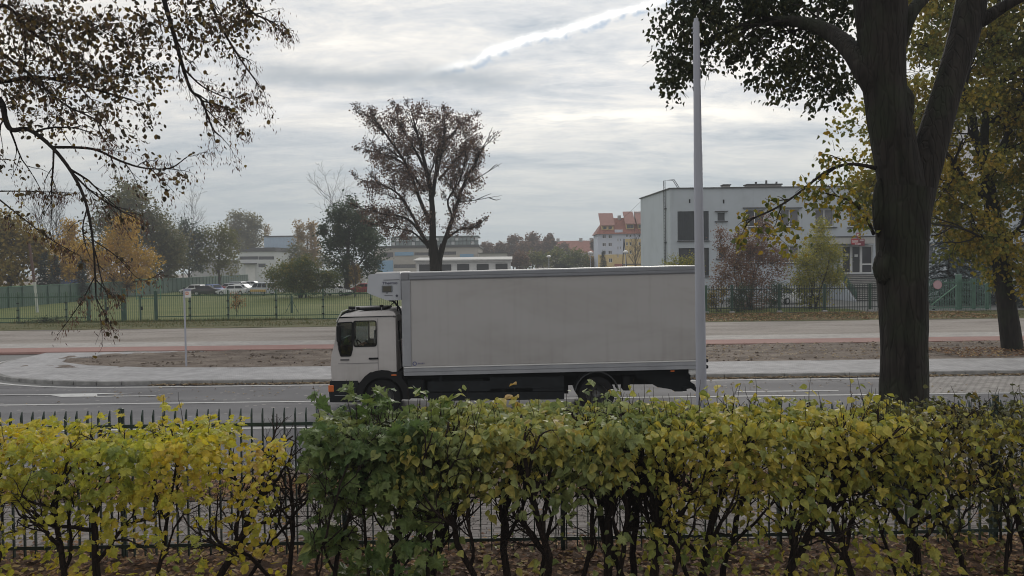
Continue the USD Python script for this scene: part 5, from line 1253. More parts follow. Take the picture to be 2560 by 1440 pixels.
BARE = dict(seg=[9, 6, 5, 4], wob=[.05, .12, .16, .2], up=[.03, .10, .08, .03], taper=[.25, .3, .35, .4], n=[16, 6, 4, 0], t0=[.25, .2, .2, 0], ang=[.6, .6, .6, .6], len=[.38, .45, .5, .5], rr=[.35, .5, .5, .5])
def bare_tree(name, label, px_, Y, top_px, seed, r=.13, bk=None, S=BARE, group=None):
    rng = np.random.default_rng(seed); b = np.array((xat(px_, 700, Y), Y, GZ)); H = zat(px_, top_px, Y) - GZ
    t = thing(name, label, 'tree', b, group=group); out, tips = [], []
    grow(rng, (0, 0, 0), (rng.normal(0, .03), 0, 1), H, r, 0, S, out, tips)
    obj('trunk', wood(out[:1], (8,)), bk or BK_birch, t)
    obj('crown', wood(out[1:], (5, 4, 3, 3), rmin=.012), BK_grey, t)

lobe_tree('yellow_tree', 'broad olive yellow tree at the far left edge behind the green fence', 95, [(10, 600, 55, 75), (70, 625, 40, 65), (-50, 590, 55, 90), (40, 670, 60, 40), (90, 655, 25, 45)], LF['olive'], 8500, .42, .35, 1, base_px=20, droop=.8)
for i, (px_, tp_) in enumerate(((104, 512), (126, 498), (150, 520))):
    bare_tree('bare_birch', ['thin bare birch right of the broad olive yellow tree', 'tallest thin bare birch in the left background', 'thin bare birch standing left of the slim yellow birch'][i], px_, 128 + i * 3, tp_, 20 + i)
lobe_tree('yellow_tree', 'slim golden yellow birch between the bare birches and the grey green trees', 118, [(170, 575, 15, 38), (163, 630, 26, 50), (178, 670, 28, 35), (150, 680, 22, 25)], LF['yellow'], 4200, .36, .16, 2, base_px=166, droop=.8)
lobe_tree('broadleaf_tree', 'tall grey green tree rising highest in the left background', 132, [(300, 500, 38, 52), (340, 530, 46, 62), (275, 560, 40, 70), (330, 600, 60, 60), (385, 575, 38, 70), (405, 625, 38, 60), (250, 640, 50, 45), (440, 610, 30, 55), (440, 665, 40, 30), (380, 680, 40, 24)], LF['greygreen'], 16000, .42, .4, 3, base_px=325)
lobe_tree('yellow_tree', 'bright orange yellow tree in front of the tall grey green tree', 112, [(318, 575, 34, 40), (300, 620, 44, 45), (340, 655, 38, 40), (265, 665, 40, 36), (365, 690, 22, 18), (215, 640, 28, 60), (320, 690, 40, 20)], LF['yellow'], 9000, .34, .25, 4, base_px=310, droop=.8)
lobe_tree('broadleaf_tree', 'olive grey tree right of the bright orange yellow tree', 140, [(420, 590, 24, 55), (432, 640, 30, 45)], LF['poplar'], 3600, .36, .2, 5)
lobe_tree('dark_tree', 'dark green tree left of the light green trees in the background', 150, [(462, 590, 22, 40), (488, 615, 22, 45), (452, 640, 28, 40), (490, 655, 24, 30)], LF['dark'], 5000, .4, .25, 6)
bare_tree('bare_birch', 'lone bare birch top standing above the dark green tree', 457, 146, 516, 31)
lobe_tree('light_tree', 'light green loose tree left of the white factory', 150, [(528, 600, 24, 34), (560, 590, 24, 32), (575, 625, 26, 34), (535, 640, 32, 32), (560, 668, 36, 20)], LF['light'], 4800, .36, .22, 7, stems=2)
lobe_tree('poplar_tree', 'tall grey green poplar behind the white factory', 255, [(592, 560, 22, 30), (622, 556, 24, 28), (645, 585, 20, 32), (605, 600, 24, 35), (632, 615, 24, 30), (585, 615, 16, 40)], LF['poplar'], 7500, .62, .5, 8, stems=3)
lobe_tree('poplar_tree', 'small slender poplar just left of the blue factory tower', 258, [(668, 575, 8, 18), (664, 600, 9, 18)], LF['gold'], 500, .5, .15, 9)
lobe_tree('poplar_tree', 'pale golden poplar pair left of the big dark green tree', 210, [(752, 575, 13, 26), (755, 610, 15, 30), (782, 580, 13, 28), (786, 615, 15, 34), (775, 650, 22, 34)], LF['gold'], 3800, .5, .25, 10, stems=2)
lobe_tree('dark_tree', 'dull dark tree between the factory tower and the golden poplars', 200, [(735, 625, 20, 26), (750, 655, 26, 28), (805, 660, 22, 30)], LF['greygreen'], 1800, .5, .25, 11)
lobe_tree('dark_tree', 'big dark green tree left of the tall half bare tree', 108, [(870, 530, 40, 34), (842, 560, 34, 40), (905, 565, 42, 46), (838, 615, 34, 44), (880, 610, 48, 50), (930, 615, 34, 50), (860, 665, 44, 36), (915, 665, 40, 34), (815, 580, 16, 22)], LF['dark'], 14000, .32, .45, 12, base_px=868, cr=.27)
bare_tree('bare_tree', 'bare twiggy tree top sticking out above the big dark green tree', 862, 125, 468, 33)
lobe_tree('yellow_shrub', 'small golden shrub beside the white box van', 103, [(884, 678, 15, 17), (893, 700, 14, 20)], LF['gold'], 700, .22, .06, 13, category='shrub')
bare_tree('bare_sapling', 'bare brown sapling standing at the yard edge before the red car', 886, 99, 668, 35, .05, BK_grey)
lobe_tree('green_bush', 'large loose green and yellow bush hiding the middle of the car park', 100, [(700, 692, 34, 32), (735, 672, 26, 20), (745, 695, 36, 30), (775, 665, 22, 22), (790, 700, 34, 28), (822, 700, 22, 30), (720, 715, 44, 16), (780, 720, 44, 14)], LF['bush'], 10000, .24, .12, 14, category='shrub', stems=4, cr=.34)
for i, (px_, tp_, w_) in enumerate(((112, 622, 46), (138, 632, 44), (205, 645, 40))):
    conifer('spruce_tree', ['dark green spruce right of the leaning pole', 'grey green spruce left of the white van with a blue roof', 'small dark spruce right of the white van with a blue roof'][i], px_, 92 + 3 * i, tp_, w_, LF['spruce'], 40 + i)
lobe_tree('orange_sapling', 'small orange leaved sapling behind the mesh fence', 62, [(590, 745, 12, 13), (600, 760, 13, 15), (582, 765, 9, 12)], LF['orange'], 420, .10, .03, 15, bk=BK_dark, cr=.35)
lobe_tree('bare_shrub', 'sparse reddish twiggy shrub before the open gate frame', 76, [(285, 700, 26, 24), (318, 715, 24, 24), (270, 735, 24, 18)], LF['brown'], 420, .10, .04, 16, bk=BK_dark, category='shrub', sub=50, stems=4)
lobe_tree('weed_tuft', 'dark weedy tuft at the foot of the mesh fence far left', 57.3, [(100, 803, 30, 6), (135, 800, 22, 8), (60, 806, 25, 4)], LF['dark'], 600, .10, .01, 17, category='plant')

# distant belt of autumn trees right of the hall
belt = [(1214, 622, 20, 26), (1250, 622, 18, 24), (1284, 608, 22, 30), (1331, 600, 20, 30), (1306, 622, 22, 28), (1372, 604, 17, 22), (1358, 622, 24, 24), (1410, 622, 20, 18), (1488, 606, 9, 12)]
desc = ['leftmost round brown tree beside the hall annex', 'brown tree second from the hall annex', 'tall brown grey tree in the distant belt', 'reddish brown tree forming the peak of the distant belt', 'low russet tree below the peak of the distant belt', 'small grey brown tree left of the long red roof', 'russet tree under the left end of the red roof', 'brown tree before the long red roof', 'small pinkish tree at the left edge of the apartment house']
for i, (cx, cy, rx, ry) in enumerate(belt):
    lobe_tree('autumn_tree', desc[i], 270 + 6 * (i % 4), [(cx, cy, rx * .7, ry * .7), (cx - rx * .4, cy + ry * .7, rx * .6, ry * .6), (cx + rx * .4, cy + ry * .6, rx * .6, ry * .6), (cx, cy + ry * 1.3, rx * .8, ry * .5)], LF['brown'], 1900, .85, .3, 50 + i)
for i, (cx, cy, rx, ry, m_) in enumerate([(1300, 648, 26, 24, 'brown'), (1345, 645, 32, 28, 'bush'), (1392, 640, 34, 30, 'bush'), (1440, 645, 34, 30, 'bush'), (1476, 655, 20, 20, 'gold'), (1412, 658, 26, 16, 'dark')]):
    lobe_tree('distant_bush', ['brownish bush right of the garage row', 'green bush second from the garage row', 'large green bush in the middle before the red roofed house', 'olive green bush before the right part of the red roof', 'golden bush left of the apartment house', 'low dark green bush among the distant olive bushes'][i], 195 + 5 * (i % 3), [(cx, cy, rx * .7, ry * .7), (cx - rx * .5, cy + ry * .4, rx * .6, ry * .6), (cx + rx * .5, cy + ry * .4, rx * .6, ry * .6)], LF[m_], 1500, .5, .2, 70 + i, category='bush')
conifer('spruce_tree', 'dark spruce before the left corner of the apartment house', 1508, 165, 624, 22, LF['spruce'], 46)
bare_tree('bare_tree', 'bare leaning tree before the yellow wall of the apartment house', 1592, 155, 596, 47, .14, BK_grey)

# shrubs and trees about the office
lobe_tree('red_shrub', 'tall dull red shrub before the office wall, left of the yellow green one', 62, [(1880, 640, 46, 52), (1835, 665, 36, 46), (1905, 575, 24, 42), (1925, 660, 32, 50), (1870, 715, 50, 42), (1815, 700, 24, 40), (1800, 610, 16, 40), (1850, 600, 20, 30), (1880, 760, 36, 26)], LF['red'], 13000, .135, .07, 80, category='shrub', bk=BK_grey, stems=5, sub=26, base_px=1868)
lobe_tree('yellowgreen_shrub', 'tall yellow green shrub left of the office steps', 62.8, [(2045, 625, 40, 42), (2078, 650, 32, 44), (2010, 665, 34, 40), (2055, 580, 18, 34), (2050, 690, 46, 42), (2090, 700, 26, 34), (2005, 715, 34, 32), (2040, 745, 40, 28)], LF['ygreen'], 14000, .13, .07, 81, category='shrub', bk=BK_dark, stems=4, sub=26, base_px=2030)
lobe_tree('small_shrub', 'low olive shrub just right of the lamp post behind the fence', 60.5, [(1790, 745, 22, 20), (1812, 735, 14, 22), (1775, 760, 18, 14)], LF['olive'], 1400, .11, .04, 82, category='shrub', stems=3)
lobe_tree('dark_shrub', 'dark dense shrub at the foot of the red shrub', 60, [(1850, 735, 22, 28), (1835, 760, 24, 20)], LF['dark'], 1800, .10, .04, 83, category='shrub', stems=3)
lobe_tree('dark_shrub', 'dark green rounded shrub behind the fence left of the white car', 66, [(1930, 735, 30, 26), (1945, 720, 22, 22), (1915, 755, 28, 16)], LF['dark'], 2200, .11, .04, 84, category='shrub', stems=3)
lobe_tree('wall_shrub', 'pale yellow green shrub against the office wall left of the lamp post', 70, [(1690, 660, 30, 22), (1720, 668, 30, 26), (1665, 680, 20, 20)], LF['ygreen'], 2200, .12, .04, 85, category='shrub', stems=3)
conifer('blue_spruce', 'blue grey spruce spreading behind the barred gate', 2375, 66, 520, 200, LF['bluespruce'], 48, 5200, .42)
conifer('blue_spruce', 'smaller blue grey spruce at the right end of the gate', 2470, 69, 570, 130, LF['bluespruce'], 49, 3200, .42)
conifer('spruce_tree', 'dark green spruce at the right edge behind the leaning tree', 2590, 62, 380, 170, LF['spruce'], 51, 4200, .4)

# the tall half bare tree in the middle ---------------------------------
def px_line(pts, Y, ys=None, rng=None, dev=.0):
    p = np.array([at(a, b, Y + (ys[i] if ys is not None else 0)) for i, (a, b) in enumerate(pts)])
    if len(p) > 2:
        k = np.linspace(0, len(p) - 1, (len(p) - 1) * 4 + 1); i = np.minimum(k.astype(int), len(p) - 2); f = (k - i)[:, None]
        g = np.gradient(p, axis=0)
        p = (1 + 2 * f) * (1 - f) ** 2 * p[i] + f * (1 - f) ** 2 * g[i] + f * f * (3 - 2 * f) * p[i + 1] + f * f * (f - 1) * g[i + 1]
    return p
rng = np.random.default_rng(5)
YT = 62.0
SB = dict(seg=[8, 6, 5, 4], wob=[.04, .10, .14, .18], up=[.02, .07, .05, .0], taper=[.3, .3, .35, .4], n=[9, 7, 5, 0], t0=[.25, .15, .1, 0], ang=[.5, .6, .7, .6], len=[.15, .46, .5, .5], rr=[.34, .5, .5, .5])
limbs = [([(1080, 640), (1082, 560), (1077, 480), (1060, 400), (1042, 330), (1030, 285)], 16, 2, 0),
         ([(1082, 490), (1090, 430), (1096, 385), (1130, 335), (1178, 292)], 9, 2, 1),
         ([(1096, 650), (1116, 590), (1140, 520), (1160, 460), (1186, 410), (1212, 365)], 11, 2, -1),
         ([(1110, 602), (1150, 573), (1180, 570), (1204, 554)], 5, 1.2, -.5),
         ([(1072, 620), (1040, 556), (1000, 490), (955, 462), (905, 450)], 8, 1.6, .6),
         ([(1068, 606), (1020, 548), (960, 536), (905, 522)], 7, 1.5, -1.2),
         ([(1066, 612), (1030, 580), (975, 568), (925, 560)], 5, 1.4, 1.5),
         ([(1077, 560), (1050, 500), (1020, 420), (975, 350), (935, 300), (912, 285)], 9, 1.6, -1),
         ([(1062, 480), (1010, 410), (955, 385), (908, 372)], 6, 1.4, 1.0),
         ([(1060, 420), (1035, 370), (1000, 312), (990, 272)], 6, 1.4, .4),
         ([(1092, 440), (1108, 360), (1112, 285)], 6, 1.4, -.6),
         ([(1096, 450), (1145, 395), (1192, 350)], 6, 1.4, 1.2),
         ([(1130, 540), (1120, 500), (1150, 450), (1165, 380)], 5, 1.2, -1.4)]
out, tips = [], []
trunk_l = px_line([(1088, 770), (1088, 700), (1086, 650), (1081, 600)], YT)
trunk_r = px_line([(1096, 770), (1096, 700), (1097, 655), (1108, 610)], YT + .2)
m_ = YT / FPX
for pts, w0, w1, dv_ in limbs:
    n = len(pts); l = px_line(pts, YT, [dv_ * 1.3 * i / (n - 1) for i in range(n)])
    L = np.linalg.norm(np.diff(l, axis=0), axis=1).sum()
    children(rng, l, np.linspace(w0, w1, len(l)) * m_ * .58, L * 1.15, 0, SB, out, tips)
dead = []
for pts in ([(1150, 505), (1190, 500), (1222, 494), (1254, 489)], [(1222, 494), (1240, 500), (1252, 497)], [(1190, 448), (1222, 428), (1254, 408)], [(1205, 372), (1220, 345), (1231, 318)], [(1222, 428), (1240, 412), (1248, 418)], [(1180, 570), (1205, 556), (1210, 545)], [(1190, 500), (1212, 490), (1228, 484)]):
    l = px_line(pts, YT - 1); dead.append((l, np.linspace(1.4, .4, len(l)) * m_, 2))
T0 = np.array((xat(1088, 760, YT), YT, GZ))
ct = thing('half_bare_tree', 'tall wide half bare tree with thin purple brown leaves behind the lorry', 'tree', T0)
tr_ = np.vstack([[T0 + [0, 0, -.1]], trunk_l[1:]]); tr2 = np.vstack([[T0 + [.3, .2, -.1]], trunk_r[1:]])
mv = lambda w: (w[0] - T0, w[1])
obj('trunk', mv(wood([(tr_, np.linspace(.46, .34, len(tr_)), 0), (tr2, np.linspace(.33, .22, len(tr2)), 0)], (12,))), BK_dark, ct)
obj('limbs', mv(wood([o for o in out if o[2] == 0], (8,))), BK_dark, ct)
obj('twigs', mv(wood([o for o in out if o[2] > 0] + dead, (5, 4, 3, 3), rmin=.012)), BK_dark, ct, kind='stuff')
lobT = [(930, 295, 36, 30), (990, 285, 40, 26), (1050, 278, 40, 22), (1115, 285, 40, 26), (1172, 310, 34, 34), (1200, 365, 22, 40), (1195, 430, 24, 40), (1165, 480, 25, 30), (1010, 345, 50, 40), (1090, 345, 50, 50), (1150, 370, 40, 40), (945, 385, 40, 36), (990, 430, 50, 40), (925, 460, 35, 22), (1040, 440, 46, 50), (925, 520, 32, 22), (980, 525, 40, 30), (985, 572, 46, 18), (1135, 560, 26, 18), (1178, 566, 22, 10), (1060, 540, 26, 40), (1125, 420, 40, 40), (1140, 520, 20, 24)]
lobT = [(a + (1075 - a) * .07, b + 10, c * .82, d * .82) for a, b, c, d in lobT]
P, T = lobes_of(rng, lobT, YT, 3.2, 0, 0, 820)
LP = np.vstack([o[0] for o in out if o[2] <= 1])
near_ = [LP[int(np.argmin(((LP - e) ** 2).sum(1)))] for e in P]
obj('twigs', mv(wood(twigs_to(rng, list(zip(near_, P)), .015), (4, 4, 4, 3), rmin=.010)), BK_dark, ct, kind='stuff')
n = 19000; k = rng.integers(0, len(P), n)
pos = np.vstack([P[k] + rng.normal(0, .23, (n, 3)), np.array([tips[i][0] for i in rng.integers(0, len(tips), 5500)]) + rng.normal(0, .12, (5500, 3))]); n = len(pos)
v, f, r = many(leaf_quad(.7), pos, unit(rng.normal(0, .7, (n, 3)) + [0, 0, -.5]), unit(rng.normal(0, 1, (n, 3)) + [0, -.6, .2]), rng.uniform(.10, .20, n), rng.random(n))
obj('crown', (v - T0, f), LF['purple'], ct, rnd=r)
# ------------------------------------------------------------------ trees close to the camera
LF['linden'] = leafmat('linden_leaf', C((.014, .022, .010), (.026, .036, .014), (.045, .050, .018), (.085, .080, .02), (.15, .11, .025)), .22)
LF['hang'] = leafmat('hanging_leaf', C((.034, .032, .022), (.062, .052, .030), (.085, .062, .034), (.13, .088, .036), (.19, .14, .04)), .25)
LF['bract'] = leafmat('bract_leaf', C((.065, .034, .030), (.115, .060, .048), (.18, .10, .065)), .2)
LF['maple2'] = leafmat('yellow_olive_leaf', C((.065, .085, .022), (.12, .135, .03), (.22, .20, .035), (.34, .26, .04), (.36, .23, .045)), .3)
BK_linden = bark('linden_bark', (0.007, 0.006, 0.0055), (0.036, 0.031, 0.027), 7.0, (0.026, 0.031, 0.019))
def curled(tpl, fold, curl, twist=0.0):
    v, f = tpl[0].copy(), tpl[1]
    v[:, 2] += fold * np.abs(v[:, 1]) - curl * v[:, 0] ** 2 + twist * v[:, 1] * v[:, 0]
    v[:, 1] *= 1 - .35 * abs(fold)
    return v, f
def variants(t): return [t, curled(t, .45, .15, .3), curled(t, -.25, .30, -.3), curled(t, .9, .05, .15), curled(t, .25, -.2, -.5)]
OV, RD, MP = variants(leaf_ovate(.85)), variants(leaf_round()), variants(leaf_maple())
BRACT = (np.array([[0, 0, 0], [.5, .10, .03], [1, 0, -.02], [.5, -.10, .03]], float), np.array([[0, 2, 1], [0, 3, 2]]))

# the thick forked linden right of the lamp post ------------------------
YL = 12.6; mL = YL / FPX
B0 = np.array((xat(2258, 1000, YL), YL, KZ - .05))
lt = thing('linden_tree', 'thick dark forked linden trunk with a leafy limb reaching left over the lamp post', 'tree', B0)
def limb(pts, ys=None):
    l = px_line([p[:2] for p in pts], YL, ys); w = np.interp(np.linspace(0, 1, len(l)), np.linspace(0, 1, len(pts)), [p[2] for p in pts])
    return l, w * mL / 2 * .95
def barky(l, r, sides=28, seed=0, amp=.035):
    """A thick limb with furrows and bulges in its outline."""
    k = np.linspace(0, len(l) - 1, (len(l) - 1) * 3 + 1); i = np.minimum(k.astype(int), len(l) - 2); f_ = (k - i)[:, None]
    l = l[i] * (1 - f_) + l[i + 1] * f_; r = np.interp(k, np.arange(len(r)), r)
    v, f = tube(l, r, sides, cap=False)
    c = np.repeat(l, sides, 0); d = v - c; n = unit(d)
    s = meshkit.fbm(n * 2.2 + c * [.8, .8, 1.1], 3, seed) - .5 + .55 * (meshkit.noise(n * 5.5 + c * [0, 0, .5], seed + 7) - .5)
    return c + d * (1 + amp * 4 * s[:, None]), f
main = limb([(2258, 1300, 150), (2258, 1180, 124), (2258, 1000, 116), (2259, 880, 113), (2258, 760, 122), (2257, 640, 126), (2257, 540, 134), (2262, 470, 138)])
left = limb([(2262, 540, 118), (2252, 460, 116), (2238, 380, 110), (2222, 300, 108), (2212, 220, 104), (2206, 120, 112), (2202, 20, 128), (2198, -80, 128), (2190, -260, 100), (2170, -520, 70)], [0, 0, 0, .0, 0, 0, 0, 0, .2, .4])
right = limb([(2276, 560, 92), (2292, 480, 92), (2322, 380, 82), (2348, 290, 75), (2376, 200, 73), (2400, 120, 76), (2424, 20, 78), (2446, -100, 72), (2490, -300, 60)], [0, .05, .1, .2, .3, .4, .5, .6, .8])
O = B0
mvL = lambda w: (np.asarray(w[0]) - O, w[1])
obj('trunk', mvL(barky(*main, seed=1)), BK_linden, lt, smooth=True)
obj('stem', mvL(barky(*left, seed=2)), BK_linden, lt, smooth=True)
obj('stem', mvL(barky(*right, seed=3)), BK_linden, lt, smooth=True)
for (px_, py_, rx, ry) in ((2212, 668, 27, 44), (2256, 262, 27, 50), (2196, 520, 14, 70)):
    c = at(px_, py_, YL - .05); s = trimesh.creation.icosphere(3, 1.0); v = np.array(s.vertices)
    v = v * (1 + .25 * (meshkit.fbm(v * 2 + px_, 3, 4) - .5)[:, None] * 2) * [rx * mL, rx * mL * 1.1, ry * mL] + c
    obj('burl', mvL((v, np.array(s.faces))), BK_linden, lt, smooth=True)
armpts = [([(2215, 270, 60), (2165, 185, 56), (2128, 128, 50), (2085, 88, 46), (2030, 62, 38), (1960, 52, 30), (1880, 60, 22), (1800, 85, 14), (1720, 130, 8), (1690, 170, 4)], [0, 0, .3, .8, 1.2, 1.6, 1.9, 2.1, 2.3, 2.4]),
          ([(2222, 190, 36), (2255, 95, 36), (2275, 40, 34), (2300, 5, 32), (2340, -30, 28)], [0, 0, 0, .1, .2]),
          ([(2395, 130, 36), (2425, 70, 38), (2465, 45, 38), (2520, 10, 30), (2600, -30, 24)], [.4, .4, .4, .3, .2]),
          ([(2184, 585, 10), (2166, 545, 7), (2130, 505, 6), (2090, 490, 4), (2050, 480, 2)], [0, -.2, -.4, -.5, -.6]),
          ([(2188, 420, 12), (2150, 412, 9), (2110, 412, 8), (2060, 432, 7), (2000, 480, 6), (1940, 520, 5), (1880, 548, 4), (1862, 570, 2)], [0, -.2, -.4, -.5, -.6, -.7, -.8, -.8])]
br = []
for pts, ys in armpts[:3]:
    l, r = limb(pts, ys); obj('limb', mvL(barky(l, r, 14, 5, .02)), BK_linden, lt, smooth=True); br.append((l, r))
rng = np.random.default_rng(21)
out, tips = [], []
SL = dict(seg=[8, 6, 4], wob=[.05, .14, .2], up=[0, -.05, -.10], taper=[.3, .3, .4], n=[9, 5, 0], t0=[.2, .2, 0], ang=[.7, .8, .7], len=[.42, .5, .5], rr=[.5, .5, .5], lead=True)
l, r = br[0]
children(rng, l[6:], r[6:] * .5, 2.4, 0, SL, out, tips)
SL2 = dict(SL, n=[7, 3, 0], len=[.26, .5, .5])
for pts, ys in armpts[3:]:
    l2, r2 = limb(pts, ys); children(rng, l2, r2, np.linalg.norm(np.diff(l2, axis=0), axis=1).sum() * .6, 0, SL2, out, tips)
low_tips = [t for t in tips if t[0][2] < 6.0 and t[0][1] < YL]
lobesL = [(1700, 60, 62, 60), (1672, 165, 40, 52), (1695, 190, 46, 40), (1760, 40, 70, 70), (1780, 110, 60, 50), (1850, 30, 80, 60), (1850, 110, 60, 44), (1920, 20, 80, 60), (1935, 120, 56, 48), (1960, 185, 46, 40), (2000, 60, 60, 60), (2010, 150, 56, 50), (2060, 200, 46, 40), (2075, 130, 46, 40), (2110, 30, 50, 50), (2055, 245, 30, 24), (1890, 195, 30, 26), (1990, 215, 30, 24), (1740, -60, 130, 60), (1950, -60, 160, 70), (2120, -40, 90, 60), (2135, 175, 24, 24)]
P, T = lobes_of(rng, lobesL, YL + 2.1, .75, 0, 0, 330)
n = 9500
k = rng.integers(0, len(P), n)
pos = P[k] + rng.normal(0, .125, (n, 3)) * [1, .9, .9]; pos[:, 2] -= rng.exponential(.05, n); pos[:, 1] = np.maximum(pos[:, 1], 13.75)
ax = unit(rng.normal(0, .6, (n, 3)) + [0, 0, -.75]); nr = unit(rng.normal(0, .8, (n, 3)) + [0, -.5, .5])
kr = rng.random(len(P)); rnd = np.clip(.5 * kr[k] + .5 * rng.random(n), 0, 1) * np.clip(1.15 - .05 * (pos[:, 2]), .3, 1)
# the lower, thinner boughs carry paler olive leaves
lt_t = np.array([t[0] for t in low_tips]); m2 = 300
kk = rng.integers(0, len(lt_t), m2)
pos2 = lt_t[kk] + rng.normal(0, .05, (m2, 3)) + [0, 0, -.04]
extra = np.array([(1870, 560), (1890, 570), (1960, 545), (1985, 560), (2000, 600), (2010, 520), (1930, 600), (1980, 620), (2080, 455), (2050, 470), (2110, 450), (2140, 470), (2100, 390), (2080, 350), (2060, 440), (2150, 560)])
P3 = np.array([at(a, b, YL - .6 + rng.normal(0, .2)) for a, b in extra])
m3 = 240; k3 = rng.integers(0, len(P3), m3)
pos3 = P3[k3] + rng.normal(0, .11, (m3, 3))
out += twigs_to(rng, [(low_tips[int(np.argmin(((lt_t - e) ** 2).sum(1)))][0], e) for e in P3], .006)
out += twigs_to(rng, T, .009)
obj('twigs', mvL(wood(out, (7, 5, 4, 3), rmin=.0025)), BK_dark, lt, kind='stuff')
sz = rng.uniform(.055, .105, n)
dist = -np.linalg.norm(pos - EYE, axis=1) + sz * 30 + rng.random(n)
inside = (pos[:, 2] < zat(1900, 0, YL))
split_leaves(lt, O, OV, pos, ax, nr, sz, rnd, LF['linden'], 220, dist * inside - 99 * ~inside)
pp = np.vstack([pos2, pos3]); q = len(pp)
split_leaves(lt, O, OV, pp, unit(rng.normal(0, .6, (q, 3)) + [0, 0, -.6]), unit(rng.normal(0, .7, (q, 3)) + [0, -.5, .6]), rng.uniform(.06, .10, q), rng.random(q), LF['maple2'], 80, None, rest='low_foliage')

# boughs of a linden hanging in from the left ---------------------------
YH2 = 9.2; mH = YH2 / FPX
O = np.array((-8.4, YH2, KZ))
hl = thing('hanging_linden', 'sparse drooping linden boughs with seed clusters hanging in at upper left', 'tree', O)
mvH = lambda w: (np.asarray(w[0]) - O, w[1])
tk_ = np.array([(-8.4, YH2, KZ), (-8.35, YH2, 2.5), (-8.2, YH2, 4.5), (-8.1, YH2, 6.5), (-8.2, YH2, 9.0)])
obj('trunk', mvH(barky(tk_, np.array([.30, .25, .22, .19, .12]), 16, 9)), BK_linden, hl, smooth=True)
rng = np.random.default_rng(33)
hb = [([(-190, 120), (-60, 60), (0, 15), (35, 30), (62, 66), (64, 150)], 15, 4, 0),
      ([(-190, 130), (-80, 190), (0, 205), (90, 192), (200, 214), (330, 250)], 16, 4, .3),
      ([(-200, 150), (-60, 215), (0, 250), (14, 300), (30, 325), (72, 324), (130, 368), (180, 432), (214, 505), (232, 600), (238, 690), (240, 745)], 17, 3, -.2),
      ([(130, 368), (230, 372), (300, 402), (360, 420), (425, 420), (468, 392)], 8, 2, -.4),
      ([(180, 432), (230, 480), (290, 520), (340, 545)], 6, 2, .2),
      ([(62, 66), (120, 110), (190, 150), (250, 170)], 8, 3, .4),
      ([(380, -120), (410, 0), (436, 90), (458, 170), (478, 226), (505, 252), (530, 318), (556, 345)], 14, 2.5, .1),
      ([(500, -100), (540, 40), (590, 130), (632, 192), (660, 230)], 9, 2, -.2),
      ([(458, 170), (505, 215), (570, 245), (600, 240)], 5, 1.5, .3), ([(505, 252), (560, 270), (610, 325)], 4, 1.2, 0),
      ([(0, 478), (60, 478), (130, 480), (190, 483)], 4, 1.5, .2), ([(0, 500), (50, 540), (130, 600), (200, 640)], 4, 1.5, -.2),
      ([(0, 130), (80, 190), (160, 260), (240, 300), (270, 340)], 8, 2, -.3), ([(238, 690), (200, 760), (150, 830)], 3, 1.2, 0), ([(240, 700), (275, 735), (300, 740)], 3, 1.2, .1), ([(240, 745), (265, 790), (285, 830)], 3, 1.2, 0),
      ([(560, -80), (620, 20), (670, 50), (700, 65)], 8, 2, 0), ([(232, 600), (290, 640), (350, 700), (390, 690)], 3, 1, .2)]
SH = dict(seg=[8, 6, 4], wob=[.04, .12, .16], up=[0, -.06, -.16], taper=[.3, .3, .4], n=[8, 5, 0], t0=[.15, .15, 0], ang=[.55, .7, .7], len=[.26, .5, .5], rr=[.4, .5, .5], lead=True, flat=.8)
out, tips = [], []
for pts, w0, w1, dv_ in hb:
    n_ = len(pts); l = px_line(pts, YH2, [dv_ * i / n_ * 2 for i in range(n_)])
    L = np.linalg.norm(np.diff(l, axis=0), axis=1).sum()
    r = np.linspace(w0, w1, len(l)) * mH / 2
    if w0 >= 14: out.append((l, r, 0)); obj('bough', mvH(tube(l, r, 8, cap=False)), BK_dark, hl, smooth=True); out.pop(); i0 = 3
    else: i0 = 0
    children(rng, l[i0:], r[i0:] * (.9 if w0 >= 14 else 1), max(L * .75, 1.0) if w0 > 4 else L * .4, 0, SH, out, tips)
lobH = [(60, 40, 90, 55), (150, 90, 90, 60), (250, 60, 90, 60), (330, 110, 80, 60), (60, 150, 80, 50), (150, 190, 80, 50), (250, 180, 80, 50), (40, 270, 50, 40), (110, 290, 60, 40), (210, 270, 60, 45), (290, 310, 40, 40), (400, 60, 60, 50), (470, 40, 70, 50), (560, 40, 70, 50), (610, 80, 50, 40), (510, 110, 50, 30), (330, 200, 50, 40), (310, 250, 40, 24), (350, 280, 24, 20), (400, 430, 26, 20), (360, 150, 60, 50), (60, -60, 180, 50), (380, -60, 180, 50), (580, -40, 90, 40), (30, 400, 30, 18), (0, 160, 60, 100)]
P, T = lobes_of(rng, lobH, YH2, .7, 0, 0, 430)
out += twigs_to(rng, T, .005)
obj('twigs', mvH(wood(out, (6, 4, 3, 3), rmin=.0018)), BK_dark, hl, kind='stuff')
n = 4600; k = rng.integers(0, len(P), n)
pos = P[k] + rng.normal(0, .075, (n, 3)); pos[:, 2] -= rng.exponential(.04, n)
tp_ = np.array([t[0] for t in tips]); hi_ = tp_[tp_[:, 2] > 4.0]; lo_ = tp_[tp_[:, 2] <= 4.0]
k2 = rng.integers(0, len(hi_), 600); k3 = rng.integers(0, len(lo_), 70)
pos = np.vstack([pos, hi_[k2] + rng.normal(0, .04, (600, 3)), lo_[k3] + rng.normal(0, .03, (70, 3))]); n = len(pos)
sz = rng.uniform(.028, .062, n)
split_leaves(hl, O, RD, pos, unit(rng.normal(0, .6, (n, 3)) + [0, 0, -.8]), unit(rng.normal(0, .8, (n, 3)) + [0, -.6, .3]), sz, rng.random(n) ** 1.2, LF['hang'], 300, sz * (np.abs(pos[:, 0] + 3.6) < 2.3))
n = 6000; k2 = rng.integers(0, len(tp_), n)
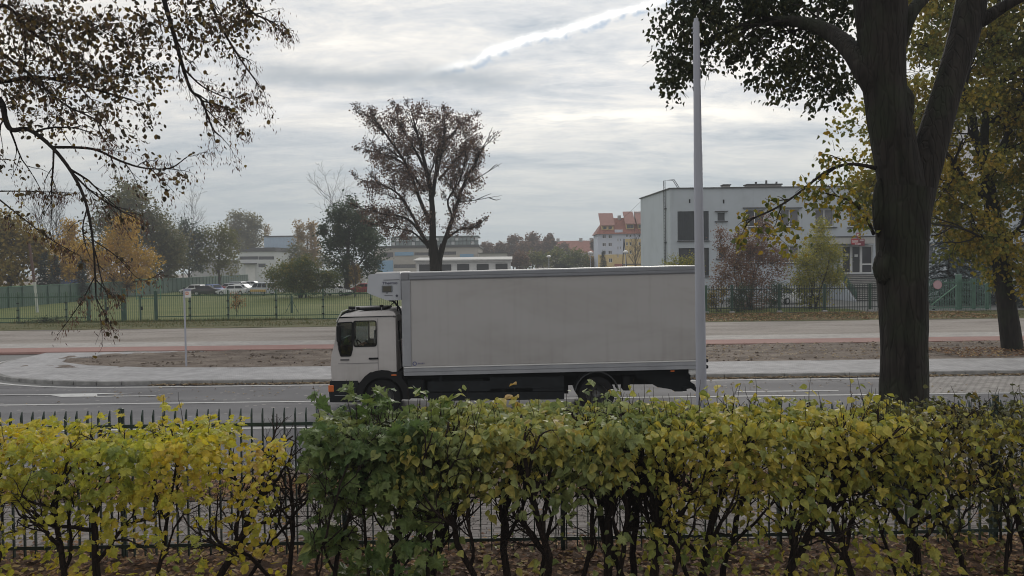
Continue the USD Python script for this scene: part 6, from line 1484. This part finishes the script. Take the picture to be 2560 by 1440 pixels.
wt = np.where(tp_[:, 2] > 4.0, 1.0, .35); k2 = rng.choice(len(tp_), n, p=wt / wt.sum())
pos = tp_[k2] + rng.normal(0, .045, (n, 3)) + [0, 0, -.03]
kq = rng.integers(0, len(P), 3500); pos = np.vstack([pos, P[kq] + rng.normal(0, .06, (3500, 3))]); n = len(pos)
v, f, r = many(BRACT, pos, unit(rng.normal(0, .35, (n, 3)) + [.1, 0, -1]), unit(rng.normal(0, 1, (n, 3)) + [0, -.5, 0]), rng.uniform(.028, .062, n), rng.random(n))
obj('seed_clusters', (v - O, f), LF['bract'], hl, rnd=r, kind='stuff')

# the leaning olive yellow tree at right, across the road ---------------
YR = 32.8; mR = YR / FPX
B0 = np.array((xat(2531, 884, YR), YR, KZ - .04)); O = B0
rt = thing('leaning_tree', 'leaning tree with broad olive yellow crown across the road at right', 'tree', B0)
mvR = lambda w: (np.asarray(w[0]) - O, w[1])
rng = np.random.default_rng(44)
def limbR(pts, w0, w1, dv_=0):
    l = px_line(pts, YR, [dv_ * i for i in range(len(pts))]); return l, np.linspace(w0, w1, len(l)) * mR / 2
tr_ = limbR([(2533, 890), (2522, 800), (2510, 720), (2496, 620), (2480, 520), (2466, 440)], 50, 30)
obj('trunk', mvR(barky(*tr_, 16, 6, .02)), BK_linden, rt, smooth=True)
out, tips = [], []
lr = [limbR([(2468, 450), (2450, 380), (2430, 300), (2400, 200), (2380, 80)], 24, 8, -.2), limbR([(2466, 440), (2460, 350), (2470, 250), (2490, 120), (2500, -40)], 26, 8, .3), limbR([(2470, 450), (2510, 360), (2550, 260), (2600, 120)], 22, 8, .1), limbR([(2476, 500), (2420, 460), (2370, 390), (2330, 340), (2250, 280)], 18, 5, -.5), limbR([(2486, 560), (2420, 520), (2340, 480), (2240, 440)], 14, 4, .5), limbR([(2496, 620), (2560, 560), (2640, 480)], 16, 5, -.4), limbR([(2500, 650), (2460, 600), (2400, 570), (2330, 560)], 9, 3, -.9)]
SR = dict(seg=[7, 5, 4], wob=[.06, .14, .2], up=[.0, -.02, -.06], taper=[.3, .3, .4], n=[7, 5, 0], t0=[.25, .2, 0], ang=[.6, .7, .7], len=[.4, .5, .5], rr=[.45, .5, .5])
for l, r in lr:
    children(rng, l, r, np.linalg.norm(np.diff(l, axis=0), axis=1).sum(), 0, SR, out, tips)
lobR = [(2150, 300, 26, 36), (2190, 420, 55, 60), (2165, 470, 40, 60), (2230, 330, 60, 60), (2220, 520, 55, 60), (2300, 180, 60, 90), (2330, 60, 80, 80), (2320, 300, 50, 80), (2330, 480, 60, 70), (2400, 280, 60, 80), (2420, 420, 60, 60), (2400, 560, 70, 60), (2460, 130, 90, 100), (2470, 600, 60, 60), (2550, 90, 90, 110), (2560, 300, 80, 90), (2540, 480, 80, 70), (2430, 615, 36, 34), (2512, 670, 36, 34), (2560, 640, 60, 70), (2536, 730, 26, 24), (2620, 300, 120, 250), (2420, -60, 200, 80), (2255, 430, 40, 60)]
P, T = lobes_of(rng, lobR, YR, 2.6, 0, 0, 800)
out += twigs_to(rng, T, .012)
obj('limbs', mvR(wood([o for o in out if o[2] == 0], (8,))), BK_linden, rt)
obj('twigs', mvR(wood([o for o in out if o[2] > 0], (5, 4, 3, 3), rmin=.006)), BK_dark, rt, kind='stuff')
n = 36000; k = rng.integers(0, len(P), n)
pos = P[k] + rng.normal(0, .26, (n, 3)) * [1, 1, .8]
kr = rng.random(len(P)); rnd = np.clip(.6 * kr[k] + .4 * rng.random(n), 0, 1)
v, f, r = many(RD[1], pos, unit(rng.normal(0, .7, (n, 3)) + [0, 0, -.5]), unit(rng.normal(0, .8, (n, 3)) + [0, -.4, .5]), rng.uniform(.10, .20, n), rnd)
obj('crown', (v - O, f), LF['maple2'], rt, rnd=r)

# ------------------------------------------------------------------ the hedge
LF['hy'] = leafmat('hedge_yellow_leaf', C((.20, .24, .055), (.36, .37, .065), (.50, .46, .075), (.56, .44, .07), (.40, .27, .08)), .4)
LF['hm'] = leafmat('hedge_maple_leaf', C((.058, .10, .036), (.105, .155, .048), (.17, .21, .065), (.30, .29, .07)), .28)
LF['hg'] = leafmat('hedge_green_leaf', C((.11, .145, .06), (.19, .23, .085), (.27, .30, .11), (.36, .335, .085), (.40, .26, .09)), .32)
LF['ho'] = leafmat('hedge_olive_leaf', C((.14, .18, .05), (.24, .265, .062), (.36, .345, .078), (.48, .38, .072), (.25, .31, .085)), .33)
LF['hd'] = leafmat('hedge_dark_leaf', C((.040, .048, .024), (.075, .08, .032), (.13, .12, .036), (.22, .16, .04)), .25)
BK_twig = bark('twig_bark', (0.012, 0.008, 0.007), (0.038, 0.026, 0.021), 14.0)
SHD = dict(seg=[9, 7, 5, 3], wob=[.17, .2, .22, .25], up=[.10, .10, .06, .03], taper=[.45, .4, .4, .4], n=[7, 6, 4, 0], t0=[.20, .25, .2, 0], ang=[.6, .65, .65, .6], len=[.5, .5, .5, .5], rr=[.55, .42, .5, .5])
def hedge(name, label, x0, x1, y0, y1, top, stems, leafset, seed, bottom=.75, thin=1.0, stem_r=(.016, .035), dens_low=.25, keep=300, shoots=0, gap=.42):
    """leafset: list of (template, material, count, size lo, size hi)"""
    rng = np.random.default_rng(seed); O = np.array(((x0 + x1) / 2, (y0 + y1) / 2, KZ - .02))
    t = thing(name, label, 'hedge' if 'hedge' in name else 'bush', O, group=None)
    for k in range(stems):
        out, tips = [], []
        b = np.array((x0 + (x1 - x0) * (k + .5 + rng.uniform(-.4, .4)) / stems, y0 + (y1 - y0) * rng.uniform(.3, .75), KZ - .06))
        grow(rng, b, (rng.normal(0, .14), rng.normal(0, .08), 1), (top - KZ) * rng.uniform(.85, 1.0), rng.uniform(*stem_r), 0, SHD, out, tips)
        o2 = []
        for p, r, l in out:
            ok = (p[:, 2] < top + .03) & (p[:, 1] > y0 - .12) & (p[:, 1] < y1 + .1) & (p[:, 2] > KZ - .1)
            m = len(ok) if ok.all() else int(np.argmin(ok))
            if m >= 2: o2.append((p[:m], r[:m], l))
        obj('stem', (lambda w: (w[0] - O, w[1]))(wood([o for o in o2 if o[2] == 0], (8,))), BK_twig, t)
        o3 = [o for o in o2 if o[2] > 0]
        if o3: obj('twigs', (lambda w: (w[0] - O, w[1]))(wood(o3, (5, 5, 4, 3), rmin=.0022)), BK_twig, t, kind='stuff')
    if shoots:
        out, sp = [], []
        for k in range(shoots):
            b = np.array((rng.uniform(x0, x1), rng.uniform(y0 + .3, y1), top - .1)); h = rng.uniform(.12, .34)
            e = b + [rng.normal(0, .05), 0, h + .1]; u = np.linspace(0, 1, 5)[:, None]
            out.append((b + (e - b) * u + rng.normal(0, .008, (5, 3)), .005 * (1 - .6 * u[:, 0]), 2)); sp += [b + (e - b) * q for q in rng.uniform(.45, 1, rng.integers(0, 5))]
        obj('shoots', (lambda w: (w[0] - O, w[1]))(wood(out, (4, 4, 4))), BK_twig, t, kind='stuff')
    for li, (tpl, mt, n, s0, s1) in enumerate(leafset):
        q = rng.random((n * 6, 3)) * [x1 - x0, y1 - y0, top + .04 - KZ] + [x0, y0, KZ]
        bulge = .26 * (meshkit.fbm(q * [1.5, 0, 1.5] + seed, 3, 3) - .5) * 2
        fr = (q[:, 1] - y0 + bulge) / (y1 - y0); tz = top - q[:, 2] + .07 * (meshkit.noise(q * [3, 3, 0], seed + 1) - .5) * 2 + .22 * (meshkit.noise(q * [1.3, .9, 0], seed + 2) - .5)
        p = np.where(tz < .30, 1.0, np.where(fr < .30, .75, .26))
        low = np.clip((q[:, 2] - bottom) / .35, 0, 1); p = p * (dens_low + (1 - dens_low) * low)
        g_ = .6 * meshkit.fbm(q * [2.0, 2.0, 2.6] + seed * 3.1, 3, seed) + .4 * meshkit.noise(q * [5.5, 4, 6.5], seed + 5); p = p * np.clip((g_ - gap + .12 * low + .25 * (tz < .3)) / .09, 0.015, 1) * (tz > -.02) * (fr > 0)
        pos = q[rng.random(len(q)) < p * thin][:n]; m = len(pos)
        if shoots and li == 0 and sp: pos = np.vstack([pos, np.array(sp) + rng.normal(0, .03, (len(sp), 3))]); m = len(pos)
        size = s0 * .8 + (s1 * 1.25 - s0 * .8) * rng.beta(1.7, 2.6, m)
        face = np.clip((y0 + .5 - pos[:, 1]) / .5, 0, 1)[:, None]
        a = rng.random(m) * 6.283
        ax = unit(np.stack([np.cos(a), np.sin(a) - .5, -.35 - .6 * face[:, 0] + .0 * a], 1) + rng.normal(0, .25, (m, 3)))
        nr = unit(np.array([0, -.15, 1.0]) * (1 - .5 * face) + np.array([0, -1.0, .5]) * face * .55 + rng.normal(0, .45, (m, 3)))
        r = np.clip(.5 * (meshkit.noise(pos * 1.7 + seed, 9) * 1.4 - .2) + .5 * rng.random(m), 0, 1)
        sc = -np.linalg.norm(pos - EYE, axis=1) + 4 * size / s1 + .6 * rng.random(m) + 1.2 * (tz.min() * 0) + 1.0 * (pos[:, 2] > 1.0)
        split_leaves(t, O, tpl, pos, ax, nr, size, r, mt, keep // len(leafset), sc, rest='foliage' if li == 0 else 'more_foliage')
    return t
HY0, HY1 = 8.05, 9.75
hedge('hedge_shrub', 'bright yellow leaved hedge at the left, railing tips showing above it', -8.2, -3.2, HY0 + .1, HY1, 1.99, 10, [(MP, LF['hy'], 2900, .06, .135), (RD, LF['hy'], 2800, .045, .10)], 101, 1.12, .8, stem_r=(.018, .05), dens_low=.62, gap=.49, shoots=10)
hedge('hedge_shrub', 'thin twiggy yellow shrub beside the gap in the hedge', -3.15, -2.65, HY0 + .5, HY1 - .2, 1.80, 3, [(RD, LF['hy'], 300, .06, .10)], 102, .4, .5, dens_low=.8, keep=150, gap=.5)
hedge('maple_bush', 'dark green maple bush with big lobed leaves right of the hedge gap', -2.2, -.75, HY0, HY1 - .2, 2.17, 7, [(MP, LF['hm'], 1350, .10, .23), (OV, LF['hg'], 380, .08, .13)], 103, 1.15, .85, dens_low=.36, shoots=16, gap=.46)
hedge('hedge_shrub', 'pale green hedge stretch with bare lower stems in front of the lorry', -1.25, 1.25, HY0, HY1, 2.14, 8, [(OV, LF['hg'], 3700, .055, .13), (MP, LF['hg'], 420, .08, .13), (OV, LF['ho'], 550, .06, .12)], 104, 1.22, .85, stem_r=(.02, .055), dens_low=.06, shoots=40, gap=.44)
hedge('hedge_shrub', 'almost leafless dark stemmed shrub gap in the hedge left of the lamp post', 1.0, 1.62, HY0 + .35, HY1 - .2, 2.12, 6, [(OV, LF['hg'], 640, .05, .10)], 105, 1.72, .9, stem_r=(.03, .06), dens_low=.2, keep=150, shoots=8, gap=.5)
hedge('hedge_shrub', 'yellow green hedge stretch between the lamp post and the thick trunk', 1.35, 4.35, HY0, HY1, 2.13, 9, [(OV, LF['ho'], 3700, .05, .12), (MP, LF['ho'], 700, .07, .13), (OV, LF['hg'], 550, .06, .12)], 106, 1.12, .85, stem_r=(.02, .055), dens_low=.44, shoots=40, gap=.465)
hedge('hedge_shrub', 'small leaved dark olive hedge shrub in front of the thick trunk at right', 4.1, 7.6, HY0, HY1, 2.14, 9, [(OV, LF['hd'], 4800, .035, .08), (OV, LF['ho'], 1700, .05, .10)], 107, .95, .9, stem_r=(.02, .055), dens_low=.35, shoots=24, gap=.46)

# ------------------------------------------------------------------ fallen leaves
LF['litter'] = leafmat('fallen_leaf', C((.09, .045, .026), (.18, .09, .05), (.28, .15, .08), (.38, .23, .11), (.44, .33, .14)), .1, .7)
LF['pale'] = leafmat('pale_fallen_leaf', C((.18, .12, .07), (.30, .22, .13), (.42, .34, .22)), .1, .7)
LITTER = (np.array([[0, 0, .03], [.3, .38, .16], [.7, .3, .10], [1.05, 0, .14], [.7, -.3, .05], [.3, -.38, .2], [.45, 0, .0]], float), np.array([[6, 1, 0], [6, 2, 1], [6, 3, 2], [6, 4, 3], [6, 5, 4], [6, 0, 5]]))
def litter(name, label_kind, n, x0, x1, y0, y1, z, s0, s1, mt, seed, noise=0.0, tpl=LITTER):
    rng = np.random.default_rng(seed); q = rng.random((n * 3, 2)) * [x1 - x0, y1 - y0] + [x0, y0]
    pos = np.stack([q[:, 0], q[:, 1], np.full(len(q), z)], 1)
    if noise: pos = pos[meshkit.fbm(pos * [.9, 1.4, 0] + seed, 3, seed) > .5 - .3 * (1 - noise) + .12 * rng.normal(0, 1, len(pos))]
    pos = pos[:n]; m = len(pos); a = rng.random(m) * 6.283
    pos[:, 2] += rng.exponential(.008, m)
    v, f, r = many(tpl, pos, np.stack([np.cos(a), np.sin(a), rng.normal(0, .12, m)], 1), unit(rng.normal(0, .22, (m, 3)) + [0, 0, 1]), rng.uniform(s0, s1, m), rng.random(m))
    obj(name, (v, f), mt, rnd=r, kind='stuff', label=label_kind, cat='leaves') if False else tag(obj(name, (v, f), mt, rnd=r), label_kind, 'fallen leaves', None, 'stuff')
litter('fallen_leaves', 'brown fallen leaves under the hedge at the fence foot', 9000, -9, 9, 7.6, 10.7, KZ + .01, .05, .11, LF['litter'], 201)
litter('fallen_leaves', 'band of rusty fallen leaves between footpath and near kerb', 7500, -11, 11, 12.75, 14.0, KZ + .012, .05, .11, LF['litter'], 202, .7)
litter('fallen_leaves', 'few fallen leaves scattered on the near footpath', 260, -9, 9, 10.7, 12.7, KZ + .012, .05, .09, LF['litter'], 203)
litter('fallen_leaves', 'line of dry leaves in the gutter along the far kerb', 4200, -12, 22, 26.15, 26.5, .012, .06, .12, LF['pale'], 204, .5)
litter('fallen_leaves', 'pale leaves scattered over the bare soil strip', 1500, 0, 26, 30.1, 36.4, KZ + .035, .07, .13, LF['pale'], 205, .4)
litter('fallen_leaves', 'few pale leaves on the left end of the soil strip', 120, -13.5, 0, 30.6, 36.2, KZ + .035, .06, .11, LF['pale'], 206)
litter('fallen_leaves', 'rusty leaves about the foot of the leaning tree', 1800, 17, 27, 30.2, 33.4, KZ + .04, .08, .14, LF['litter'], 207, .5)
litter('fallen_leaves', 'brown leaves on the grass strip before the picket fence', 4200, 11, 32, 50.5, 58.2, KZ + .03, .09, .17, LF['litter'], 208, .3)
litter('fallen_leaves', 'light crumbs and leaves lying on the far road lane', 260, -14, 14, 22.9, 25.8, .010, .05, .10, LF['pale'], 209)
# grass blades on the strips
def grass(name, label, n, x0, x1, y0, y1, z, h0, h1, mt, seed, w=.12):
    rng = np.random.default_rng(seed); pos = np.stack([rng.uniform(x0, x1, n), rng.uniform(y0, y1, n), np.full(n, z)], 1)
    pos = pos[meshkit.fbm(pos * [.5, .8, 0] + seed, 3, seed) > .42 + .08 * rng.normal(0, 1, n)]; n = len(pos)
    ax = unit(rng.normal(0, .45, (n, 3)) + [0, 0, 1]); a = rng.random(n) * 6.28
    v, f, r = many((np.array([[0, w / 2, 0], [1, 0, 0], [0, -w / 2, 0]], float), np.array([[0, 2, 1]])), pos, ax, np.stack([np.cos(a), np.sin(a), 0 * a], 1), rng.uniform(h0, h1, n), rng.random(n))
    tag(obj(name, (v, f), mt, rnd=r), label, 'grass', None, 'stuff')
LF['grass'] = leafmat('grass_blade', C((.05, .07, .018), (.09, .105, .03), (.15, .14, .05), (.17, .12, .06)), .2, .7)
grass('grass', 'short tufty grass along the foot of the far fences', 26000, -34, 36, 51.0, 58.4, KZ, .05, .16, LF['grass'], 301, .25)
grass('tall_grass', 'taller unmown grass right at the foot of the mesh fence', 6000, -36, 14, 57.0, 57.9, KZ, .10, .30, LF['grass'], 302, .15)

# clods on the bare soil strip
rng = np.random.default_rng(77)
ic = trimesh.creation.icosphere(1, 1.0); iv, if_ = np.array(ic.vertices), np.array(ic.faces)
n = 2600; cp = np.stack([-18 + 46 * rng.random(n), rng.uniform(30.2, 36.4, n), np.full(n, KZ - .01)], 1)
cp = cp[meshkit.fbm(cp * [.8, 1.2, 0], 3, 3) > .47]; n = len(cp)
sc_ = np.minimum(rng.exponential(.015, n), .05)[:, None, None] + .010
V = cp[:, None] + sc_ * iv[None] * np.stack([rng.uniform(.8, 1.7, n), rng.uniform(.7, 1.2, n), rng.uniform(.4, .8, n)], 1)[:, None] + .25 * sc_ * rng.normal(0, 1, (n, len(iv), 3))
ins = [soil_isle.contains(Point(a, b)) for a, b in cp[:, :2]]
V = V[ins]; n = len(V)
tag(obj('soil_clods', (V.reshape(-1, 3), (if_[None] + (np.arange(n) * len(iv))[:, None, None]).reshape(-1, 3)), M_soil), 'small clods of earth lying over the bare soil strip', 'soil', None, 'stuff')
# ------------------------------------------------------------------ the air
g = G()
hz = g('principled_volume', 'volume', color=(0.93, 0.96, 1.0), density=0.0006, anisotropy=0.35)
tag(obj('haze', box(-500, 500, -75, 720, -1.1, 45), g.build('haze_look', volume=hz)), None, None, None, 'stuff')
